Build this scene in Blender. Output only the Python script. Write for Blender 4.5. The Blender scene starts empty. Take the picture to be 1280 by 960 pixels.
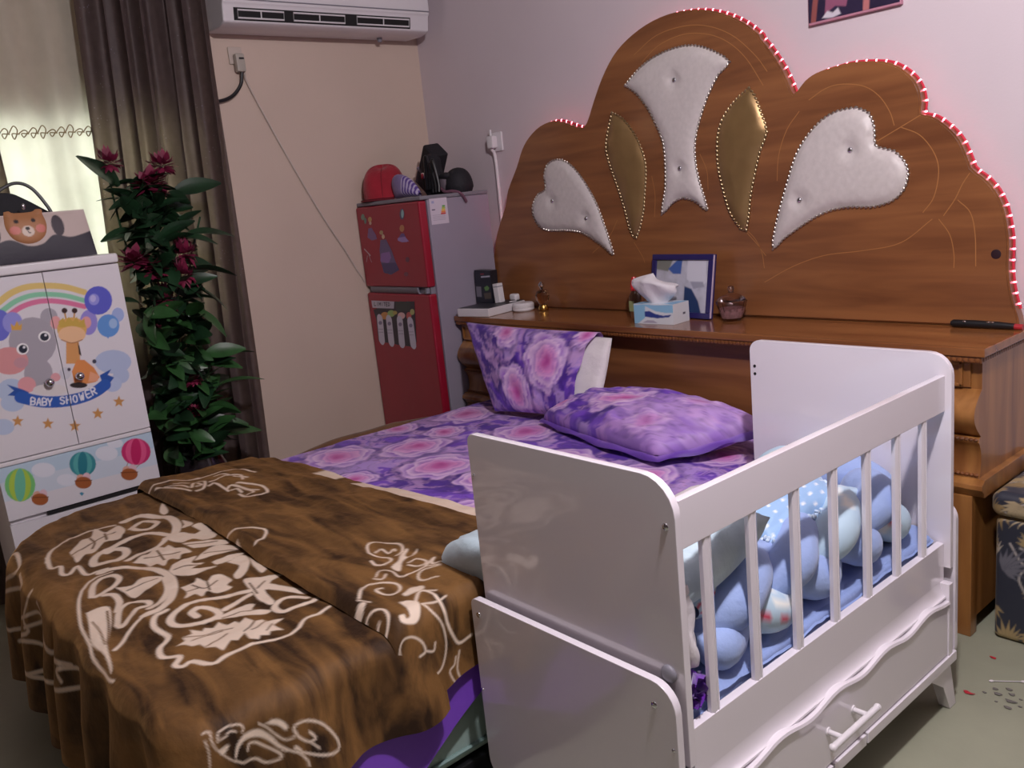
# A bedroom corner: crib, bed, headboard, fridge, wardrobe - everything built from code.
YAW, PITCH, ROLL = -0.880684, 0.213528, -0.103519
LAMP_W, SKY, EXPO = 178.0, 5.0, 0.0
HB_OUT=[(-3.6091,1.1565),(-3.5484,1.3148),(-3.4591,1.452),(-3.4244,1.5328),(-3.3444,1.635),(-3.2904,1.7162),(-3.2317,1.7685),(-3.1464,1.8097),(-3.0488,1.8226),(-2.9679,1.8024),(-2.8989,1.7766),(-2.8553,1.7713),(-2.8259,1.8),(-2.7834,1.8712),(-2.7232,1.9609),(-2.6498,2.0392),(-2.566,2.0901),(-2.4569,2.1278),(-2.3407,2.1434),(-2.2318,2.1364),(-2.1416,2.1159),(-2.0557,2.0799),(-1.9851,2.036),(-1.9284,1.9862),(-1.9297,1.9782),(-1.8953,1.9386),(-1.8458,1.8638),(-1.8157,1.8039),(-1.7917,1.7563),(-1.7463,1.7928),(-1.7025,1.8124),(-1.6422,1.8212),(-1.5723,1.8257),(-1.4942,1.8161),(-1.4402,1.8016),(-1.3981,1.7765),(-1.362,1.741),(-1.3416,1.7034),(-1.3335,1.6579),(-1.3366,1.6257),(-1.296,1.6105),(-1.2562,1.5789),(-1.2218,1.5407),(-1.2003,1.4994),(-1.1826,1.4538),(-1.1729,1.4335),(-1.1348,1.4011),(-1.1065,1.365),(-1.0846,1.3201),(-1.0709,1.266),(-1.0624,1.2023),(-1.0626,1.1184),(-1.0519,1.0387),(-1.0302,0.9639)]
HB_PAN={'lh': [(-3.1395,1.5776),(-3.1132,1.6271),(-3.0437,1.6461),(-2.9716,1.6266),(-2.9057,1.5707),(-2.8438,1.4913),(-2.8,1.414),(-2.7664,1.3255),(-2.7401,1.2498),(-2.7242,1.1895),(-2.7691,1.2192),(-2.8347,1.2587),(-2.9197,1.2997),(-3.0297,1.3128),(-3.1453,1.3171),(-3.2117,1.3438),(-3.2445,1.3993),(-3.2369,1.4526),(-3.1903,1.4962),(-3.1386,1.5124)],'lg': [(-2.6704,1.8088),(-2.6123,1.7781),(-2.5554,1.7138),(-2.5223,1.6529),(-2.501,1.5821),(-2.504,1.5133),(-2.5189,1.433),(-2.5329,1.3633),(-2.5819,1.26),(-2.6178,1.3072),(-2.6352,1.3805),(-2.6664,1.4786),(-2.6989,1.565),(-2.7212,1.6387),(-2.7195,1.6861),(-2.6958,1.7539)],'cw': [(-2.5836,1.9101),(-2.5016,1.9633),(-2.4099,1.996),(-2.3094,2.0093),(-2.2146,2.0019),(-2.1255,1.965),(-2.0529,1.9119),(-2.1054,1.8756),(-2.1618,1.8026),(-2.2075,1.7147),(-2.2327,1.6431),(-2.2379,1.5681),(-2.2233,1.4798),(-2.1901,1.3624),(-2.2426,1.3986),(-2.3115,1.4196),(-2.3707,1.4007),(-2.4305,1.3581),(-2.4028,1.4598),(-2.3947,1.5609),(-2.3977,1.6506),(-2.4322,1.7324),(-2.4707,1.8041),(-2.5256,1.8677)],'rg': [(-1.9728,1.8043),(-1.9502,1.7761),(-1.9236,1.708),(-1.9032,1.6359),(-1.9359,1.5693),(-1.9643,1.4801),(-1.9868,1.3987),(-2.0118,1.273),(-2.0607,1.3125),(-2.0903,1.3624),(-2.1173,1.4608),(-2.1317,1.5473),(-2.126,1.6416),(-2.103,1.7013),(-2.0621,1.7471),(-2.0167,1.7811)],'rh': [(-1.5522,1.6756),(-1.5074,1.6518),(-1.488,1.6026),(-1.4864,1.5504),(-1.47,1.533),(-1.421,1.5175),(-1.3838,1.4778),(-1.3734,1.4357),(-1.3896,1.3851),(-1.4332,1.3512),(-1.5004,1.337),(-1.5697,1.341),(-1.6417,1.3361),(-1.717,1.3117),(-1.7959,1.2688),(-1.8506,1.2351),(-1.8959,1.2002),(-1.883,1.278),(-1.8521,1.3712),(-1.8224,1.4505),(-1.7865,1.5385),(-1.7398,1.6006),(-1.6827,1.6484),(-1.622,1.6725)]}
HB_BTN={'cw': [(-2.3159,1.8883),(-2.3139,1.5401)],'lh': [(-3.0915,1.457),(-2.8743,1.3641)],'rh': [(-1.572,1.5364),(-1.7726,1.3779)]}
HB_INL=[[(-2.5265,2.0225),(-2.4032,2.0746),(-2.2626,2.0829),(-2.1453,2.059),(-2.0354,2.0024),(-1.9434,1.9169),(-1.8938,1.8502)],[(-2.4843,1.9876),(-2.3921,2.0353),(-2.2649,2.0526),(-2.1472,2.0294),(-2.0551,1.9817),(-1.9796,1.9088),(-1.9133,1.8049)],[(-2.4726,1.5223),(-2.4614,1.4409),(-2.4723,1.3485)],[(-2.216,1.5876),(-2.1866,1.5201),(-2.1848,1.4442)],[(-2.8588,1.2019),(-2.746,1.2749),(-2.688,1.3467)],[(-2.0121,1.2676),(-1.9644,1.2182),(-1.9295,1.1749)],[(-2.5994,1.246),(-2.5569,1.1844),(-2.5437,1.154)],[(-1.7297,1.7253),(-1.6677,1.7536),(-1.6083,1.7602),(-1.5285,1.7425),(-1.4736,1.7034),(-1.4362,1.6472),(-1.4204,1.5994)],[(-1.4808,1.555),(-1.3992,1.5917),(-1.3335,1.6214)],[(-1.3992,1.5917),(-1.3366,1.559),(-1.2908,1.499),(-1.2755,1.4375),(-1.2904,1.3577),(-1.3264,1.3085)],[(-1.2598,1.2948),(-1.2252,1.3434),(-1.2012,1.3916),(-1.1794,1.4243)],[(-1.2154,1.3428),(-1.1762,1.3006),(-1.1609,1.23),(-1.1578,1.1289)],[(-1.2749,1.2853),(-1.2393,1.2326),(-1.2259,1.1706),(-1.2256,1.1241)],[(-1.9408,1.0716),(-1.814,1.1328),(-1.683,1.1726),(-1.5371,1.187),(-1.4013,1.2112),(-1.2953,1.2862)],[(-2.0601,1.3035),(-1.9894,1.2576),(-1.9494,1.1952),(-1.9383,1.1273)],[(-1.869,1.4542),(-1.8585,1.5457),(-1.8221,1.6326),(-1.7685,1.6925)]]
BL_BASE=[('f',0,[(-2.8135,0.511),(-2.8547,0.5394),(-2.9105,0.5724),(-2.9083,0.598),(-2.9867,0.6304),(-2.916,0.6421),(-2.9317,0.67),(-2.9503,0.6951),(-2.8923,0.6979),(-2.8333,0.6761),(-2.7871,0.6468),(-2.8043,0.6105),(-2.7423,0.5646),(-2.7443,0.54),(-2.7036,0.5054),(-2.7577,0.5082)]),('s',0.0117,[(-2.7869,0.4421),(-2.8743,0.4693),(-2.9285,0.5101),(-2.9727,0.5658),(-2.9777,0.6129),(-2.9622,0.6866)]),('s',0.0129,[(-2.8342,0.4533),(-2.7218,0.4379),(-2.7144,0.4626),(-2.6477,0.4502),(-2.6283,0.466),(-2.6713,0.4972),(-2.5845,0.498),(-2.5753,0.526),(-2.5676,0.5508)]),('s',0.0287,[(-2.9743,0.7183),(-2.9762,0.7723),(-2.9046,0.8066),(-2.852,0.8301),(-2.7536,0.8197),(-2.6797,0.7856),(-2.6561,0.7539)]),('s',0.019,[(-2.8717,0.711),(-2.9149,0.7611),(-2.8413,0.7856),(-2.8068,0.7579),(-2.8197,0.7223),(-2.8683,0.7141)]),('s',0.0238,[(-2.686,0.7679),(-2.7314,0.7485),(-2.7688,0.7219),(-2.7702,0.6836),(-2.7484,0.6392),(-2.7248,0.5887),(-2.6871,0.5498),(-2.6321,0.5343),(-2.6161,0.558),(-2.6135,0.5924),(-2.6422,0.626),(-2.6899,0.6369),(-2.7173,0.6153),(-2.7053,0.5901)]),('s',0.0189,[(-2.6561,0.7539),(-2.6181,0.7101),(-2.6071,0.662),(-2.5863,0.6127)]),('f',0,[(-2.5518,0.6161),(-2.5853,0.655),(-2.5871,0.6778),(-2.6264,0.7057),(-2.5869,0.722),(-2.5983,0.7375),(-2.5586,0.742),(-2.5387,0.7577),(-2.4698,0.762),(-2.4763,0.7345),(-2.4358,0.713),(-2.4718,0.697),(-2.4362,0.67),(-2.4754,0.662),(-2.4763,0.6416),(-2.5192,0.6414)]),('f',0,[(-2.6414,0.7524),(-2.6752,0.7993),(-2.6199,0.8262),(-2.6248,0.8603),(-2.5448,0.8684),(-2.5296,0.8306),(-2.5843,0.8053),(-2.5805,0.773)]),('f',0,[(-2.5701,0.7692),(-2.5349,0.8175),(-2.489,0.8615),(-2.4469,0.8672),(-2.4662,0.8212),(-2.4926,0.7781)]),('f',0,[(-2.387,0.738),(-2.4359,0.7861),(-2.4609,0.8342),(-2.4209,0.8641),(-2.3718,0.866),(-2.3763,0.83),(-2.3786,0.786)]),('f',0,[(-2.7306,0.8356),(-2.7877,0.8485),(-2.7389,0.855),(-2.6924,0.85),(-2.7035,0.8178)]),('f',0,[(-3.0407,0.87),(-2.9348,0.8548),(-2.9081,0.8331),(-2.9502,0.8304)]),('f',0,[(-2.684,0.8425),(-2.6785,0.8732),(-2.5908,0.8708),(-2.6202,0.8503)]),('f',0,[(-2.4177,0.685),(-2.4243,0.7301),(-2.4187,0.7576),(-2.3746,0.726),(-2.3521,0.7538),(-2.339,0.713),(-2.3151,0.7388),(-2.3024,0.7699),(-2.2893,0.7012),(-2.3265,0.6735),(-2.3767,0.663)]),('f',0,[(-2.3407,0.7705),(-2.3444,0.8315),(-2.3298,0.863),(-2.3086,0.8165),(-2.3116,0.7738)]),('f',0,[(-2.3024,0.7989),(-2.318,0.8503),(-2.2643,0.8495),(-2.2018,0.814),(-2.1764,0.7742),(-2.2194,0.782),(-2.2533,0.8146)]),('f',0,[(-2.2822,0.8574),(-2.2272,0.8545),(-2.1697,0.858),(-2.1494,0.8339),(-2.2121,0.8372)]),('f',0,[(-2.2456,0.6469),(-2.2473,0.6853),(-2.2645,0.6982),(-2.2241,0.7101),(-2.2466,0.7334),(-2.2383,0.758),(-2.1805,0.762),(-2.1611,0.7398),(-2.1335,0.742),(-2.1368,0.7024),(-2.1694,0.689),(-2.1427,0.6653),(-2.1752,0.6578),(-2.1596,0.6259),(-2.1989,0.6463)]),('s',0.0077,[(-2.5265,0.5534),(-2.5346,0.5145),(-2.4967,0.4747),(-2.404,0.4349),(-2.2906,0.406),(-2.2182,0.3918),(-2.1362,0.386),(-2.0764,0.3745),(-2.0113,0.3684),(-1.948,0.3656),(-1.9178,0.3739)]),('s',0.0223,[(-2.5587,0.5284),(-2.5481,0.566),(-2.4995,0.6139),(-2.4277,0.646),(-2.3504,0.654),(-2.2615,0.6345),(-2.1783,0.5939),(-2.1497,0.5553),(-2.1435,0.5195)]),('s',0.0106,[(-2.1435,0.5195),(-2.1141,0.4807),(-2.0652,0.4421),(-2.0409,0.4181)]),('s',0.0173,[(-2.3546,0.6419),(-2.259,0.6183),(-2.1951,0.5806),(-2.1764,0.5422)]),('s',0.0165,[(-2.391,0.4626),(-2.479,0.49),(-2.5124,0.522),(-2.491,0.5498),(-2.4484,0.5501),(-2.414,0.5209),(-2.3946,0.4897),(-2.3857,0.4679)]),('f',0,[(-2.4079,0.5258),(-2.3808,0.5626),(-2.4095,0.5985),(-2.3693,0.64),(-2.332,0.6208),(-2.3109,0.5805),(-2.2912,0.5419),(-2.3482,0.5339)]),('s',0.0175,[(-2.3781,0.4906),(-2.3552,0.51),(-2.2932,0.5046),(-2.2513,0.4859)]),('s',0.0159,[(-2.1738,0.4626),(-2.2446,0.49),(-2.2632,0.5262),(-2.2292,0.5539),(-2.1998,0.5501),(-2.2061,0.5217),(-2.1766,0.494),(-2.1488,0.467),(-2.1738,0.4626)]),('f',0,[(-2.3071,0.4259),(-2.3123,0.454),(-2.291,0.4784),(-2.204,0.4575),(-2.1214,0.4272),(-2.0707,0.41),(-1.9707,0.3901),(-1.9543,0.3779),(-2.0331,0.3934),(-2.1077,0.3901),(-2.1421,0.3916),(-2.2389,0.4139)]),('s',0.0188,[(-2.0705,0.7624),(-2.096,0.726),(-2.1147,0.6669),(-2.1157,0.6157),(-2.0918,0.5699),(-2.0486,0.5541),(-2.0118,0.5777),(-1.9962,0.6207),(-2.0064,0.6531),(-2.0376,0.6588),(-2.075,0.6383),(-2.0682,0.6103),(-2.0368,0.611)]),('f',0,[(-2.1594,0.7882),(-2.1373,0.814),(-2.1102,0.8445),(-2.0869,0.862),(-2.0697,0.818),(-1.9673,0.8593),(-1.9318,0.8515),(-1.9972,0.8182),(-2.0449,0.7924),(-1.9587,0.7788),(-1.9508,0.7619),(-2.0115,0.7567),(-2.0647,0.7666),(-2.0997,0.7691),(-2.1456,0.7783)]),('s',0.0182,[(-2.0274,0.6778),(-2.0415,0.7162),(-2.05,0.7537)]),('s',0.0173,[(-1.9025,0.8398),(-1.9303,0.8263),(-1.9489,0.7944),(-1.9252,0.7627),(-1.8841,0.7625),(-1.8727,0.7976),(-1.8657,0.8342),(-1.882,0.8568)]),('f',0,[(-1.9354,0.5223),(-1.9398,0.5451),(-1.9623,0.5467),(-1.9558,0.5686),(-1.9834,0.574),(-1.9538,0.5914),(-1.9678,0.6027),(-1.9511,0.6179),(-1.9719,0.6382),(-1.9357,0.6459),(-1.9394,0.6659),(-1.9157,0.6684),(-1.9364,0.69),(-1.8956,0.6976),(-1.8918,0.7141),(-1.8702,0.7176),(-1.848,0.75),(-1.8356,0.7173),(-1.7922,0.7217),(-1.81,0.6982),(-1.7929,0.687),(-1.8075,0.6728),(-1.791,0.6619),(-1.8142,0.6483),(-1.8546,0.6539),(-1.8337,0.6299),(-1.848,0.618),(-1.8146,0.586),(-1.845,0.5816),(-1.8607,0.5666),(-1.8919,0.562),(-1.8996,0.5468),(-1.9205,0.538)]),('f',0,[(-1.9914,0.6306),(-2.0066,0.675),(-2.0102,0.7222),(-1.9885,0.739),(-1.9667,0.7225),(-1.9241,0.7497),(-1.9093,0.7355),(-1.9501,0.696),(-1.9744,0.6619)]),('s',0.0139,[(-2.1301,0.5702),(-2.1185,0.5384),(-2.0654,0.518),(-1.9967,0.5266),(-1.9638,0.4951),(-1.9101,0.4823),(-1.8764,0.51),(-1.8472,0.4888),(-1.8278,0.498),(-1.8316,0.5219),(-1.7777,0.5458),(-1.7886,0.5954),(-1.7848,0.6415)]),('s',0.0101,[(-1.7848,0.6415),(-1.7547,0.6996),(-1.7643,0.742),(-1.7961,0.778),(-1.7898,0.814),(-1.7998,0.846)]),('x',0.0078,[(-2.7828,0.5104),(-2.8164,0.5549),(-2.8523,0.6019),(-2.8858,0.6647)]),('x',0.0067,[(-2.8995,0.5919),(-2.8357,0.5899),(-2.7839,0.5687)]),('x',0.007,[(-2.903,0.6383),(-2.8208,0.6226)]),('x',0.0044,[(-1.9623,0.5467),(-1.9285,0.582),(-1.9237,0.6161),(-1.9066,0.6458)]),('x',0.005,[(-1.8702,0.5704),(-1.8752,0.5966),(-1.8907,0.6263)]),('x',0.0053,[(-1.8634,0.6579),(-1.8715,0.6739),(-1.8968,0.698)]),('x',0.0044,[(-1.9249,0.5571),(-1.9195,0.59),(-1.9138,0.6242)]),('x',0.0045,[(-1.8763,0.714),(-1.856,0.6859),(-1.8535,0.6719)]),('x',0.0044,[(-1.8439,0.7179),(-1.8234,0.6952)]),('x',0.0047,[(-1.9845,0.6538),(-1.9812,0.6969),(-1.9562,0.7308)]),('x',0.0053,[(-2.236,0.674),(-2.1901,0.6901),(-2.2088,0.7318)]),('x',0.0053,[(-2.2241,0.7101),(-2.1706,0.696)]),('x',0.0053,[(-2.2078,0.65),(-2.2029,0.6818)]),('x',0.0062,[(-2.559,0.654),(-2.5305,0.695),(-2.5043,0.7378)]),('x',0.0062,[(-2.5858,0.6991),(-2.4839,0.6862)]),('x',0.0064,[(-2.5489,0.7615),(-2.5141,0.8094),(-2.4916,0.8465)]),('x',0.006,[(-2.4163,0.7784),(-2.3995,0.8246),(-2.3656,0.8634)]),('x',0.0052,[(-2.0682,0.7821),(-2.0973,0.8169)]),('x',0.0051,[(-2.1158,0.7825),(-2.0401,0.7698)]),('x',0.0056,[(-2.3819,0.6789),(-2.3691,0.71),(-2.3402,0.7419)]),('x',0.0055,[(-2.2731,0.4674),(-2.179,0.4438),(-2.0838,0.414)]),('x',0.0046,[(-2.2447,0.4237),(-2.1697,0.4214),(-2.0889,0.41)]),('x',0.0055,[(-2.358,0.5426),(-2.3638,0.5779),(-2.3647,0.6251)]),('s',0.0042,[(-1.5153,0.5099),(-1.5123,0.5299),(-1.5039,0.5461),(-1.4837,0.5619),(-1.46,0.574),(-1.44,0.595),(-1.4307,0.614),(-1.4153,0.6414),(-1.4037,0.6697),(-1.404,0.6874),(-1.4209,0.6892),(-1.4479,0.6781),(-1.4743,0.6599),(-1.49,0.6366),(-1.4919,0.6155),(-1.4839,0.6061),(-1.4633,0.613),(-1.448,0.63),(-1.4516,0.6422),(-1.4674,0.634)]),('f',0,[(-1.484,0.4717),(-1.5039,0.486),(-1.5163,0.5101),(-1.5159,0.5337),(-1.5039,0.5499),(-1.4759,0.566),(-1.452,0.578),(-1.4599,0.5686),(-1.4852,0.5507),(-1.4997,0.5318),(-1.5039,0.51),(-1.4959,0.49),(-1.4797,0.4745)]),('s',0.0045,[(-1.4801,0.51),(-1.492,0.5173),(-1.4884,0.53),(-1.4757,0.5425),(-1.4553,0.5618),(-1.4401,0.5735),(-1.4321,0.5659),(-1.4365,0.5415),(-1.456,0.522),(-1.46,0.4901),(-1.4755,0.4698)]),('s',0.0031,[(-1.5242,0.5423),(-1.508,0.557),(-1.4879,0.5697),(-1.469,0.5854),(-1.468,0.602),(-1.476,0.61)]),('f',0,[(-1.517,0.5548),(-1.5204,0.5701),(-1.5116,0.5858),(-1.4943,0.596),(-1.4882,0.5898),(-1.5039,0.578)]),('s',0.0028,[(-1.5362,0.4526),(-1.5507,0.462),(-1.5518,0.4821),(-1.5436,0.5052),(-1.531,0.5109),(-1.524,0.506)]),('s',0.0028,[(-1.5374,0.4542),(-1.5356,0.4709),(-1.54,0.4821),(-1.5323,0.4942)]),('f',0,[(-1.5201,0.4425),(-1.5153,0.4704),(-1.5042,0.4476)]),('s',0.0028,[(-1.5705,0.438),(-1.5636,0.4495),(-1.5456,0.4437),(-1.524,0.442),(-1.4953,0.4535),(-1.4729,0.4694)]),('s',0.0028,[(-1.5541,0.4338),(-1.5321,0.4263),(-1.5063,0.4096)]),('s',0.0036,[(-1.448,0.63),(-1.4291,0.6445)]),('s',0.0033,[(-1.4483,0.5779),(-1.4363,0.6018),(-1.4142,0.617),(-1.4015,0.6182)]),('f',0,[(-1.4443,0.5977),(-1.4502,0.6037),(-1.4341,0.6122)]),('s',0.0129,[(-3.024,0.366),(-2.9924,0.397),(-2.8748,0.3797),(-2.8897,0.3454),(-2.988,0.306),(-2.9902,0.2739),(-2.7609,0.3421),(-2.8263,0.3621)]),('s',0.0121,[(-3.004,0.222),(-3.008,0.182),(-2.9526,0.1574),(-2.6917,0.2295),(-2.7122,0.2705),(-2.6598,0.3618)]),('s',0.0121,[(-2.9106,0.1265),(-2.703,0.2064),(-2.5921,0.1973),(-2.5299,0.1733),(-2.7576,0.0897),(-2.8039,0.1227)]),('s',0.0119,[(-2.5299,0.1733),(-2.3546,0.1944),(-2.152,0.2599),(-2.1987,0.2866),(-2.3302,0.255),(-2.3089,0.2291)]),('s',0.0135,[(-2.6024,0.3419),(-2.5113,0.2979),(-2.4218,0.2658),(-2.2576,0.2816)]),('s',0.0136,[(-2.7523,0.1016),(-2.4893,0.1062)]),('s',0.0106,[(-2.7361,0.263),(-2.6156,0.3101),(-2.5866,0.2916),(-2.7042,0.2444)])]
BL_FLAP=[('s',0.0067,[(-1.9609,1.0584),(-2.007,1.0834),(-2.0082,1.1071),(-1.9597,1.1411),(-1.9246,1.1408),(-1.8877,1.1198),(-1.8784,1.0945)]),('s',0.0066,[(-1.9442,1.0703),(-1.9548,1.0958),(-1.9134,1.0921),(-1.9257,1.1159),(-1.9093,1.1118)]),('s',0.0077,[(-1.955,1.055),(-1.9173,1.0566),(-1.8848,1.0732),(-1.8559,1.064),(-1.8439,1.0354),(-1.8561,1.0185),(-1.8891,1.0239)]),('f',0,[(-1.818,1.0396),(-1.835,1.072),(-1.8684,1.1004),(-1.8856,1.1282),(-1.8786,1.1331),(-1.8518,1.1052),(-1.8299,1.1064),(-1.8581,1.1482),(-1.8343,1.1255),(-1.8325,1.096),(-1.8155,1.0717),(-1.7765,1.04),(-1.7948,1.0338)]),('s',0.006,[(-1.8007,1.0805),(-1.8045,1.1082),(-1.7725,1.1169),(-1.7561,1.0998),(-1.7646,1.0805),(-1.7883,1.0721)]),('s',0.0068,[(-1.7475,1.0997),(-1.7702,1.1412),(-1.744,1.116),(-1.7287,1.1489)]),('s',0.0052,[(-1.7975,0.9816),(-1.8201,1.008),(-1.7886,1.024),(-1.7472,1.02),(-1.7423,1.0653),(-1.742,1.0957),(-1.7209,1.1245)]),('s',0.0054,[(-1.7918,0.9721),(-1.7694,0.9815),(-1.7864,1.0041)]),('s',0.0053,[(-1.7165,1.1208),(-1.731,1.0755),(-1.7083,1.0481),(-1.6829,1.0479),(-1.6635,1.076)]),('s',0.007,[(-1.7241,0.8883),(-1.767,0.9231),(-1.7657,0.9562),(-1.7305,0.9916),(-1.6986,0.988),(-1.6793,0.9638),(-1.6976,0.9417),(-1.7325,0.9408),(-1.7293,0.9563)]),('f',0,[(-1.6579,0.9668),(-1.6745,1.0068),(-1.6634,1.028),(-1.6361,1.0158),(-1.6381,0.9935),(-1.6406,0.9668)]),('s',0.0055,[(-1.6314,0.9999),(-1.6038,1.0277)]),('f',0,[(-1.6239,0.9359),(-1.6154,0.9554),(-1.5917,0.9676),(-1.5605,0.9519),(-1.5441,0.9319),(-1.548,0.9119),(-1.5592,0.8988),(-1.5762,0.9041),(-1.5732,0.916),(-1.5625,0.9141),(-1.5631,0.9247),(-1.5884,0.932)]),('s',0.0047,[(-1.5785,0.9687),(-1.5493,0.9786),(-1.5128,0.9957),(-1.472,0.9999),(-1.4403,0.9914),(-1.4147,0.9716),(-1.4122,0.9435),(-1.4275,0.9165),(-1.4562,0.8905),(-1.4973,0.8738),(-1.5194,0.8801),(-1.5203,0.9079),(-1.4996,0.9312),(-1.475,0.9366),(-1.4692,0.9199)]),('s',0.0043,[(-1.475,0.9366),(-1.4648,0.9583),(-1.4806,0.9673)]),('s',0.0073,[(-1.5694,1.0081),(-1.5427,1.0085),(-1.5075,1.0117),(-1.4721,1.023),(-1.444,1.0401),(-1.4483,1.0777)]),('s',0.0038,[(-1.5785,0.9687),(-1.5644,0.9997),(-1.5681,1.0306)]),('s',0.0081,[(-1.4239,0.9199),(-1.4112,0.9143),(-1.4083,0.8875)]),('s',0.0046,[(-1.416,1.024),(-1.3999,1.0157),(-1.3922,0.996),(-1.3479,1.0164),(-1.3519,1.0299),(-1.3846,1.024),(-1.4249,1.0373)]),('f',0,[(-1.6885,0.8405),(-1.7028,0.8732),(-1.692,0.8881),(-1.6732,0.8663),(-1.6716,0.8439)]),('s',0.0068,[(-1.6292,0.8402),(-1.652,0.864),(-1.6292,0.8928),(-1.5965,0.8882),(-1.5745,0.8681),(-1.5741,0.84),(-1.584,0.84),(-1.5989,0.8522),(-1.6079,0.8682)]),('s',0.0053,[(-1.717,0.8816),(-1.6884,0.8968)]),('s',0.0077,[(-1.5837,0.9507),(-1.6314,0.9999),(-1.6074,1.0119),(-1.5694,1.0081)]),('s',0.01,[(-3.1068,0.942),(-3.0888,0.9683),(-3.0566,0.9783)]),('s',0.01,[(-3.0202,0.9973),(-2.9899,0.9994),(-2.9868,0.9792)]),('s',0.01,[(-2.9573,1.0111),(-2.9717,1.0388),(-2.9182,1.0444),(-2.8641,1.0439)]),('s',0.0115,[(-3.0732,1.0797),(-3.0642,1.1045),(-3.0334,1.1149)]),('s',0.01,[(-3.0015,1.1243),(-2.9654,1.1374),(-2.9267,1.1434)]),('s',0.01,[(-2.862,1.0538),(-2.8507,1.0709),(-2.8022,1.0662)]),('s',0.01,[(-2.7931,1.0894),(-2.7539,1.0883),(-2.7495,1.0646)]),('s',0.0086,[(-3.0982,0.9068),(-3.0685,0.9393),(-3.0015,0.9577)]),('s',0.0108,[(-2.9881,0.9636),(-3.0372,0.9875),(-3.0526,1.0154),(-3.0243,1.0238),(-2.9545,0.9936),(-2.9463,0.9637)]),('s',0.0108,[(-2.8864,1.0477),(-2.9048,1.072),(-2.8565,1.0843),(-2.7931,1.0894),(-2.763,1.1088)]),('s',0.0108,[(-2.7955,1.0523),(-2.7319,1.0516),(-2.7003,1.0801),(-2.7097,1.117),(-2.7755,1.1367),(-2.8307,1.1285),(-2.901,1.0925)]),('s',0.0108,[(-3.148,0.8597),(-3.1503,0.9138),(-3.1553,0.9595),(-3.128,1.0048),(-3.12,1.0697),(-3.092,1.1278),(-3.075,1.1794),(-2.9901,1.2008)]),('s',0.0108,[(-3.1146,0.8802),(-3.0621,0.9156),(-2.9583,0.947)]),('s',0.0158,[(-3.128,1.0048),(-3.1143,1.0334),(-3.12,1.0697)]),('s',0.0108,[(-2.9962,1.032),(-3.0262,1.0889),(-3.024,1.1109),(-2.9987,1.1462),(-2.9152,1.1211)]),('s',0.0085,[(-2.4044,0.8417),(-2.4592,0.8643),(-2.4402,0.8844),(-2.359,0.9432),(-2.3004,0.9159),(-2.2939,0.8943),(-2.2795,0.8787)]),('f',0,[(-2.3429,0.8401),(-2.3808,0.8594),(-2.3837,0.8696),(-2.3186,0.8508)])]
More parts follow.
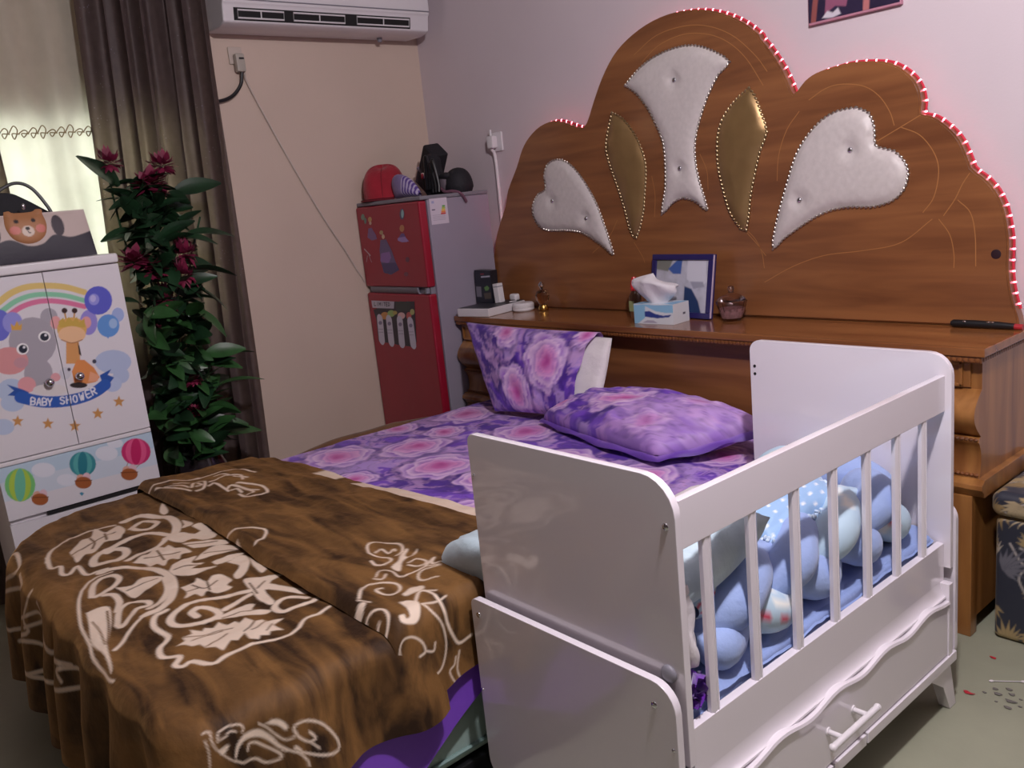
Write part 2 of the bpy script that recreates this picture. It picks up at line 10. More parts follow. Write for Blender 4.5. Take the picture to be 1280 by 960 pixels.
CAB_DOOR=[('f',(178,192,222),0.0,[(1.014,1.0114),(1.008,0.9977),(0.9959,0.9867),(0.979,0.9795),(0.9591,0.9769),(0.9382,0.979),(0.9183,0.9855),(0.9013,0.9959),(0.8889,1.009),(0.8821,1.0235),(0.8817,1.0382),(0.8875,1.0516),(0.8992,1.0624),(0.9155,1.0697),(0.935,1.0726),(0.9558,1.0709),(0.9759,1.0647),(0.9933,1.0545),(1.0063,1.0413),(1.0134,1.0265)]),('f',(178,192,222),0.0,[(0.9962,0.9604),(0.9929,0.9509),(0.987,0.943),(0.9791,0.9375),(0.9699,0.9348),(0.9605,0.9353),(0.9516,0.9388),(0.9443,0.9451),(0.9391,0.9534),(0.9366,0.963),(0.937,0.973),(0.9403,0.9824),(0.9461,0.9902),(0.954,0.9957),(0.963,0.9985),(0.9724,0.9981),(0.9813,0.9947),(0.9887,0.9885),(0.994,0.9802),(0.9966,0.9705)]),('f',(182,196,226),0.0,[(0.9622,0.9326),(0.9586,0.9232),(0.9519,0.9156),(0.9428,0.9103),(0.9322,0.9081),(0.9212,0.909),(0.9108,0.9129),(0.902,0.9195),(0.8957,0.9281),(0.8925,0.9379),(0.8927,0.9479),(0.8962,0.9571),(0.9027,0.9647),(0.9117,0.9699),(0.9221,0.9723),(0.9331,0.9715),(0.9436,0.9677),(0.9525,0.9611),(0.959,0.9525),(0.9623,0.9427)]),('f',(182,198,225),0.0,[(0.6277,0.9805),(0.6227,0.9676),(0.6138,0.957),(0.6017,0.9498),(0.5877,0.9466),(0.5732,0.9478),(0.5597,0.9531),(0.5484,0.9622),(0.5404,0.9739),(0.5365,0.9873),(0.537,1.001),(0.5418,1.0136),(0.5506,1.0241),(0.5624,1.0314),(0.5761,1.0347),(0.5905,1.0338),(0.6042,1.0287),(0.6157,1.0198),(0.624,1.008),(0.6281,0.9945)]),('f',(182,198,225),0.0,[(0.6137,0.9361),(0.6098,0.9267),(0.6027,0.9192),(0.5929,0.9143),(0.5815,0.9123),(0.5695,0.9136),(0.5583,0.9179),(0.5488,0.9249),(0.542,0.9337),(0.5385,0.9437),(0.5386,0.9537),(0.5424,0.9629),(0.5494,0.9703),(0.559,0.9753),(0.5703,0.9774),(0.5821,0.9763),(0.5934,0.9721),(0.6031,0.9652),(0.6101,0.9563),(0.6137,0.9463)]),('f',(185,200,226),0.0,[(0.5644,0.8562),(0.5608,0.8475),(0.554,0.8407),(0.5447,0.8362),(0.5338,0.8347),(0.5224,0.8361),(0.5117,0.8405),(0.5026,0.8472),(0.4961,0.8556),(0.4927,0.865),(0.4928,0.8744),(0.4963,0.8829),(0.503,0.8897),(0.5121,0.8942),(0.5229,0.8958),(0.5342,0.8945),(0.545,0.8903),(0.5542,0.8837),(0.5609,0.8752),(0.5644,0.8657)]),('s',(222,195,120),0.0225,[(0.5924,1.3052),(0.61,1.3164),(0.6524,1.3414),(0.7056,1.3547),(0.7694,1.3505),(0.8329,1.3363),(0.8954,1.3075)]),('s',(140,205,170),0.018,[(0.586,1.2735),(0.6092,1.2816),(0.6584,1.3089),(0.7119,1.3219),(0.7632,1.3192),(0.8267,1.3046),(0.8925,1.2747)]),('s',(220,120,160),0.0187,[(0.609,1.25),(0.6305,1.264),(0.6726,1.2854),(0.7195,1.2958),(0.7649,1.2945),(0.8219,1.2798),(0.885,1.2537)]),('f',(240,235,240),0.0,[(1.0238,1.1988),(1.0208,1.1898),(1.0157,1.1822),(1.009,1.1765),(1.0013,1.1735),(0.9934,1.1734),(0.9861,1.1761),(0.9801,1.1815),(0.9759,1.1889),(0.974,1.1977),(0.9746,1.2069),(0.9775,1.2158),(0.9825,1.2234),(0.9892,1.229),(0.9968,1.2321),(1.0047,1.2323),(1.012,1.2297),(1.0181,1.2244),(1.0223,1.2169),(1.0243,1.2081)]),('f',(160,178,224),0.0,[(1.0223,1.199),(1.0195,1.1905),(1.0147,1.1832),(1.0084,1.1779),(1.0011,1.175),(0.9937,1.1749),(0.9868,1.1774),(0.9811,1.1825),(0.9772,1.1896),(0.9754,1.1979),(0.976,1.2067),(0.9787,1.2151),(0.9835,1.2224),(0.9898,1.2277),(0.997,1.2306),(1.0044,1.2309),(1.0113,1.2283),(1.017,1.2233),(1.021,1.2163),(1.0228,1.2079)]),('f',(150,140,215),0.0,[(0.9194,1.1861),(0.915,1.1715),(0.9079,1.1589),(0.899,1.1495),(0.889,1.1443),(0.8789,1.1437),(0.8698,1.1478),(0.8625,1.1561),(0.8578,1.1678),(0.856,1.1818),(0.8574,1.1967),(0.8617,1.2111),(0.8686,1.2236),(0.8775,1.233),(0.8874,1.2383),(0.8974,1.2391),(0.9065,1.2352),(0.9139,1.227),(0.9188,1.2153),(0.9207,1.2012)]),('f',(92,96,200),0.0,[(0.9886,1.2613),(0.9828,1.2447),(0.9727,1.2306),(0.9592,1.2203),(0.9437,1.2148),(0.9277,1.2147),(0.9128,1.2199),(0.9005,1.2299),(0.892,1.2436),(0.8879,1.2597),(0.8888,1.2767),(0.8944,1.293),(0.9043,1.3069),(0.9175,1.3172),(0.9327,1.3229),(0.9486,1.3233),(0.9636,1.3184),(0.9761,1.3087),(0.985,1.295),(0.9893,1.2786)]),('f',(150,150,225),0.0,[(0.943,1.2721),(0.9407,1.2655),(0.9369,1.2599),(0.9317,1.2557),(0.9258,1.2535),(0.9197,1.2534),(0.914,1.2554),(0.9093,1.2593),(0.9061,1.2647),(0.9045,1.2711),(0.9049,1.278),(0.9071,1.2845),(0.911,1.2901),(0.9161,1.2942),(0.922,1.2965),(0.9281,1.2967),(0.9337,1.2947),(0.9385,1.2909),(0.9418,1.2854),(0.9433,1.2789)]),('f',(190,185,235),0.0,[(0.9314,1.2776),(0.9301,1.2737),(0.9279,1.2703),(0.9251,1.2677),(0.9219,1.2663),(0.9187,1.2662),(0.9156,1.2673),(0.9132,1.2696),(0.9115,1.2728),(0.9107,1.2766),(0.911,1.2807),(0.9123,1.2846),(0.9144,1.288),(0.9172,1.2906),(0.9204,1.292),(0.9237,1.2921),(0.9267,1.291),(0.9292,1.2888),(0.9309,1.2855),(0.9317,1.2817)]),('f',(98,150,216),0.0,[(0.9967,1.1598),(0.992,1.1465),(0.9839,1.1351),(0.973,1.127),(0.9606,1.1227),(0.9477,1.1228),(0.9357,1.1273),(0.9258,1.1355),(0.9189,1.1468),(0.9156,1.16),(0.9163,1.1738),(0.9208,1.187),(0.9288,1.1982),(0.9395,1.2064),(0.9518,1.2108),(0.9646,1.2109),(0.9766,1.2066),(0.9867,1.1985),(0.9938,1.1872),(0.9973,1.1739)]),('f',(160,190,230),0.0,[(0.9906,1.17),(0.9887,1.1643),(0.9855,1.1593),(0.9813,1.1556),(0.9765,1.1537),(0.9716,1.1536),(0.967,1.1553),(0.9633,1.1588),(0.9607,1.1636),(0.9595,1.1693),(0.9599,1.1753),(0.9618,1.1811),(0.965,1.1861),(0.9692,1.1897),(0.974,1.1917),(0.9789,1.1918),(0.9834,1.1901),(0.9872,1.1866),(0.9898,1.1818),(0.991,1.1761)]),('f',(98,150,216),0.0,[(0.9383,1.1299),(0.9522,1.1274),(0.9466,1.117)]),('f',(108,112,208),0.0,[(0.6278,1.2255),(0.6226,1.2085),(0.6145,1.1937),(0.6042,1.1827),(0.5929,1.1765),(0.5816,1.1758),(0.5715,1.1805),(0.5635,1.1902),(0.5584,1.2039),(0.5567,1.2202),(0.5585,1.2376),(0.5636,1.2544),(0.5716,1.269),(0.5817,1.28),(0.5929,1.2863),(0.6041,1.2873),(0.6143,1.2828),(0.6225,1.2733),(0.6277,1.2596),(0.6296,1.2432)]),('f',(150,150,222),0.0,[(0.6659,1.2296),(0.662,1.2182),(0.6554,1.2084),(0.6466,1.2012),(0.6367,1.1974),(0.6265,1.1973),(0.6172,1.2009),(0.6095,1.2079),(0.6043,1.2174),(0.6019,1.2286),(0.6027,1.2405),(0.6066,1.2518),(0.6131,1.2615),(0.6217,1.2686),(0.6316,1.2725),(0.6417,1.2727),(0.6511,1.2693),(0.6589,1.2625),(0.6643,1.2529),(0.6667,1.2416)]),('f',(172,168,178),0.0,[(0.7855,1.231),(0.7821,1.2214),(0.7763,1.2133),(0.7685,1.2073),(0.7595,1.2042),(0.7503,1.2042),(0.7418,1.2073),(0.7347,1.2132),(0.7298,1.2212),(0.7275,1.2307),(0.728,1.2406),(0.7314,1.2501),(0.7371,1.2582),(0.7448,1.2641),(0.7537,1.2673),(0.7628,1.2674),(0.7714,1.2644),(0.7786,1.2586),(0.7836,1.2506),(0.786,1.241)]),('f',(170,165,175),0.0,[(0.7642,1.1396),(0.7547,1.1123),(0.7383,1.0892),(0.7167,1.0727),(0.6922,1.0643),(0.6671,1.0649),(0.6441,1.0742),(0.6252,1.0912),(0.6123,1.1141),(0.6065,1.1408),(0.6082,1.1687),(0.6174,1.1951),(0.6331,1.2177),(0.6538,1.2342),(0.6778,1.2431),(0.7027,1.2434),(0.726,1.235),(0.7456,1.2185),(0.7593,1.1955),(0.7657,1.1683)]),('f',(216,150,152),0.0,[(0.6574,1.0872),(0.6513,1.0723),(0.6399,1.0601),(0.6244,1.0518),(0.6063,1.0482),(0.5874,1.0496),(0.5697,1.0559),(0.5548,1.0664),(0.5441,1.08),(0.5387,1.0954),(0.5389,1.1111),(0.5448,1.1257),(0.5558,1.1377),(0.5709,1.1461),(0.5887,1.1499),(0.6074,1.1489),(0.6253,1.1429),(0.6405,1.1327),(0.6517,1.119),(0.6575,1.1034)]),('f',(170,165,175),0.0,[(0.7282,1.0249),(0.7224,1.0078),(0.7125,0.9934),(0.6994,0.9831),(0.6846,0.978),(0.6695,0.9785),(0.6556,0.9845),(0.6442,0.9954),(0.6364,1.01),(0.6329,1.0271),(0.6341,1.0448),(0.6398,1.0616),(0.6495,1.0758),(0.6622,1.0861),(0.6768,1.0914),(0.6919,1.0912),(0.7059,1.0856),(0.7176,1.0749),(0.7257,1.0602),(0.7293,1.043)]),('f',(200,150,160),0.0,[(0.656,1.0803),(0.6536,1.0745),(0.6492,1.0697),(0.6431,1.0664),(0.636,1.065),(0.6286,1.0656),(0.6216,1.068),(0.6157,1.0721),(0.6115,1.0774),(0.6093,1.0835),(0.6093,1.0897),(0.6117,1.0955),(0.616,1.1002),(0.622,1.1035),(0.629,1.1049),(0.6364,1.1045),(0.6435,1.1021),(0.6494,1.098),(0.6538,1.0927),(0.656,1.0865)]),('f',(226,160,165),0.0,[(0.6648,0.9943),(0.6615,0.9855),(0.6556,0.9782),(0.6477,0.9731),(0.6385,0.9708),(0.6291,0.9714),(0.6202,0.9749),(0.6129,0.981),(0.6077,0.9889),(0.6051,0.998),(0.6055,1.0074),(0.6088,1.0161),(0.6146,1.0233),(0.6224,1.0284),(0.6314,1.0308),(0.6408,1.0303),(0.6497,1.0269),(0.6572,1.0209),(0.6625,1.0129),(0.6651,1.0038)]),('f',(225,165,170),0.0,[(0.7518,1.005),(0.75,1.0003),(0.7468,0.9964),(0.7424,0.9938),(0.7373,0.9925),(0.7319,0.9929),(0.7269,0.9948),(0.7227,0.998),(0.7197,1.0023),(0.7182,1.0072),(0.7184,1.0122),(0.7202,1.0168),(0.7234,1.0207),(0.7277,1.0234),(0.7328,1.0246),(0.7381,1.0243),(0.7431,1.0224),(0.7474,1.0192),(0.7504,1.015),(0.7519,1.0101)]),('f',(222,216,216),0.0,[(0.766,0.9531),(0.7618,0.9471),(0.7523,0.943),(0.7385,0.9411),(0.7217,0.9417),(0.7038,0.9448),(0.6863,0.9499),(0.6711,0.9565),(0.6595,0.964),(0.6527,0.9717),(0.6513,0.9789),(0.6553,0.9848),(0.6645,0.9889),(0.6779,0.9909),(0.6943,0.9904),(0.7122,0.9875),(0.7298,0.9826),(0.7453,0.976),(0.7573,0.9683),(0.7644,0.9605)]),('f',(245,245,245),0.0,[(0.6672,1.1302),(0.665,1.124),(0.661,1.1187),(0.6557,1.1149),(0.6496,1.113),(0.6433,1.1132),(0.6374,1.1154),(0.6325,1.1195),(0.6291,1.1249),(0.6275,1.1312),(0.6279,1.1378),(0.6301,1.144),(0.634,1.1493),(0.6393,1.153),(0.6453,1.155),(0.6516,1.1548),(0.6575,1.1527),(0.6624,1.1487),(0.6659,1.1432),(0.6675,1.1369)]),('f',(40,45,60),0.0,[(0.6629,1.1311),(0.6612,1.1265),(0.6584,1.1226),(0.6545,1.1198),(0.6502,1.1184),(0.6456,1.1185),(0.6414,1.1201),(0.6379,1.1231),(0.6355,1.127),(0.6343,1.1317),(0.6346,1.1365),(0.6362,1.1411),(0.6391,1.1449),(0.6428,1.1477),(0.6472,1.1491),(0.6517,1.1491),(0.656,1.1475),(0.6595,1.1446),(0.662,1.1406),(0.6631,1.1359)]),('f',(235,235,240),0.0,[(0.6579,1.1385),(0.6574,1.137),(0.6566,1.1358),(0.6554,1.1349),(0.654,1.1345),(0.6527,1.1345),(0.6514,1.135),(0.6503,1.1359),(0.6496,1.1371),(0.6492,1.1386),(0.6493,1.1402),(0.6498,1.1416),(0.6507,1.1429),(0.6519,1.1437),(0.6532,1.1442),(0.6546,1.1442),(0.6559,1.1437),(0.657,1.1428),(0.6577,1.1415),(0.658,1.1401)]),('f',(245,245,245),0.0,[(0.748,1.1623),(0.7458,1.1564),(0.7418,1.1515),(0.7365,1.1479),(0.7302,1.1462),(0.7238,1.1464),(0.7177,1.1485),(0.7126,1.1524),(0.709,1.1575),(0.7072,1.1635),(0.7075,1.1698),(0.7096,1.1756),(0.7136,1.1806),(0.7189,1.1841),(0.7251,1.1859),(0.7316,1.1857),(0.7376,1.1836),(0.7428,1.1798),(0.7464,1.1747),(0.7482,1.1686)]),('f',(40,45,60),0.0,[(0.742,1.162),(0.7404,1.1575),(0.7375,1.1538),(0.7336,1.1511),(0.7291,1.1498),(0.7245,1.1499),(0.7201,1.1515),(0.7165,1.1543),(0.7139,1.1582),(0.7127,1.1626),(0.7128,1.1673),(0.7145,1.1717),(0.7173,1.1755),(0.7212,1.1781),(0.7257,1.1795),(0.7303,1.1794),(0.7347,1.1779),(0.7383,1.175),(0.7409,1.1712),(0.7422,1.1667)]),('f',(235,235,240),0.0,[(0.7369,1.1695),(0.7364,1.168),(0.7355,1.1667),(0.7343,1.1658),(0.7329,1.1654),(0.7315,1.1654),(0.7301,1.1659),(0.729,1.1668),(0.7283,1.1681),(0.7279,1.1695),(0.728,1.1711),(0.7285,1.1726),(0.7294,1.1738),(0.7306,1.1747),(0.732,1.1752),(0.7334,1.1752),(0.7347,1.1747),(0.7358,1.1738),(0.7366,1.1725),(0.737,1.171)]),('f',(215,165,80),0.0,[(0.6256,1.2082),(0.6274,1.2327),(0.6375,1.2203),(0.6495,1.2395),(0.6531,1.2197),(0.664,1.2264),(0.6573,1.2025)]),('s',(200,150,80),0.0055,[(0.8123,1.2448),(0.8126,1.2154)]),('s',(200,150,80),0.0056,[(0.8471,1.2391),(0.8389,1.211)]),('f',(60,35,35),0.0,[(0.8231,1.2482),(0.822,1.2452),(0.8201,1.2426),(0.8175,1.2408),(0.8145,1.2398),(0.8113,1.2399),(0.8084,1.2408),(0.806,1.2427),(0.8042,1.2452),(0.8034,1.2482),(0.8035,1.2514),(0.8046,1.2543),(0.8065,1.2569),(0.8091,1.2587),(0.8121,1.2597),(0.8152,1.2597),(0.8182,1.2587),(0.8206,1.2569),(0.8224,1.2543),(0.8232,1.2513)]),('f',(60,35,35),0.0,[(0.858,1.2425),(0.8569,1.2395),(0.855,1.2369),(0.8523,1.2351),(0.8493,1.2341),(0.8461,1.2341),(0.8432,1.2351),(0.8407,1.237),(0.8389,1.2396),(0.8381,1.2426),(0.8382,1.2457),(0.8393,1.2487),(0.8412,1.2513),(0.8438,1.2531),(0.8469,1.2541),(0.85,1.2541),(0.853,1.2531),(0.8555,1.2513),(0.8573,1.2487),(0.8581,1.2457)]),('f',(230,165,165),0.0,[(0.793,1.2078),(0.7906,1.2005),(0.7867,1.1942),(0.7817,1.1896),(0.7759,1.1871),(0.7701,1.1869),(0.7648,1.189),(0.7605,1.1933),(0.7575,1.1993),(0.7563,1.2065),(0.7569,1.214),(0.7592,1.2212),(0.7631,1.2275),(0.7681,1.2321),(0.7738,1.2346),(0.7796,1.2349),(0.7849,1.2328),(0.7893,1.2285),(0.7923,1.2225),(0.7935,1.2154)]),('f',(230,165,165),0.0,[(0.8976,1.1898),(0.8954,1.1828),(0.8916,1.1768),(0.8868,1.1723),(0.8812,1.1699),(0.8756,1.1697),(0.8704,1.1718),(0.8662,1.176),(0.8634,1.1817),(0.8622,1.1886),(0.8627,1.1958),(0.8649,1.2028),(0.8686,1.2088),(0.8735,1.2132),(0.879,1.2157),(0.8846,1.2159),(0.8897,1.2139),(0.894,1.2098),(0.8969,1.204),(0.8981,1.1971)]),('f',(215,155,95),0.0,[(0.7973,1.1371),(0.8401,1.1291),(0.8299,1.0412),(0.7805,1.0512)]),('f',(60,45,40),0.0,[(0.8354,1.1226),(0.8392,1.1069),(0.8388,1.0695),(0.8316,1.0784)]),('f',(222,175,100),0.0,[(0.8772,1.1672),(0.872,1.1538),(0.8621,1.1427),(0.8487,1.1349),(0.833,1.1312),(0.8167,1.132),(0.8013,1.1371),(0.7883,1.146),(0.7791,1.1578),(0.7743,1.1714),(0.7745,1.1854),(0.7796,1.1985),(0.7892,1.2095),(0.8023,1.2173),(0.8177,1.2212),(0.834,1.2207),(0.8495,1.2158),(0.8627,1.2071),(0.8723,1.1952),(0.8773,1.1815)]),('f',(205,170,80),0.0,[(0.7852,1.2128),(0.8042,1.2242),(0.8073,1.2053),(0.8232,1.2247),(0.8342,1.2044),(0.8509,1.22),(0.8547,1.1972),(0.8762,1.2084),(0.8732,1.1754),(0.7843,1.191)]),('f',(236,192,150),0.0,[(0.8693,1.1477),(0.865,1.1383),(0.8564,1.1307),(0.8444,1.1256),(0.8302,1.1236),(0.8153,1.1248),(0.801,1.1291),(0.7887,1.136),(0.7798,1.1449),(0.7749,1.1548),(0.7745,1.1649),(0.7786,1.1741),(0.787,1.1816),(0.7987,1.1867),(0.8127,1.1888),(0.8276,1.1878),(0.842,1.1837),(0.8544,1.1769),(0.8637,1.168),(0.8688,1.158)]),('s',(150,90,60),0.0028,[(0.7817,1.1437),(0.8153,1.1248),(0.8541,1.1303)]),('f',(222,142,80),0.0,[(0.8194,1.0583),(0.846,1.053),(0.874,1.0169),(0.8874,0.9759),(0.8702,0.9605),(0.835,0.9605),(0.8262,0.9511),(0.7931,0.9584),(0.7945,1.0184)]),('f',(232,165,130),0.0,[(0.8577,1.0051),(0.8854,0.984),(0.8777,0.9627),(0.8432,0.9664)]),('f',(50,40,42),0.0,[(0.8381,0.9545),(0.8359,0.9515),(0.8309,0.9494),(0.8237,0.9485),(0.8148,0.9488),(0.8053,0.9504),(0.796,0.953),(0.7878,0.9565),(0.7816,0.9603),(0.7779,0.9643),(0.7771,0.968),(0.7792,0.971),(0.7841,0.9731),(0.7913,0.974),(0.8,0.9737),(0.8095,0.9722),(0.8189,0.9696),(0.8271,0.9662),(0.8334,0.9623),(0.8372,0.9582)]),('f',(205,205,215),0.0,[(0.7898,1.0119),(0.7874,1.005),(0.7834,0.9991),(0.778,0.995),(0.7719,0.9929),(0.7657,0.993),(0.7599,0.9955),(0.7551,0.9999),(0.7518,1.0059),(0.7503,1.0129),(0.7507,1.0201),(0.7531,1.027),(0.7571,1.0328),(0.7624,1.037),(0.7684,1.0391),(0.7747,1.039),(0.7805,1.0366),(0.7853,1.0322),(0.7887,1.0262),(0.7902,1.0192)]),('f',(60,50,70),0.0,[(0.7919,1.0264),(0.7913,1.0245),(0.7901,1.0229),(0.7885,1.0217),(0.7867,1.0211),(0.7848,1.0212),(0.783,1.0219),(0.7816,1.0232),(0.7805,1.0249),(0.7801,1.0268),(0.7802,1.0289),(0.7808,1.0308),(0.782,1.0325),(0.7836,1.0336),(0.7854,1.0342),(0.7873,1.0341),(0.7891,1.0335),(0.7905,1.0322),(0.7916,1.0305),(0.792,1.0285)]),('f',(60,60,80),0.0,[(0.8874,1.0386),(0.8865,1.0362),(0.885,1.0341),(0.883,1.0327),(0.8807,1.032),(0.8784,1.032),(0.8761,1.0329),(0.8743,1.0345),(0.873,1.0366),(0.8723,1.039),(0.8725,1.0416),(0.8733,1.044),(0.8748,1.046),(0.8768,1.0475),(0.8791,1.0482),(0.8815,1.0481),(0.8837,1.0473),(0.8856,1.0457),(0.8869,1.0436),(0.8875,1.0411)]),('f',(38,82,165),0.0,[(0.5713,1.0164),(0.6192,0.9861),(0.6358,0.9728),(0.6155,0.9356),(0.6048,0.9528),(0.599,0.9651),(0.5663,0.9762),(0.5892,0.9892)]),('f',(38,82,165),0.0,[(0.8888,0.9833),(0.9346,0.9982),(0.9179,0.9786),(0.9388,0.9633),(0.8953,0.9241)]),('s',(45,92,180),0.0435,[(0.6074,0.9595),(0.6483,0.9375),(0.6912,0.9216),(0.7497,0.9116),(0.8118,0.9124),(0.8631,0.9237),(0.9009,0.9422)]),('s',(232,232,240),0.0048,[(0.6332,0.9252),(0.6394,0.9503),(0.6494,0.946),(0.6507,0.9403),(0.6469,0.936),(0.6363,0.9378)]),('s',(232,232,240),0.0048,[(0.6363,0.9378),(0.6476,0.9331),(0.6477,0.9277),(0.6438,0.9234),(0.6332,0.9252)]),('s',(232,232,240),0.0048,[(0.6522,0.9192),(0.6649,0.9425),(0.6652,0.9154)]),('s',(232,232,240),0.0048,[(0.657,0.9273),(0.6648,0.925)]),('s',(232,232,240),0.0048,[(0.6708,0.9137),(0.6758,0.9393),(0.6862,0.9355),(0.6878,0.9298),(0.6842,0.9253),(0.6733,0.9265)]),('s',(232,232,240),0.0048,[(0.6733,0.9265),(0.685,0.9224),(0.6853,0.917),(0.6816,0.9125),(0.6708,0.9137)]),('s',(232,232,240),0.0048,[(0.6934,0.9345),(0.6975,0.9201),(0.7068,0.9314)]),('s',(232,232,240),0.0048,[(0.6975,0.9201),(0.695,0.9072)]),('s',(232,232,240),0.0049,[(0.7484,0.9243),(0.7434,0.929),(0.7362,0.9273),(0.7354,0.9208),(0.7456,0.9126),(0.7446,0.9047),(0.7388,0.9029),(0.7324,0.9078)]),('s',(232,232,240),0.0049,[(0.7543,0.9014),(0.7566,0.9278)]),('s',(232,232,240),0.0049,[(0.7683,0.9),(0.7705,0.9265)]),('s',(232,232,240),0.0049,[(0.7555,0.9146),(0.7694,0.9133)]),('s',(232,232,240),0.005,[(0.7784,0.9128),(0.781,0.9233),(0.7861,0.9257),(0.7909,0.9228),(0.7925,0.912),(0.7899,0.9014),(0.7848,0.899),(0.78,0.902),(0.7784,0.9128)]),('s',(232,232,240),0.005,[(0.8019,0.9282),(0.8064,0.9016),(0.8093,0.9206),(0.8136,0.9019),(0.8162,0.929)]),('s',(232,232,240),0.005,[(0.8398,0.9354),(0.8255,0.9331),(0.829,0.9065),(0.8433,0.9087)]),('s',(232,232,240),0.005,[(0.8273,0.9198),(0.8387,0.9216)]),('s',(232,232,240),0.0051,[(0.8505,0.9122),(0.8458,0.9387),(0.8574,0.9398),(0.8612,0.9351),(0.8593,0.9292),(0.8481,0.9254)]),('s',(232,232,240),0.0051,[(0.8538,0.9267),(0.8648,0.9152)]),('f',(200,145,85),0.0,[(0.5834,0.897),(0.5857,0.8815),(0.5989,0.8769),(0.5866,0.8694),(0.5867,0.8535),(0.5769,0.8645),(0.5638,0.8593),(0.57,0.8736),(0.5618,0.8861),(0.5754,0.884)]),('f',(200,145,85),0.0,[(0.6797,0.8637),(0.6822,0.8477),(0.696,0.843),(0.6833,0.8354),(0.6835,0.8191),(0.6732,0.8304),(0.6597,0.8252),(0.6659,0.8397),(0.6574,0.8526),(0.6715,0.8504)]),('f',(200,145,85),0.0,[(0.7685,0.8326),(0.7712,0.8163),(0.7855,0.8113),(0.7723,0.8036),(0.7727,0.7871),(0.7619,0.7987),(0.7479,0.7934),(0.7543,0.8082),(0.7454,0.8214),(0.76,0.8191)]),('f',(200,145,85),0.0,[(0.8581,0.8608),(0.8609,0.8443),(0.8757,0.8394),(0.8622,0.8315),(0.8626,0.8147),(0.8514,0.8264),(0.837,0.821),(0.8436,0.836),(0.8343,0.8494),(0.8494,0.8471)]),('f',(200,145,85),0.0,[(0.9429,0.8892),(0.9459,0.8725),(0.9612,0.8676),(0.9473,0.8596),(0.9478,0.8426),(0.9363,0.8544),(0.9215,0.8489),(0.9281,0.8641),(0.9185,0.8775),(0.9341,0.8753)])]
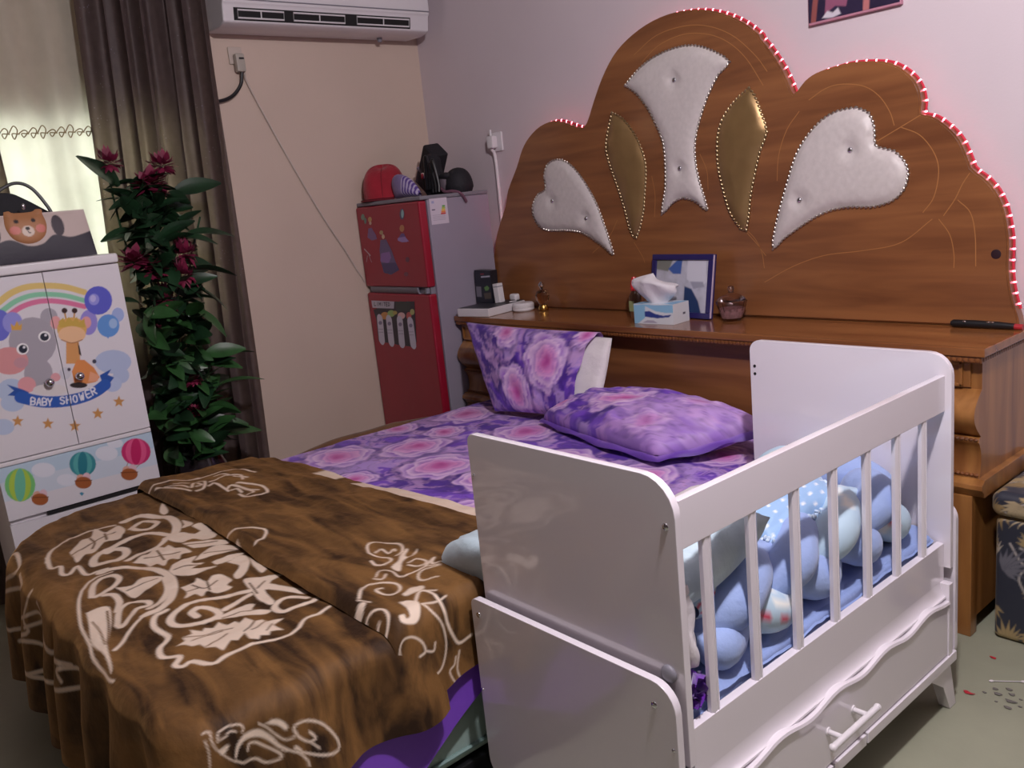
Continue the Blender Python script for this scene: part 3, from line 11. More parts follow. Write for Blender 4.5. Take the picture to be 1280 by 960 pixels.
CAB_DRAW=[('f',(186,208,226),0.0,[(0.4469,0.7233),(1.06,0.7228),(1.0516,0.6197),(0.4298,0.6387)]),('f',(205,215,228),0.0,[(0.4347,0.6629),(1.0567,0.6469),(1.0491,0.5774),(0.4199,0.5902)]),('f',(222,225,236),0.0,[(0.6654,0.6599),(0.6617,0.6518),(0.6546,0.6458),(0.6445,0.6422),(0.6327,0.6415),(0.6203,0.6438),(0.6084,0.6487),(0.5983,0.6558),(0.5909,0.6644),(0.5869,0.6737),(0.5867,0.6827),(0.5903,0.6906),(0.5973,0.6966),(0.6071,0.7002),(0.6188,0.701),(0.6312,0.6989),(0.6431,0.6941),(0.6534,0.6871),(0.661,0.6784),(0.6651,0.669)]),('f',(222,225,236),0.0,[(0.8963,0.6626),(0.8926,0.6542),(0.8852,0.6478),(0.8749,0.6439),(0.8627,0.643),(0.8498,0.6451),(0.8376,0.6501),(0.8271,0.6573),(0.8194,0.6662),(0.8153,0.6757),(0.815,0.6851),(0.8187,0.6934),(0.8259,0.6998),(0.836,0.7037),(0.8481,0.7047),(0.8609,0.7027),(0.8732,0.6979),(0.8838,0.6907),(0.8917,0.6818),(0.896,0.6721)]),('f',(222,225,236),0.0,[(0.73,0.6004),(0.727,0.5937),(0.7208,0.5887),(0.7123,0.5859),(0.7022,0.5855),(0.6915,0.5875),(0.6813,0.5918),(0.6725,0.5979),(0.6661,0.6052),(0.6626,0.613),(0.6624,0.6206),(0.6654,0.6271),(0.6714,0.6321),(0.6798,0.635),(0.6898,0.6355),(0.7005,0.6335),(0.7107,0.6293),(0.7196,0.6233),(0.7262,0.6159),(0.7298,0.608)]),('f',(222,225,236),0.0,[(0.9221,0.6973),(0.9196,0.6919),(0.9145,0.6879),(0.9072,0.6856),(0.8986,0.6851),(0.8894,0.6867),(0.8806,0.69),(0.8731,0.6948),(0.8675,0.7006),(0.8644,0.7068),(0.8641,0.7128),(0.8666,0.7181),(0.8716,0.7221),(0.8788,0.7245),(0.8873,0.7249),(0.8964,0.7235),(0.9053,0.7202),(0.9129,0.7154),(0.9186,0.7096),(0.9218,0.7034)]),('s',(150,120,100),0.0024,[(0.5065,0.6019),(0.5834,0.5858)]),('s',(150,120,100),0.0024,[(0.5551,0.5867),(0.6117,0.577)]),('f',(120,195,120),0.0,[(0.5885,0.6228),(0.5822,0.6042),(0.5717,0.5889),(0.558,0.5785),(0.5426,0.574),(0.5269,0.5757),(0.5126,0.5835),(0.5009,0.5965),(0.493,0.6134),(0.4897,0.6326),(0.4912,0.6522),(0.4973,0.6704),(0.5076,0.6855),(0.5209,0.6959),(0.5361,0.7007),(0.5517,0.6994),(0.5662,0.692),(0.5781,0.6792),(0.5863,0.6623),(0.5899,0.6428)]),('f',(175,205,80),0.0,[(0.5746,0.627),(0.569,0.6082),(0.5605,0.5924),(0.55,0.5811),(0.5384,0.5753),(0.5269,0.5757),(0.5167,0.5821),(0.5088,0.594),(0.5039,0.61),(0.5024,0.6287),(0.5046,0.6482),(0.5101,0.6666),(0.5184,0.6823),(0.5288,0.6936),(0.5403,0.6995),(0.5517,0.6994),(0.5619,0.6932),(0.57,0.6816),(0.5751,0.6656),(0.5767,0.6467)]),('f',(110,190,160),0.0,[(0.5569,0.6323),(0.5522,0.6134),(0.5462,0.5968),(0.5396,0.5843),(0.5329,0.577),(0.5269,0.5757),(0.5221,0.5804),(0.519,0.5908),(0.5179,0.6056),(0.5189,0.6236),(0.5219,0.6429),(0.5266,0.6617),(0.5325,0.6781),(0.5391,0.6906),(0.5457,0.6979),(0.5517,0.6994),(0.5565,0.6948),(0.5597,0.6846),(0.5608,0.6698),(0.5599,0.6518)]),('f',(220,170,150),0.0,[(0.6014,0.5776),(0.5997,0.5727),(0.5968,0.5688),(0.5929,0.5661),(0.5885,0.5651),(0.584,0.5656),(0.5798,0.5678),(0.5764,0.5713),(0.574,0.5759),(0.5729,0.5811),(0.5732,0.5863),(0.5749,0.5911),(0.5778,0.595),(0.5816,0.5977),(0.586,0.5988),(0.5905,0.5983),(0.5947,0.5961),(0.5982,0.5926),(0.6006,0.588),(0.6017,0.5828)]),('f',(225,190,200),0.0,[(0.6209,0.5768),(0.6192,0.5716),(0.6164,0.5672),(0.6127,0.5642),(0.6085,0.5628),(0.6043,0.5632),(0.6004,0.5654),(0.5973,0.569),(0.5952,0.5738),(0.5943,0.5793),(0.5948,0.5849),(0.5965,0.5902),(0.5993,0.5945),(0.603,0.5975),(0.6071,0.5989),(0.6113,0.5985),(0.6152,0.5964),(0.6184,0.5928),(0.6205,0.588),(0.6214,0.5825)]),('f',(165,95,55),0.0,[(0.6202,0.5556),(0.6175,0.5489),(0.6124,0.5438),(0.6053,0.5407),(0.5971,0.5399),(0.5884,0.5415),(0.5803,0.5453),(0.5734,0.5509),(0.5684,0.5578),(0.5659,0.5653),(0.5659,0.5726),(0.5686,0.5792),(0.5737,0.5843),(0.5807,0.5874),(0.5888,0.5883),(0.5974,0.5868),(0.6056,0.5831),(0.6126,0.5775),(0.6176,0.5706),(0.6203,0.563)]),('s',(120,65,40),0.0036,[(0.5672,0.5789),(0.622,0.5644)]),('s',(150,120,100),0.0025,[(0.7333,0.6295),(0.7407,0.6054)]),('s',(150,120,100),0.0025,[(0.7795,0.616),(0.7708,0.5965)]),('f',(60,140,150),0.0,[(0.8094,0.6428),(0.8042,0.6286),(0.7949,0.6171),(0.7825,0.6095),(0.7682,0.6065),(0.7535,0.6084),(0.7397,0.6149),(0.7283,0.6255),(0.7202,0.6389),(0.7164,0.6539),(0.717,0.6692),(0.7221,0.6831),(0.7311,0.6945),(0.7432,0.7021),(0.7573,0.7053),(0.772,0.7037),(0.7859,0.6975),(0.7975,0.6871),(0.8058,0.6736),(0.8099,0.6584)]),('f',(90,170,170),0.0,[(0.7962,0.6466),(0.7917,0.6322),(0.7843,0.6202),(0.7749,0.6118),(0.7642,0.6077),(0.7535,0.6084),(0.7437,0.6138),(0.7358,0.6232),(0.7306,0.6359),(0.7285,0.6505),(0.7297,0.6656),(0.7342,0.6797),(0.7414,0.6916),(0.7508,0.7),(0.7613,0.7042),(0.772,0.7037),(0.7818,0.6986),(0.7899,0.6892),(0.7952,0.6766),(0.7974,0.6619)]),('f',(45,125,140),0.0,[(0.7794,0.6514),(0.7757,0.6368),(0.7708,0.6242),(0.765,0.6147),(0.7591,0.6092),(0.7535,0.6084),(0.7488,0.6123),(0.7455,0.6204),(0.7439,0.632),(0.7441,0.6459),(0.7462,0.6609),(0.7498,0.6753),(0.7548,0.6879),(0.7605,0.6974),(0.7664,0.7028),(0.772,0.7037),(0.7767,0.7),(0.78,0.6919),(0.7817,0.6804),(0.7815,0.6664)]),('f',(220,170,150),0.0,[(0.7598,0.597),(0.7581,0.592),(0.755,0.5879),(0.751,0.5852),(0.7463,0.5841),(0.7416,0.5846),(0.7371,0.5869),(0.7334,0.5905),(0.7308,0.5952),(0.7296,0.6005),(0.7299,0.6059),(0.7316,0.6108),(0.7347,0.6148),(0.7387,0.6176),(0.7433,0.6187),(0.7481,0.6182),(0.7525,0.616),(0.7563,0.6124),(0.7589,0.6077),(0.7601,0.6024)]),('f',(225,190,200),0.0,[(0.7806,0.5963),(0.7788,0.5909),(0.7758,0.5864),(0.772,0.5833),(0.7676,0.5819),(0.7631,0.5823),(0.759,0.5845),(0.7556,0.5882),(0.7533,0.5931),(0.7523,0.5987),(0.7527,0.6045),(0.7545,0.6099),(0.7574,0.6144),(0.7613,0.6175),(0.7657,0.6189),(0.7701,0.6186),(0.7743,0.6164),(0.7777,0.6127),(0.78,0.6078),(0.781,0.6021)]),('f',(165,95,55),0.0,[(0.7801,0.5744),(0.7772,0.5676),(0.7718,0.5623),(0.7644,0.5591),(0.7556,0.5583),(0.7465,0.5599),(0.7378,0.5637),(0.7305,0.5695),(0.7251,0.5765),(0.7223,0.5842),(0.7223,0.5918),(0.7251,0.5985),(0.7304,0.6038),(0.7378,0.607),(0.7464,0.6079),(0.7555,0.6064),(0.7643,0.6027),(0.7717,0.5969),(0.7771,0.5899),(0.78,0.5821)]),('s',(120,65,40),0.0038,[(0.7236,0.5982),(0.7818,0.5835)]),('s',(150,120,100),0.0026,[(0.9297,0.6212),(0.9108,0.5901)]),('s',(150,120,100),0.0027,[(0.9845,0.6057),(0.9429,0.5808)]),('f',(200,50,110),0.0,[(1.0195,0.6357),(1.0136,0.6197),(1.0029,0.6069),(0.9883,0.5984),(0.9714,0.5952),(0.9539,0.5974),(0.9375,0.6048),(0.9238,0.6167),(0.9141,0.6319),(0.9093,0.6488),(0.9097,0.6659),(0.9155,0.6815),(0.9259,0.6942),(0.9401,0.7027),(0.9567,0.7062),(0.9741,0.7043),(0.9906,0.6972),(1.0047,0.6855),(1.0148,0.6703),(1.0199,0.6531)]),('f',(225,90,140),0.0,[(1.0039,0.64),(0.9988,0.6239),(0.9903,0.6104),(0.9792,0.601),(0.9667,0.5965),(0.9539,0.5974),(0.9423,0.6035),(0.9328,0.6142),(0.9263,0.6284),(0.9236,0.6448),(0.9248,0.6617),(0.9299,0.6776),(0.9382,0.6909),(0.9491,0.7003),(0.9614,0.705),(0.9741,0.7043),(0.9859,0.6985),(0.9955,0.6879),(1.0021,0.6737),(1.005,0.6572)]),('f',(195,40,100),0.0,[(0.9839,0.6455),(0.9798,0.6292),(0.9741,0.615),(0.9675,0.6043),(0.9605,0.5983),(0.9539,0.5974),(0.9483,0.6018),(0.9443,0.6109),(0.9422,0.624),(0.9422,0.6396),(0.9444,0.6564),(0.9484,0.6725),(0.954,0.6866),(0.9606,0.6972),(0.9675,0.7033),(0.9741,0.7043),(0.9797,0.7001),(0.9838,0.6911),(0.986,0.678),(0.986,0.6623)]),('f',(220,170,150),0.0,[(0.9313,0.5813),(0.9294,0.5762),(0.9262,0.572),(0.922,0.5692),(0.917,0.568),(0.9119,0.5687),(0.9072,0.5709),(0.9032,0.5747),(0.9004,0.5796),(0.8991,0.585),(0.8993,0.5906),(0.9011,0.5957),(0.9043,0.5999),(0.9085,0.6027),(0.9134,0.6039),(0.9185,0.6033),(0.9233,0.601),(0.9273,0.5973),(0.9301,0.5924),(0.9315,0.5869)]),('f',(225,190,200),0.0,[(0.9534,0.5806),(0.9516,0.575),(0.9484,0.5704),(0.9444,0.5672),(0.9397,0.5657),(0.9349,0.5661),(0.9305,0.5684),(0.9269,0.5723),(0.9244,0.5774),(0.9233,0.5832),(0.9236,0.5892),(0.9254,0.5947),(0.9285,0.5993),(0.9326,0.6025),(0.9372,0.604),(0.942,0.6036),(0.9464,0.6014),(0.9501,0.5975),(0.9526,0.5924),(0.9537,0.5866)]),('f',(165,95,55),0.0,[(0.9531,0.558),(0.9501,0.5509),(0.9444,0.5455),(0.9365,0.5422),(0.9272,0.5413),(0.9175,0.543),(0.9082,0.547),(0.9003,0.553),(0.8945,0.5603),(0.8915,0.5683),(0.8914,0.5761),(0.8943,0.583),(0.8999,0.5885),(0.9077,0.5918),(0.9169,0.5927),(0.9266,0.5911),(0.9359,0.5872),(0.9439,0.5813),(0.9498,0.5739),(0.953,0.5659)]),('s',(120,65,40),0.004,[(0.8926,0.5827),(0.9548,0.5674)]),('f',(60,140,170),0.0,[(0.7292,0.546),(0.7382,0.5487),(0.7453,0.541),(0.7363,0.5328)])]
FR_UP=[('f',(120,150,130),0.0,[(-4.0855,1.4694),(-4.0879,1.4641),(-4.0918,1.4593),(-4.0969,1.4557),(-4.1028,1.4534),(-4.1088,1.4528),(-4.1144,1.454),(-4.119,1.4567),(-4.1221,1.4608),(-4.1235,1.4658),(-4.123,1.4712),(-4.1206,1.4766),(-4.1166,1.4813),(-4.1115,1.485),(-4.1056,1.4872),(-4.0996,1.4878),(-4.094,1.4866),(-4.0895,1.4839),(-4.0864,1.4798),(-4.085,1.4749)]),('f',(100,130,120),0.0,[(-4.0704,1.4489),(-4.0725,1.4435),(-4.0757,1.4387),(-4.0797,1.435),(-4.0841,1.4327),(-4.0885,1.432),(-4.0925,1.433),(-4.0956,1.4357),(-4.0976,1.4397),(-4.0982,1.4447),(-4.0975,1.4501),(-4.0954,1.4555),(-4.0922,1.4603),(-4.0882,1.464),(-4.0837,1.4663),(-4.0793,1.4669),(-4.0754,1.4659),(-4.0723,1.4632),(-4.0703,1.4592),(-4.0697,1.4543)]),('f',(90,80,110),0.0,[(-3.7026,1.4654),(-3.7057,1.4566),(-3.7107,1.4487),(-3.7171,1.4426),(-3.7243,1.4388),(-3.7316,1.4377),(-3.7383,1.4395),(-3.7437,1.4439),(-3.7472,1.4505),(-3.7486,1.4587),(-3.7476,1.4677),(-3.7444,1.4765),(-3.7393,1.4843),(-3.7329,1.4904),(-3.7256,1.4941),(-3.7184,1.4951),(-3.7118,1.4933),(-3.7065,1.4889),(-3.703,1.4824),(-3.7016,1.4742)]),('f',(150,190,190),0.0,[(-3.7088,1.4677),(-3.7109,1.4615),(-3.7139,1.4558),(-3.7176,1.4514),(-3.7216,1.4487),(-3.7255,1.4478),(-3.729,1.449),(-3.7317,1.4521),(-3.7333,1.4568),(-3.7337,1.4626),(-3.7328,1.469),(-3.7307,1.4753),(-3.7277,1.4809),(-3.724,1.4853),(-3.72,1.488),(-3.7161,1.4888),(-3.7126,1.4876),(-3.7099,1.4845),(-3.7083,1.4799),(-3.7079,1.4741)]),('f',(190,150,100),0.0,[(-4.0161,1.453),(-4.0183,1.4482),(-4.0223,1.444),(-4.0275,1.4408),(-4.0337,1.4388),(-4.0401,1.4383),(-4.0461,1.4393),(-4.0511,1.4418),(-4.0546,1.4455),(-4.0564,1.45),(-4.0561,1.4548),(-4.0539,1.4596),(-4.0499,1.4638),(-4.0445,1.4671),(-4.0384,1.469),(-4.032,1.4695),(-4.0261,1.4684),(-4.0211,1.4659),(-4.0176,1.4623),(-4.0159,1.4578)]),('f',(195,165,150),0.0,[(-4.0236,1.4336),(-4.025,1.4307),(-4.0276,1.4281),(-4.0311,1.4262),(-4.0351,1.425),(-4.0394,1.4247),(-4.0434,1.4253),(-4.0468,1.4268),(-4.0492,1.4291),(-4.0504,1.4318),(-4.0503,1.4348),(-4.0489,1.4377),(-4.0463,1.4403),(-4.0428,1.4423),(-4.0387,1.4435),(-4.0344,1.4438),(-4.0304,1.4431),(-4.0271,1.4416),(-4.0247,1.4393),(-4.0235,1.4366)]),('f',(125,95,140),0.0,[(-4.0646,1.4089),(-4.03,1.412),(-3.9944,1.3712),(-3.9916,1.3492),(-4.0438,1.3419),(-4.0857,1.3609)]),('f',(190,130,90),0.0,[(-3.7186,1.3955),(-3.721,1.3898),(-3.7254,1.3847),(-3.7314,1.3808),(-3.7383,1.3783),(-3.7455,1.3777),(-3.7524,1.3788),(-3.7581,1.3817),(-3.7622,1.3861),(-3.7642,1.3914),(-3.764,1.3973),(-3.7615,1.403),(-3.7571,1.4081),(-3.7511,1.412),(-3.7441,1.4144),(-3.7369,1.415),(-3.7301,1.4138),(-3.7244,1.4109),(-3.7204,1.4066),(-3.7184,1.4013)]),('f',(110,80,140),0.0,[(-3.7546,1.3717),(-3.728,1.3708),(-3.714,1.3494),(-3.7959,1.3434)]),('f',(160,130,190),0.0,[(-3.7945,1.3497),(-3.7205,1.3538),(-3.6887,1.3277),(-3.7576,1.3254),(-3.7941,1.3348)]),('f',(175,150,110),0.0,[(-3.9211,1.3818),(-3.9229,1.3781),(-3.9265,1.3748),(-3.9314,1.3723),(-3.9373,1.3708),(-3.9434,1.3704),(-3.9493,1.3712),(-3.9543,1.3731),(-3.958,1.3759),(-3.9599,1.3794),(-3.9599,1.3831),(-3.9581,1.3868),(-3.9544,1.3901),(-3.9495,1.3926),(-3.9436,1.3941),(-3.9375,1.3945),(-3.9316,1.3937),(-3.9266,1.3917),(-3.923,1.3889),(-3.9211,1.3855)]),('f',(210,180,150),0.0,[(-3.9111,1.3598),(-3.9128,1.3558),(-3.916,1.3523),(-3.9203,1.3496),(-3.9252,1.3479),(-3.9304,1.3474),(-3.9352,1.3482),(-3.9393,1.3501),(-3.9421,1.3531),(-3.9436,1.3568),(-3.9434,1.3608),(-3.9416,1.3648),(-3.9384,1.3683),(-3.9341,1.3711),(-3.9291,1.3727),(-3.924,1.3732),(-3.9192,1.3724),(-3.9151,1.3704),(-3.9123,1.3675),(-3.9109,1.3638)]),('f',(105,90,130),0.0,[(-3.9599,1.3439),(-3.9022,1.3465),(-3.861,1.285),(-3.8416,1.2328),(-3.8135,1.185),(-3.8992,1.1589),(-3.9694,1.1721),(-3.986,1.2388),(-3.9811,1.2917)]),('f',(140,105,170),0.0,[(-3.969,1.2739),(-3.8859,1.2811),(-3.8772,1.2506),(-3.9086,1.2204),(-3.9883,1.23)]),('f',(75,65,110),0.0,[(-3.9822,1.221),(-3.8437,1.2242),(-3.8135,1.185),(-3.8901,1.1633),(-3.9623,1.1677)]),('s',(200,180,190),0.0099,[(-4.132,1.2993),(-4.0807,1.2646)]),('s',(180,160,170),0.0075,[(-4.1112,1.2628),(-4.1281,1.2314)]),('s',(180,160,170),0.0074,[(-4.094,1.2626),(-4.0771,1.2286)]),('f',(110,60,80),0.0,[(-3.709,1.2377),(-3.7109,1.2332),(-3.7145,1.2291),(-3.7195,1.2259),(-3.7252,1.2238),(-3.7313,1.2231),(-3.737,1.2239),(-3.7418,1.2261),(-3.7453,1.2294),(-3.747,1.2336),(-3.7469,1.2382),(-3.745,1.2428),(-3.7413,1.2469),(-3.7363,1.2501),(-3.7306,1.2521),(-3.7245,1.2527),(-3.7189,1.2519),(-3.7141,1.2498),(-3.7106,1.2465),(-3.7089,1.2423)]),('f',(115,62,82),0.0,[(-3.7348,1.1634),(-3.7367,1.1597),(-3.7405,1.1564),(-3.7459,1.1537),(-3.7523,1.152),(-3.759,1.1514),(-3.7656,1.152),(-3.7712,1.1537),(-3.7754,1.1563),(-3.7777,1.1597),(-3.7779,1.1634),(-3.776,1.1671),(-3.7722,1.1705),(-3.7668,1.1732),(-3.7604,1.1749),(-3.7536,1.1754),(-3.7471,1.1748),(-3.7415,1.1731),(-3.7373,1.1705),(-3.7351,1.1671)])]
FR_LOW=[('f',(45,42,55),0.0,[(-4.127,0.9665),(-3.9103,1.0178),(-3.7111,1.0247),(-3.738,0.8091),(-3.7795,0.7784),(-3.8788,0.7801),(-3.988,0.7855),(-4.1169,0.7902),(-4.1094,0.9128)]),('f',(185,180,195),0.0,[(-4.1356,1.0184),(-3.9027,1.0188),(-3.9158,0.9794),(-4.1322,0.9768)]),('f',(50,60,60),0.0,[(-3.8961,1.0161),(-3.7534,1.0197),(-3.7636,0.9743),(-3.8934,0.966)]),('f',(200,140,80),0.0,[(-3.9735,0.9388),(-3.977,0.9323),(-3.9843,0.9263),(-3.9946,0.9214),(-4.007,0.9179),(-4.0202,0.9164),(-4.033,0.9169),(-4.044,0.9194),(-4.0523,0.9236),(-4.0569,0.9292),(-4.0573,0.9356),(-4.0537,0.9422),(-4.0462,0.9482),(-4.0357,0.9531),(-4.0232,0.9565),(-4.01,0.958),(-3.9974,0.9574),(-3.9865,0.9549),(-3.9784,0.9506),(-3.974,0.9451)]),('f',(150,180,110),0.0,[(-3.911,0.9533),(-3.9141,0.9475),(-3.9206,0.9422),(-3.9298,0.9378),(-3.9407,0.9348),(-3.9525,0.9335),(-3.9638,0.9339),(-3.9736,0.9362),(-3.981,0.94),(-3.9851,0.9449),(-3.9855,0.9506),(-3.9823,0.9564),(-3.9757,0.9618),(-3.9664,0.9661),(-3.9553,0.9691),(-3.9436,0.9704),(-3.9324,0.9699),(-3.9227,0.9676),(-3.9155,0.9638),(-3.9114,0.9589)]),('f',(220,180,180),0.0,[(-3.8159,0.9447),(-3.819,0.939),(-3.8252,0.9338),(-3.8341,0.9295),(-3.8447,0.9265),(-3.8561,0.9251),(-3.8671,0.9256),(-3.8766,0.9278),(-3.8837,0.9315),(-3.8877,0.9364),(-3.8882,0.942),(-3.8851,0.9477),(-3.8787,0.953),(-3.8697,0.9573),(-3.859,0.9602),(-3.8476,0.9615),(-3.8367,0.961),(-3.8273,0.9588),(-3.8203,0.9551),(-3.8164,0.9502)]),('f',(190,90,90),0.0,[(-3.7559,0.947),(-3.7584,0.9408),(-3.7632,0.9351),(-3.7696,0.9304),(-3.7771,0.9273),(-3.785,0.926),(-3.7924,0.9267),(-3.7987,0.9293),(-3.8032,0.9335),(-3.8054,0.9389),(-3.8052,0.9451),(-3.8026,0.9513),(-3.7978,0.957),(-3.7913,0.9617),(-3.7838,0.9647),(-3.776,0.966),(-3.7686,0.9653),(-3.7624,0.9627),(-3.7579,0.9585),(-3.7557,0.9531)]),('f',(170,170,110),0.0,[(-3.7237,0.9678),(-3.7257,0.9628),(-3.7297,0.9583),(-3.7351,0.9547),(-3.7414,0.9522),(-3.748,0.9512),(-3.7543,0.9517),(-3.7596,0.9538),(-3.7635,0.9571),(-3.7655,0.9615),(-3.7654,0.9663),(-3.7633,0.9713),(-3.7593,0.9758),(-3.7539,0.9795),(-3.7476,0.9819),(-3.7409,0.9829),(-3.7347,0.9823),(-3.7294,0.9802),(-3.7256,0.9769),(-3.7236,0.9726)]),('f',(180,160,90),0.0,[(-3.888,0.9581),(-3.8898,0.9549),(-3.8936,0.952),(-3.899,0.9496),(-3.9055,0.9479),(-3.9124,0.9471),(-3.9192,0.9474),(-3.925,0.9486),(-3.9294,0.9507),(-3.9318,0.9534),(-3.9322,0.9566),(-3.9303,0.9598),(-3.9265,0.9627),(-3.9211,0.9651),(-3.9146,0.9668),(-3.9076,0.9675),(-3.9009,0.9673),(-3.8951,0.966),(-3.8908,0.9639),(-3.8884,0.9612)]),('s',(200,195,212),0.0597,[(-4.0703,0.9144),(-4.0793,0.8009)]),('f',(130,120,150),0.0,[(-4.0525,0.8964),(-4.0543,0.893),(-4.0577,0.8898),(-4.0624,0.8872),(-4.068,0.8854),(-4.0739,0.8846),(-4.0795,0.8849),(-4.0844,0.8862),(-4.0879,0.8884),(-4.0898,0.8914),(-4.0899,0.8947),(-4.0881,0.8982),(-4.0847,0.9014),(-4.0799,0.904),(-4.0743,0.9057),(-4.0684,0.9065),(-4.0628,0.9062),(-4.058,0.9049),(-4.0545,0.9027),(-4.0526,0.8997)]),('s',(150,145,165),0.0034,[(-4.0997,0.8586),(-4.0529,0.861)]),('s',(150,145,165),0.0034,[(-4.1,0.8418),(-4.0532,0.8443)]),('s',(200,195,212),0.0584,[(-3.9795,0.914),(-3.9839,0.7961)]),('f',(130,120,150),0.0,[(-3.9621,0.8963),(-3.9638,0.8929),(-3.9671,0.8898),(-3.9717,0.8872),(-3.9771,0.8854),(-3.9828,0.8846),(-3.9883,0.8849),(-3.993,0.8862),(-3.9965,0.8884),(-3.9983,0.8913),(-3.9984,0.8946),(-3.9967,0.898),(-3.9934,0.9012),(-3.9888,0.9037),(-3.9833,0.9055),(-3.9776,0.9062),(-3.9721,0.906),(-3.9675,0.9046),(-3.9641,0.9024),(-3.9622,0.8995)]),('s',(150,145,165),0.0033,[(-4.0078,0.8591),(-3.9623,0.8614)]),('s',(150,145,165),0.0033,[(-4.008,0.8425),(-3.9625,0.8449)]),('s',(200,195,212),0.057,[(-3.8729,0.9144),(-3.8813,0.7942)]),('f',(130,120,150),0.0,[(-3.8561,0.897),(-3.8577,0.8936),(-3.8609,0.8906),(-3.8653,0.8881),(-3.8705,0.8863),(-3.876,0.8855),(-3.8813,0.8858),(-3.8859,0.8871),(-3.8892,0.8893),(-3.891,0.8921),(-3.8911,0.8954),(-3.8895,0.8987),(-3.8863,0.9018),(-3.8819,0.9043),(-3.8766,0.906),(-3.8711,0.9068),(-3.8658,0.9065),(-3.8613,0.9052),(-3.858,0.903),(-3.8562,0.9002)]),('s',(150,145,165),0.0033,[(-3.9,0.8604),(-3.8561,0.8627)]),('s',(150,145,165),0.0033,[(-3.9002,0.8441),(-3.8563,0.8465)]),('s',(200,195,212),0.0554,[(-3.774,0.9126),(-3.7723,0.795)]),('f',(130,120,150),0.0,[(-3.7576,0.8955),(-3.7592,0.8922),(-3.7622,0.8892),(-3.7665,0.8867),(-3.7715,0.885),(-3.7769,0.8842),(-3.782,0.8845),(-3.7864,0.8858),(-3.7896,0.8879),(-3.7914,0.8907),(-3.7915,0.8939),(-3.7899,0.8972),(-3.7869,0.9002),(-3.7826,0.9027),(-3.7775,0.9044),(-3.7722,0.9051),(-3.7671,0.9049),(-3.7627,0.9036),(-3.7595,0.9014),(-3.7577,0.8987)]),('s',(150,145,165),0.0032,[(-3.8,0.8595),(-3.7575,0.8617)]),('s',(150,145,165),0.0032,[(-3.8001,0.8435),(-3.7576,0.8458)]),('s',(60,58,72),0.0051,[(-4.1041,1.0085),(-4.1095,0.9909),(-4.0955,0.9911)]),('s',(60,58,72),0.0051,[(-4.0777,0.9913),(-4.0723,1.0088)]),('s',(60,58,72),0.0051,[(-4.0615,0.9915),(-4.0562,1.0089),(-4.0517,0.9986),(-4.0409,1.0091),(-4.0462,0.9917)]),('s',(60,58,72),0.005,[(-4.0301,0.9918),(-4.0249,1.0092)]),('s',(60,58,72),0.005,[(-4.009,1.0093),(-3.9939,1.0095)]),('s',(60,58,72),0.005,[(-4.0014,1.0094),(-4.0066,0.9921)]),('s',(60,58,72),0.005,[(-3.9707,1.0097),(-3.9857,1.0095),(-3.9908,0.9923),(-3.9758,0.9925)]),('s',(60,58,72),0.005,[(-3.9882,1.0009),(-3.9763,1.001)]),('s',(60,58,72),0.0049,[(-3.9676,0.9925),(-3.9625,1.0097),(-3.9526,1.0081),(-3.9502,1.0013),(-3.9567,0.9944),(-3.9676,0.9925)])]
import bpy, bmesh, math, random
import numpy as np
from mathutils import Vector, Matrix
from mathutils.geometry import delaunay_2d_cdt
PI = math.pi
COL = bpy.context.scene.collection
rnd = random.Random(7)

# ------------------------------------------------------------------ colour and materials
def lin(c):
    out = []
    for v in c[:3]:
        v = v / 255.0
        out.append(v / 12.92 if v <= 0.04045 else ((v + 0.055) / 1.055) ** 2.4)
    return tuple(out)

def nodes_of(name):
    m = bpy.data.materials.new(name); m.use_nodes = True
    nt = m.node_tree; b = nt.nodes['Principled BSDF']
    return m, nt, b

def mat(name, rgb, rough=0.5, var=0.08, scale=8.0, metal=0.0, bump=0.0, bscale=60.0, coat=0.0, sheen=0.0, spec=0.5, stretch=(1, 1, 1)):
    """plain surface with a little procedural unevenness in colour, gloss and relief"""
    m, nt, b = nodes_of(name)
    tc = nt.nodes.new('ShaderNodeTexCoord'); mp = nt.nodes.new('ShaderNodeMapping'); mp.inputs['Scale'].default_value = stretch
    nt.links.new(tc.outputs['Object'], mp.inputs['Vector'])
    n = nt.nodes.new('ShaderNodeTexNoise'); n.inputs['Scale'].default_value = scale; n.inputs['Detail'].default_value = 4
    nt.links.new(mp.outputs['Vector'], n.inputs['Vector'])
    r = nt.nodes.new('ShaderNodeValToRGB'); c = lin(rgb)
    r.color_ramp.elements[0].position = 0.3; r.color_ramp.elements[1].position = 0.7
    r.color_ramp.elements[0].color = tuple(v * (1 - var) for v in c) + (1,)
    r.color_ramp.elements[1].color = tuple(min(1, v * (1 + var)) for v in c) + (1,)
    nt.links.new(n.outputs['Fac'], r.inputs['Fac']); nt.links.new(r.outputs['Color'], b.inputs['Base Color'])
    b.inputs['Roughness'].default_value = rough; b.inputs['Metallic'].default_value = metal
    b.inputs['Specular IOR Level'].default_value = spec
    b.inputs['Coat Weight'].default_value = coat; b.inputs['Coat Roughness'].default_value = 0.15
    b.inputs['Sheen Weight'].default_value = sheen
    if bump:
        n2 = nt.nodes.new('ShaderNodeTexNoise'); n2.inputs['Scale'].default_value = bscale; n2.inputs['Detail'].default_value = 3
        nt.links.new(tc.outputs['Object'], n2.inputs['Vector'])
        bp = nt.nodes.new('ShaderNodeBump'); bp.inputs['Strength'].default_value = bump; bp.inputs['Distance'].default_value = 0.01
        nt.links.new(n2.outputs['Fac'], bp.inputs['Height']); nt.links.new(bp.outputs['Normal'], b.inputs['Normal'])
    return m

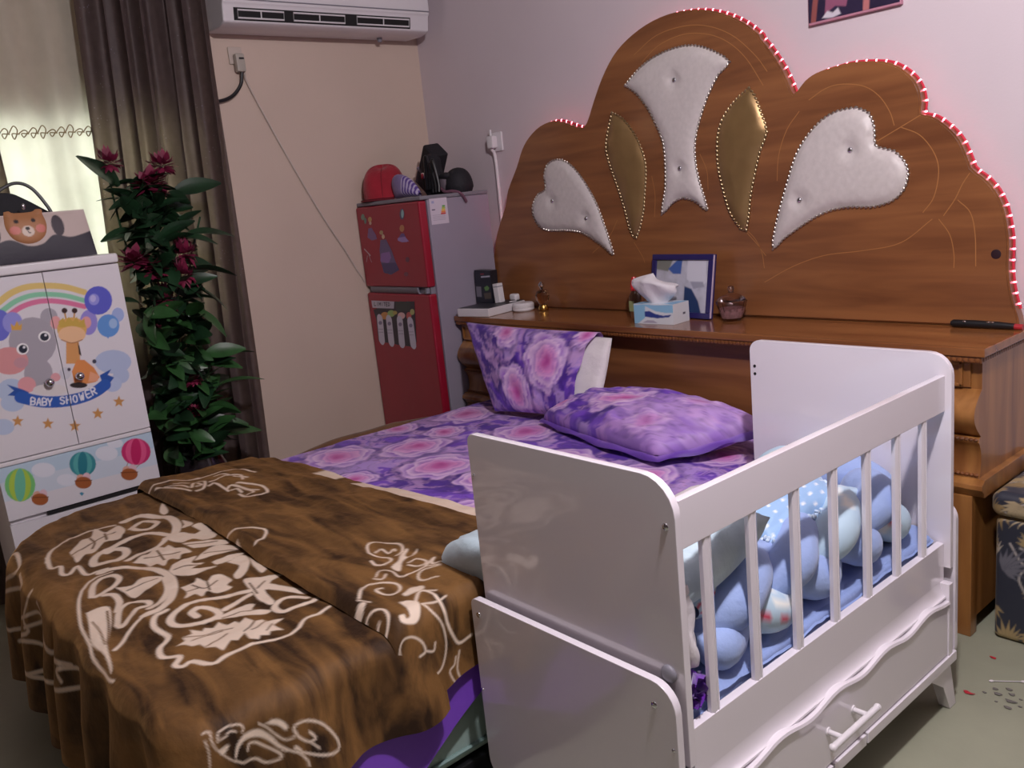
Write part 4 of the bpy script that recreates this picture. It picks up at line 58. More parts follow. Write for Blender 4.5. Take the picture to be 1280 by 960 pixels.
def painted(name, rough=0.5, bump=0.0, bscale=200.0, sheen=0.0, coat=0.0, spec=0.5):
    """colour comes from the mesh's own printed pattern (attribute Col)"""
    m, nt, b = nodes_of(name)
    a = nt.nodes.new('ShaderNodeAttribute'); a.attribute_name = 'Col'
    nt.links.new(a.outputs['Color'], b.inputs['Base Color'])
    b.inputs['Roughness'].default_value = rough; b.inputs['Sheen Weight'].default_value = sheen
    b.inputs['Coat Weight'].default_value = coat; b.inputs['Specular IOR Level'].default_value = spec
    if bump:
        tc = nt.nodes.new('ShaderNodeTexCoord')
        n2 = nt.nodes.new('ShaderNodeTexNoise'); n2.inputs['Scale'].default_value = bscale; n2.inputs['Detail'].default_value = 3
        nt.links.new(tc.outputs['Object'], n2.inputs['Vector'])
        bp = nt.nodes.new('ShaderNodeBump'); bp.inputs['Strength'].default_value = bump; bp.inputs['Distance'].default_value = 0.01
        nt.links.new(n2.outputs['Fac'], bp.inputs['Height']); nt.links.new(bp.outputs['Normal'], b.inputs['Normal'])
    return m

def wood(name, dark, light, stretch=(0.9, 9, 9), rough=0.3, scale=2.2):
    m, nt, b = nodes_of(name)
    tc = nt.nodes.new('ShaderNodeTexCoord'); mp = nt.nodes.new('ShaderNodeMapping'); mp.inputs['Scale'].default_value = stretch
    nt.links.new(tc.outputs['Object'], mp.inputs['Vector'])
    n = nt.nodes.new('ShaderNodeTexNoise'); n.inputs['Scale'].default_value = scale; n.inputs['Detail'].default_value = 7; n.inputs['Distortion'].default_value = 0.6
    nt.links.new(mp.outputs['Vector'], n.inputs['Vector'])
    n3 = nt.nodes.new('ShaderNodeTexNoise'); n3.inputs['Scale'].default_value = 1.6; n3.inputs['Detail'].default_value = 2
    nt.links.new(mp.outputs['Vector'], n3.inputs['Vector'])
    mx = nt.nodes.new('ShaderNodeMath'); mx.operation = 'ADD'
    h = nt.nodes.new('ShaderNodeMath'); h.operation = 'MULTIPLY'; h.inputs[1].default_value = 0.5
    nt.links.new(n.outputs['Fac'], mx.inputs[0]); nt.links.new(n3.outputs['Fac'], mx.inputs[1]); nt.links.new(mx.outputs[0], h.inputs[0])
    r = nt.nodes.new('ShaderNodeValToRGB')
    r.color_ramp.elements[0].position = 0.36; r.color_ramp.elements[1].position = 0.64
    r.color_ramp.elements[0].color = lin(dark) + (1,); r.color_ramp.elements[1].color = lin(light) + (1,)
    nt.links.new(h.outputs[0], r.inputs['Fac']); nt.links.new(r.outputs['Color'], b.inputs['Base Color'])
    b.inputs['Roughness'].default_value = rough
    b.inputs['Coat Weight'].default_value = 0.35; b.inputs['Coat Roughness'].default_value = 0.12
    return m

def emit(name, rgb, strength):
    m, nt, b = nodes_of(name)
    b.inputs['Base Color'].default_value = lin(rgb) + (1,)
    b.inputs['Emission Color'].default_value = lin(rgb) + (1,); b.inputs['Emission Strength'].default_value = strength
    return m

def cloth_translucent(name, rgb, trans, rough=0.8, var=0.15, scale=40, fleck=0.0, through=None):
    m, nt, b = nodes_of(name)
    out = nt.nodes['Material Output']
    tc = nt.nodes.new('ShaderNodeTexCoord')
    n = nt.nodes.new('ShaderNodeTexNoise'); n.inputs['Scale'].default_value = scale; n.inputs['Detail'].default_value = 5
    nt.links.new(tc.outputs['Object'], n.inputs['Vector'])
    r = nt.nodes.new('ShaderNodeValToRGB'); c = lin(rgb)
    r.color_ramp.elements[0].position = 0.3; r.color_ramp.elements[1].position = 0.7
    r.color_ramp.elements[0].color = tuple(v * (1 - var) for v in c) + (1,); r.color_ramp.elements[1].color = tuple(min(1, v * (1 + var)) for v in c) + (1,)
    nt.links.new(n.outputs['Fac'], r.inputs['Fac'])
    src = r.outputs['Color']
    if fleck:
        v = nt.nodes.new('ShaderNodeTexVoronoi'); v.inputs['Scale'].default_value = 55
        nt.links.new(tc.outputs['Object'], v.inputs['Vector'])
        lt = nt.nodes.new('ShaderNodeMath'); lt.operation = 'LESS_THAN'; lt.inputs[1].default_value = 0.16
        nt.links.new(v.outputs['Distance'], lt.inputs[0])
        n4 = nt.nodes.new('ShaderNodeTexNoise'); n4.inputs['Scale'].default_value = 9
        nt.links.new(tc.outputs['Object'], n4.inputs['Vector'])
        gt = nt.nodes.new('ShaderNodeMath'); gt.operation = 'GREATER_THAN'; gt.inputs[1].default_value = 0.6
        nt.links.new(n4.outputs['Fac'], gt.inputs[0])
        mu = nt.nodes.new('ShaderNodeMath'); mu.operation = 'MULTIPLY'
        nt.links.new(lt.outputs[0], mu.inputs[0]); nt.links.new(gt.outputs[0], mu.inputs[1])
        mf = nt.nodes.new('ShaderNodeMath'); mf.operation = 'MULTIPLY'; mf.inputs[1].default_value = fleck
        nt.links.new(mu.outputs[0], mf.inputs[0])
        mix = nt.nodes.new('ShaderNodeMix'); mix.data_type = 'RGBA'
        nt.links.new(mf.outputs[0], mix.inputs['Factor']); nt.links.new(src, mix.inputs['A'])
        mix.inputs['B'].default_value = lin((175, 165, 185)) + (1,)
        src = mix.outputs['Result']
    nt.links.new(src, b.inputs['Base Color']); b.inputs['Roughness'].default_value = rough
    t = nt.nodes.new('ShaderNodeBsdfTranslucent'); 
    if through: t.inputs['Color'].default_value = lin(through) + (1,)
    else: nt.links.new(src, t.inputs['Color'])
    ms = nt.nodes.new('ShaderNodeMixShader'); ms.inputs['Fac'].default_value = trans
    nt.links.new(b.outputs['BSDF'], ms.inputs[1]); nt.links.new(t.outputs['BSDF'], ms.inputs[2])
    nt.links.new(ms.outputs['Shader'], out.inputs['Surface'])
    return m

def glass(name, rgb, rough=0.05, alpha_mix=0.0):
    m, nt, b = nodes_of(name)
    b.inputs['Base Color'].default_value = lin(rgb) + (1,); b.inputs['Roughness'].default_value = rough
    b.inputs['Transmission Weight'].default_value = 1.0; b.inputs['IOR'].default_value = 1.45
    return m

# ------------------------------------------------------------------ objects
ORG = {}
def org(o):
    return ORG.get(o.name, Vector((0, 0, 0))) if o else Vector((0, 0, 0))

def thing(name, label, cat, loc=(0, 0, 0), group=None, rot=(0, 0, 0)):
    o = bpy.data.objects.new(name, None); o.empty_display_size = 0.05; COL.objects.link(o)
    o.location = loc; o.rotation_euler = rot
    o['label'] = label; o['category'] = cat
    if group: o['group'] = group
    ORG[o.name] = Vector(loc)
    return o

def tag(o, label, cat, group=None, kind=None):
    o['label'] = label; o['category'] = cat
    if group: o['group'] = group
    if kind: o['kind'] = kind
    return o

def finish(name, me, mats, parent=None, local=False, smooth=True, label=None, kind=None, angle=40):
    o = bpy.data.objects.new(name, me); COL.objects.link(o)
    for m in (mats if isinstance(mats, (list, tuple)) else [mats]): me.materials.append(m)
    if parent is not None:
        o.parent = parent
        if not local: me.transform(Matrix.Translation(-org(parent)))
        ORG[o.name] = org(parent)
    elif not local and len(me.vertices):
        co = np.empty(len(me.vertices) * 3); me.vertices.foreach_get('co', co); co = co.reshape(-1, 3)
        lo, hi = co.min(0), co.max(0); c = Vector(((lo[0] + hi[0]) / 2, (lo[1] + hi[1]) / 2, lo[2]))
        me.transform(Matrix.Translation(-c)); o.location = c; ORG[o.name] = c
    if smooth:
        for p in me.polygons: p.use_smooth = True
        try: me.set_sharp_from_angle(angle=math.radians(angle))
        except Exception: pass
    if label: o['label'] = label
    if kind: o['kind'] = kind
    return o

def obj(name, bm, mats, parent=None, **k):
    me = bpy.data.meshes.new(name)
    bmesh.ops.recalc_face_normals(bm, faces=bm.faces)
    bm.to_mesh(me); bm.free()
    o = finish(name, me, mats, parent, **k)
    if k.get('smooth', True):
        w = o.modifiers.new('even_shading', 'WEIGHTED_NORMAL'); w.keep_sharp = True
    return o

def pobj(name, verts, faces, mats, parent=None, col=None, **k):
    me = bpy.data.meshes.new(name); me.from_pydata([tuple(v) for v in verts], [], faces); me.update()
    if col is not None:
        a = me.color_attributes.new('Col', 'FLOAT_COLOR', 'POINT')
        c = np.ones((len(verts), 4), np.float32); c[:, :3] = col
        a.data.foreach_set('color', c.ravel())
    return finish(name, me, mats, parent, **k)

def grid_faces(nu, nv, wrap_u=False, wrap_v=False):
    f = []
    for i in range(nu if wrap_u else nu - 1):
        for j in range(nv if wrap_v else nv - 1):
            a = i * nv + j; b = ((i + 1) % nu) * nv + j; c = ((i + 1) % nu) * nv + (j + 1) % nv; d = i * nv + (j + 1) % nv
            f.append((a, b, c, d))
    return f

def box(bm, x0, x1, y0, y1, z0, z1, bev=0.0, seg=2, M=None, mi=0):
    t = bmesh.new(); bmesh.ops.create_cube(t, size=1)
    bmesh.ops.scale(t, vec=(abs(x1 - x0), abs(y1 - y0), abs(z1 - z0)), verts=t.verts)
    bmesh.ops.translate(t, vec=((x0 + x1) / 2, (y0 + y1) / 2, (z0 + z1) / 2), verts=t.verts)
    if bev: bmesh.ops.bevel(t, geom=list(t.edges), offset=bev, segments=seg, affect='EDGES', profile=0.5)
    join(bm, t, M, mi)

def join(bm, t, M=None, mi=0):
    if M is not None: bmesh.ops.transform(t, matrix=M, verts=t.verts)
    mp = {v: bm.verts.new(v.co) for v in t.verts}
    for f in t.faces:
        try:
            nf = bm.faces.new([mp[v] for v in f.verts]); nf.material_index = mi
        except ValueError: pass
    t.free()

def ball(bm, c, r, M=None, mi=0, u=14, v=9):
    t = bmesh.new(); bmesh.ops.create_uvsphere(t, u_segments=u, v_segments=v, radius=1)
    r = r if isinstance(r, (tuple, list)) else (r, r, r)
    bmesh.ops.scale(t, vec=r, verts=t.verts)
    if M is not None: bmesh.ops.transform(t, matrix=M, verts=t.verts)
    bmesh.ops.translate(t, vec=c, verts=t.verts)
    join(bm, t, None, mi)

def cyl(bm, p0, p1, r0, r1=None, n=16, mi=0):
    p0, p1 = Vector(p0), Vector(p1); d = p1 - p0
    t = bmesh.new(); bmesh.ops.create_cone(t, cap_ends=True, segments=n, radius1=r0, radius2=r0 if r1 is None else r1, depth=d.length)
    M = Matrix.Translation((p0 + p1) / 2) @ d.to_track_quat('Z', 'Y').to_matrix().to_4x4()
    join(bm, t, M, mi)

def lathe(bm, prof, c=(0, 0, 0), n=28, mi=0):
    rings = []
    for r, z in prof:
        rings.append([bm.verts.new((c[0] + max(r, 1e-4) * math.cos(2 * PI * i / n), c[1] + max(r, 1e-4) * math.sin(2 * PI * i / n), c[2] + z)) for i in range(n)])
    for a, b in zip(rings, rings[1:]):
        for i in range(n):
            f = bm.faces.new((a[i], a[(i + 1) % n], b[(i + 1) % n], b[i])); f.material_index = mi
    for rg in (rings[0], rings[-1]):
        try: bm.faces.new(rg).material_index = mi
        except ValueError: pass

def tube(bm, pts, r, n=8, mi=0, closed=False):
    pts = [Vector(p) for p in pts]; N = len(pts); rings = []
    up = Vector((0.123, 0.345, 0.93)).normalized(); prev = None
    for i, p in enumerate(pts):
        if closed: d = pts[(i + 1) % N] - pts[i - 1]
        else: d = pts[min(i + 1, N - 1)] - pts[max(i - 1, 0)]
        d.normalize()
        if prev is None: s = d.cross(up)
        else: s = prev - d * prev.dot(d)
        if s.length < 1e-5: s = d.orthogonal()
        s.normalize(); prev = s; t = d.cross(s)
        rr = r(i / max(1, N - 1)) if callable(r) else r
        rings.append([bm.verts.new(p + (s * math.cos(2 * PI * k / n) + t * math.sin(2 * PI * k / n)) * rr) for k in range(n)])
    for i in range(N if closed else N - 1):
        a, b = rings[i], rings[(i + 1) % N]
        for k in range(n): bm.faces.new((a[k], a[(k + 1) % n], b[(k + 1) % n], b[k])).material_index = mi
    if not closed:
        for rg in (rings[0], rings[-1]):
            try: bm.faces.new(rg).material_index = mi
            except ValueError: pass

def smooth_path(pts, n=8, closed=False):
    """Catmull-Rom through the points"""
    P = [Vector(p) for p in pts]; N = len(P); out = []
    rng = range(N) if closed else range(N - 1)
    for i in rng:
        p0 = P[(i - 1) % N] if closed or i > 0 else P[0] * 2 - P[1]
        p1, p2 = P[i], P[(i + 1) % N]
        p3 = P[(i + 2) % N] if closed or i + 2 < N else p2 * 2 - p1
        for k in range(n):
            t = k / n
            out.append(0.5 * ((2 * p1) + (p2 - p0) * t + (2 * p0 - 5 * p1 + 4 * p2 - p3) * t * t + (3 * p1 - p0 - 3 * p2 + p3) * t ** 3))
    if not closed: out.append(P[-1])
    return out

def prism(bm, poly, fn, d0, d1, mi=0):
    """2D outline swept between two depths; fn(a, b, d) gives the 3D point"""
    A = [bm.verts.new(fn(p[0], p[1], d0)) for p in poly]; B = [bm.verts.new(fn(p[0], p[1], d1)) for p in poly]
    n = len(poly)
    bm.faces.new(A).material_index = mi; bm.faces.new(B[::-1]).material_index = mi
    for i in range(n): bm.faces.new((A[i], A[(i + 1) % n], B[(i + 1) % n], B[i])).material_index = mi

def rrect(x0, x1, z0, z1, r, n=6):
    """rounded rectangle, r = radii (bottom-left, bottom-right, top-right, top-left)"""
    r = r if isinstance(r, (tuple, list)) else (r,) * 4
    out = []
    for (cx, cz, a0), q in zip([(x0, z0, PI), (x1, z0, 1.5 * PI), (x1, z1, 0), (x0, z1, 0.5 * PI)], r):
        sx = 1 if cx == x0 else -1; sz = 1 if cz == z0 else -1
        if q <= 0: out.append((cx, cz)); continue
        for k in range(n + 1):
            a = a0 + 0.5 * PI * k / n
            out.append((cx + sx * q + q * math.cos(a), cz + sz * q + q * math.sin(a)))
    return out

def bevel_all(bm, w, seg=2, ang=0.6):
    bmesh.ops.recalc_face_normals(bm, faces=bm.faces)
    e = [e for e in bm.edges if len(e.link_faces) == 2 and e.calc_face_angle(0) > ang]
    bmesh.ops.bevel(bm, geom=e, offset=w, segments=seg, affect='EDGES', profile=0.5)

# ------------------------------------------------------------------ printed patterns (numpy)
def vnoise(x, y, seed=0):
    x = np.asarray(x, float); y = np.asarray(y, float)
    xi = np.floor(x).astype(np.int64); yi = np.floor(y).astype(np.int64); xf = x - xi; yf = y - yi
    def h(a, b):
        n = (a * 374761393 + b * 668265263 + seed * 974634777) & 0x7fffffff
        n = ((n ^ (n >> 13)) * 1274126177) & 0x7fffffff
        return ((n ^ (n >> 16)) & 0xffff) / 65535.0
    u = xf * xf * (3 - 2 * xf); v = yf * yf * (3 - 2 * yf)
    return (h(xi, yi) * (1 - u) + h(xi + 1, yi) * u) * (1 - v) + (h(xi, yi + 1) * (1 - u) + h(xi + 1, yi + 1) * u) * v

def fbm(x, y, seed=0, o=4):
    s = 0; a = 0.5; t = 0
    for k in range(o):
        s = s + a * vnoise(x * 2 ** k, y * 2 ** k, seed + k * 17); t += a; a *= 0.5
    return s / t

def seg_dist(P, pts, closed=False):
    d = np.full(len(P), 9.0); n = len(pts)
    for i in range(n if closed else n - 1):
        a = np.array(pts[i]); b = np.array(pts[(i + 1) % n]); ab = b - a; L = (ab ** 2).sum() + 1e-12
        t = np.clip(((P - a) @ ab) / L, 0, 1)
        q = P - a - t[:, None] * ab
        d = np.minimum(d, np.sqrt((q ** 2).sum(1)))
    return d

def inside(P, poly):
    c = np.zeros(len(P), bool); n = len(poly); x, y = P[:, 0], P[:, 1]
    for i in range(n):
        x1, y1 = poly[i]; x2, y2 = poly[(i + 1) % n]
        if y1 == y2: continue
        k = (y1 > y) != (y2 > y)
        c ^= k & (x < (x2 - x1) * (y - y1) / (y2 - y1) + x1)
    return c

def sm2(pts, n=4):
    return [(v.x, v.y) for v in smooth_path([(p[0], p[1], 0) for p in pts], n)]

def cover(P, kind, w, pts, soft, curve=True):
    """coverage 0..1 of one printed stroke or filled shape at the points P"""
    pts = [tuple(p) for p in pts]
    if kind == 's' and curve and len(pts) > 2: pts = sm2(pts)
    A = np.array(pts); m = w + soft * 2
    k = np.where((P[:, 0] > A[:, 0].min() - m) & (P[:, 0] < A[:, 0].max() + m) & (P[:, 1] > A[:, 1].min() - m) & (P[:, 1] < A[:, 1].max() + m))[0]
    if len(k) == 0: return k, np.zeros(0)
    Q = P[k]
    if kind == 's': sd = seg_dist(Q, pts) - w / 2
    else:
        sd = seg_dist(Q, pts, True); sd = np.where(inside(Q, pts), -sd, sd)
    return k, np.clip(0.5 - sd / soft, 0, 1)

def paint(P, col, shapes, soft=0.002, dy=(0, 0), curve=True):
    for kind, c, w, pts in shapes:
        pts = [(p[0] + dy[0], p[1] + dy[1]) for p in pts]
        k, a = cover(P, kind, w, pts, soft, curve and len(pts) < 9)
        if len(k): col[k] = col[k] * (1 - a[:, None]) + np.array(lin(c)) * a[:, None]
    return col

def L3(c): return np.array(lin(c))

def floral(P, roses, seed=3, base=1.0):
    x, y = P[:, 0], P[:, 1]
    wx = fbm(x * 6, y * 6, seed) - 0.5; wy = fbm(x * 6, y * 6, seed + 50) - 0.5
    n = fbm(x * 8 + wx * 4, y * 8 + wy * 4, seed + 9)
    t = np.clip((n - 0.32) / 0.34, 0, 1)[:, None]
    col = L3((70, 34, 146)) * (1 - t) + L3((120, 74, 198)) * t
    n2 = fbm(x * 5 + wy * 6, y * 5 + wx * 6, seed + 31)
    v = np.clip((n2 - 0.53) / 0.10, 0, 1)[:, None] * 0.7
    col = col * (1 - v) + L3((196, 164, 224)) * v
    n3 = fbm(x * 11 + wx * 8, y * 11 + wy * 8, seed + 61)
    v = np.clip((n3 - 0.56) / 0.06, 0, 1)[:, None] * 0.55
    col = col * (1 - v) + L3((214, 170, 220)) * v
    dk = np.clip(1 - np.abs(fbm(x * 7 + wx * 6, y * 7 + wy * 6, seed + 77) - 0.5) / 0.03, 0, 1)[:, None] * 0.6
    col = col * (1 - dk) + L3((70, 40, 116)) * dk
    for (cx, cy, R, ph) in roses:
        nx = (fbm(x * 12, y * 12, seed + 5) - .5) * R * .42; ny = (fbm(x * 12 + 7, y * 12, seed + 6) - .5) * R * .42
        dx, dy = x - cx + nx, y - cy + ny
        r = np.sqrt(dx * dx + dy * dy) / R; th = np.arctan2(dy, dx) + ph
        rout = 0.86 + 0.10 * np.abs(np.cos(2.5 * th)) + 0.05 * np.cos(7 * th + 1.3)
        halo = np.clip(1 - np.abs(r - rout - 0.08) / 0.14, 0, 1)[:, None] * 0.5
        k = np.clip((rout - r) / 0.06, 0, 1)[:, None]
        col = col * (1 - halo * (1 - k)) + L3((70, 38, 122)) * halo * (1 - k)
        # overlapping petals: each ring is cut into lobes, a shaded foot and a pale lip
        pet = np.tile(L3((214, 164, 218)), (len(x), 1))
        for q, (rr, nn) in enumerate(((1.0, 5), (0.76, 5), (0.54, 4), (0.36, 3), (0.2, 3))):
            edge = rr * (0.86 + 0.13 * np.abs(np.cos(nn / 2.0 * (th + q * 0.9))))
            ins = np.clip((edge - r) / 0.03, 0, 1)[:, None]
            f = np.clip((edge - r) / (0.26 * (0.6 + rr * .5)), 0, 1)[:, None]
            lip = L3(((232, 202, 238), (238, 208, 238), (232, 178, 224), (224, 150, 206), (206, 104, 178))[q])
            foot = L3(((150, 96, 196), (166, 108, 198), (184, 106, 190), (188, 98, 178), (176, 66, 150))[q])
            ring = lip * (1 - f) + foot * f
            pet = pet * (1 - ins) + ring * ins
        col = col * (1 - k) + pet * k
    return col

def inflate(poly, h, edge=0.02, step=0.02, dimples=(), emboss=0.0, seed=0, ripple=0.0):
    """cushioned panel over a flat outline: returns (points a, b, height), faces"""
    poly = [tuple(p) for p in poly]
    A = np.array(poly); n = len(poly)
    # even out the boundary
    bp = []
    for i in range(n):
        a, b = A[i], A[(i + 1) % n]; k = max(1, int(np.linalg.norm(b - a) / step))
        for j in range(k): bp.append(tuple(a + (b - a) * j / k))
    xs = np.arange(A[:, 0].min(), A[:, 0].max(), step); ys = np.arange(A[:, 1].min(), A[:, 1].max(), step)
    G = np.array([(x + (step / 2 if (j % 2) else 0), y) for j, y in enumerate(ys) for x in xs])
    d = seg_dist(G, bp, True); G = G[inside(G, bp) & (d > step * 0.55)]
    pts = [Vector(p) for p in bp] + [Vector(p) for p in G]
    nb = len(bp); edges = [(i, (i + 1) % nb) for i in range(nb)]
    vs, es, fs, *_ = delaunay_2d_cdt(pts, edges, [], 1, 1e-6)
    V = np.array([(v.x, v.y) for v in vs]); d = seg_dist(V, bp, True)
    z = h * (1 - np.exp(-d / edge))
    for (dx, dy) in dimples:
        q = np.sqrt(((V - np.array((dx, dy))) ** 2).sum(1)); z = z - h * 0.75 * np.exp(-(q / 0.028) ** 2) * (d > 0.004)
    if emboss:
        e = np.sin(V[:, 0] * 150 + 4 * fbm(V[:, 0] * 30, V[:, 1] * 30, seed)) * np.sin(V[:, 1] * 130 + 4 * fbm(V[:, 0] * 30 + 9, V[:, 1] * 30, seed + 2))
        z = z + emboss * e * np.clip(d / 0.015, 0, 1)
    if ripple:
        z = z + ripple * (fbm(V[:, 0] * 16, V[:, 1] * 16, seed) - 0.5) * np.clip(d / 0.02, 0, 1)
    return V, np.maximum(z, 0), [tuple(f) for f in fs]

def pillow_pts(c00, c10, c11, c01, thick, nu=60, nv=44, bow=0.05, pw=0.42, wr=0.0, seed=1, sag=0.0, mouth=False):
    """stuffed cushion over four corner points; returns verts, faces, uv"""
    C = [np.array(c, float) for c in (c00, c10, c11, c01)]
    nrm = np.cross(C[1] - C[0], C[3] - C[0]); nrm /= np.linalg.norm(nrm)
    u = np.linspace(0, 1, nu); v = np.linspace(0, 1, nv)
    U, V = np.meshgrid(u, v, indexing='ij')
    bu = bow * 4 * U * (1 - U); bv = bow * 4 * V * (1 - V)
    U2 = U + (0.5 - U) * 2 * bv * 0.5 * 1.0 * (np.abs(U - 0.5) * 2); V2 = V + (0.5 - V) * 2 * bu * 0.5 * (np.abs(V - 0.5) * 2)
    P = ((1 - U2) * (1 - V2))[..., None] * C[0] + (U2 * (1 - V2))[..., None] * C[1] + (U2 * V2)[..., None] * C[2] + ((1 - U2) * V2)[..., None] * C[3]
    prof = (4 * U * (1 - U)) ** pw * (4 * V * (1 - V)) ** pw
    if mouth: prof = (4 * np.minimum(U, .5) * (1 - np.minimum(U, .5))) ** pw * (4 * V * (1 - V)) ** pw * (1 - .25 * np.clip((U - .6) / .4, 0, 1))
    w = (fbm(U * 7, V * 5, seed) - 0.5) * wr * 2 + (fbm(U * 3 + 4, V * 14, seed + 3) - 0.5) * wr
    top = P + nrm * ((prof * thick * 0.5 + w * np.clip(prof * 2.5, 0, 1))[..., None])
    bot = P - nrm * ((prof * thick * 0.5)[..., None])
    if sag:
        top[..., 2] -= sag * 4 * U * (1 - U)
        bot[..., 2] -= sag * 4 * U * (1 - U)
    verts = np.concatenate([top.reshape(-1, 3), bot.reshape(-1, 3)])
    N = nu * nv
    f = grid_faces(nu, nv)
    g = [(N + a, N + d, N + c, N + b) for a, b, c, d in f]
    # weld the rim
    idx = np.arange(2 * N)
    for i in range(nu):
        for j in range(nv):
            if i == 0 or (i == nu - 1 and not mouth) or j in (0, nv - 1): idx[N + i * nv + j] = i * nv + j
    faces = [tuple(int(idx[k]) for k in q) for q in f + g]
    used = np.unique(idx); re = -np.ones(2 * N, int); re[used] = np.arange(len(used))
    faces = [tuple(int(re[k]) for k in q) for q in faces]
    uv = np.concatenate([np.stack([U, V], -1).reshape(-1, 2)] * 2)[used]
    side = np.concatenate([np.zeros(N), np.ones(N)])[used]
    return verts[used], faces, uv, side
# ------------------------------------------------------------------ the place
XL, XR, YB, YF, ZC = -4.18, 1.30, 3.02, -1.90, 3.00          # left wall, right wall, back wall, wall behind, ceiling

M = {}
M['floor'] = mat('floor_cement', (150, 152, 132), 0.62, 0.07, 5, bump=0.06, bscale=90)
M['wall_left'] = mat('wall_paint_cream', (206, 186, 172), 0.75, 0.025, 2.5, bump=0.05, bscale=120)
M['wall_back'] = mat('wall_paint_pale', (212, 200, 206), 0.72, 0.02, 2.5, bump=0.05, bscale=120)
M['wall_far'] = mat('wall_paint_dull', (92, 80, 76), 0.8, 0.03, 3)
M['ceiling'] = mat('ceiling_paint', (150, 142, 142), 0.85, 0.02, 3)
M['wood'] = wood('honey_wood', (112, 68, 42), (150, 98, 60))
M['wood_front'] = wood('honey_wood_front', (122, 76, 36), (172, 120, 66), stretch=(9, 9, 1.0))
M['wood_shelf'] = wood('honey_wood_shelf', (112, 66, 38), (158, 104, 60), rough=0.2)
M['wood_edge'] = wood('carved_wood', (92, 52, 26), (140, 86, 44), rough=0.4)
M['inlay'] = mat('gold_inlay', (172, 118, 70), 0.35, 0.05)
M['white_lacquer'] = mat('white_lacquered_board', (228, 222, 230), 0.18, 0.012, 3, spec=0.5, coat=0.9)
M['white_lacquer'].node_tree.nodes['Principled BSDF'].inputs['Coat Roughness'].default_value = 0.05
M['white_lacquer'].node_tree.nodes['Principled BSDF'].inputs['Coat IOR'].default_value = 1.65
M['white_plastic'] = mat('white_plastic', (224, 220, 224), 0.35, 0.015, 4)
M['dark_gap'] = mat('dark_gap', (24, 22, 24), 0.8)
M['chrome'] = mat('chrome', (210, 210, 215), 0.12, 0.02, metal=1.0)
M['silver'] = mat('silver_bead', (206, 198, 190), 0.3, 0.1, 60, metal=1.0)
M['silk'] = mat('white_quilted_silk', (206, 198, 196), 0.42, 0.05, 60, sheen=0.3)
M['gold_leather'] = mat('gold_leather', (156, 126, 84), 0.36, 0.08, 14, metal=0.55)
M['red'] = mat('fridge_red', (150, 24, 48), 0.3, 0.05, 4, coat=0.3)
M['fridge_grey'] = mat('fridge_grey', (150, 142, 158), 0.45, 0.03, 4)
M['trim_grey'] = mat('grey_plastic', (128, 126, 136), 0.45, 0.04)
M['painted_paper'] = painted('printed_paper', 0.55)
M['painted_gloss'] = painted('printed_gloss_film', 0.3)
M['painted_cloth'] = painted('printed_cotton', 0.55, bump=0.12, bscale=35, sheen=0.1)
M['painted_bed'] = painted('printed_satin_cotton', 0.5, bump=0.25, bscale=14, sheen=0.1)
M['black'] = mat('black_plastic', (22, 22, 26), 0.4, 0.1)
M['black_cloth'] = mat('black_cloth', (26, 25, 32), 0.75, 0.15, 30, bump=0.2, bscale=120)
M['mint'] = mat('mint_mattress_cloth', (150, 172, 166), 0.7, 0.05, 8, bump=0.25, bscale=18)
M['blue'] = mat('soft_blue_jersey', (150, 172, 220), 0.75, 0.05, 12, bump=0.2, bscale=60, sheen=0.2)
M['blue_sheet'] = mat('blue_cot_sheet', (138, 160, 212), 0.75, 0.06, 10, bump=0.5, bscale=16, sheen=0.2)
M['teal'] = mat('pale_teal_cloth', (184, 204, 214), 0.75, 0.05, 10, bump=0.25, bscale=50, sheen=0.2)
M['white_cloth'] = mat('white_cotton', (218, 212, 214), 0.8, 0.04, 12, bump=0.3, bscale=40)
M['purple'] = mat('purple_tulle', (112, 36, 176), 0.5, 0.25, 40, sheen=0.4)
M['sheer'] = cloth_translucent('sheer_curtain_voile', (224, 220, 206), 0.62, 0.8, 0.05, 12)
M['curtain'] = cloth_translucent('brown_velvet_curtain', (92, 78, 78), 0.34, 0.6, 0.2, 30, fleck=0.5, through=(158, 142, 122))
M['cream_cable'] = mat('cream_cable', (198, 184, 174), 0.5, 0.04)
M['leaf'] = mat('dark_green_leaf', (28, 56, 34), 0.4, 0.35, 14)
M['leaf2'] = mat('fresh_green_leaf', (46, 86, 44), 0.4, 0.3, 14)
M['flower'] = mat('wine_red_petals', (118, 24, 60), 0.6, 0.3, 30)
M['skin_wall'] = M['wall_back']

# ---------------- room shell
def plane_box(name, x0, x1, y0, y1, z0, z1, m):
    bm = bmesh.new(); box(bm, x0, x1, y0, y1, z0, z1)
    o = obj(name, bm, m, smooth=False); o['kind'] = 'structure'; return o
plane_box('floor', XL - .1, XR + .1, YF - .1, YB + .1, -0.1, 0, M['floor'])
plane_box('ceiling', XL - .1, XR + .1, YF - .1, YB + .1, ZC, ZC + .1, M['ceiling'])
plane_box('wall_back', XL - .1, XR + .1, YB, YB + .1, 0, ZC, M['wall_back'])
plane_box('wall_right', XR, XR + .1, YF - .1, YB, 0, ZC, M['wall_far'])
plane_box('wall_front', XL - .1, XR, YF - .1, YF, 0, ZC, M['wall_far'])
WY0, WY1, WZ0, WZ1 = 0.45, 1.66, 1.0, 2.06
bm = bmesh.new()
box(bm, XL - .1, XL, YF, WY0, 0, ZC); box(bm, XL - .1, XL, WY1, YB, 0, ZC)
box(bm, XL - .1, XL, WY0, WY1, 0, WZ0); box(bm, XL - .1, XL, WY0, WY1, WZ1, ZC)
o = obj('wall_left', bm, M['wall_left'], smooth=False); o['kind'] = 'structure'
bm = bmesh.new()
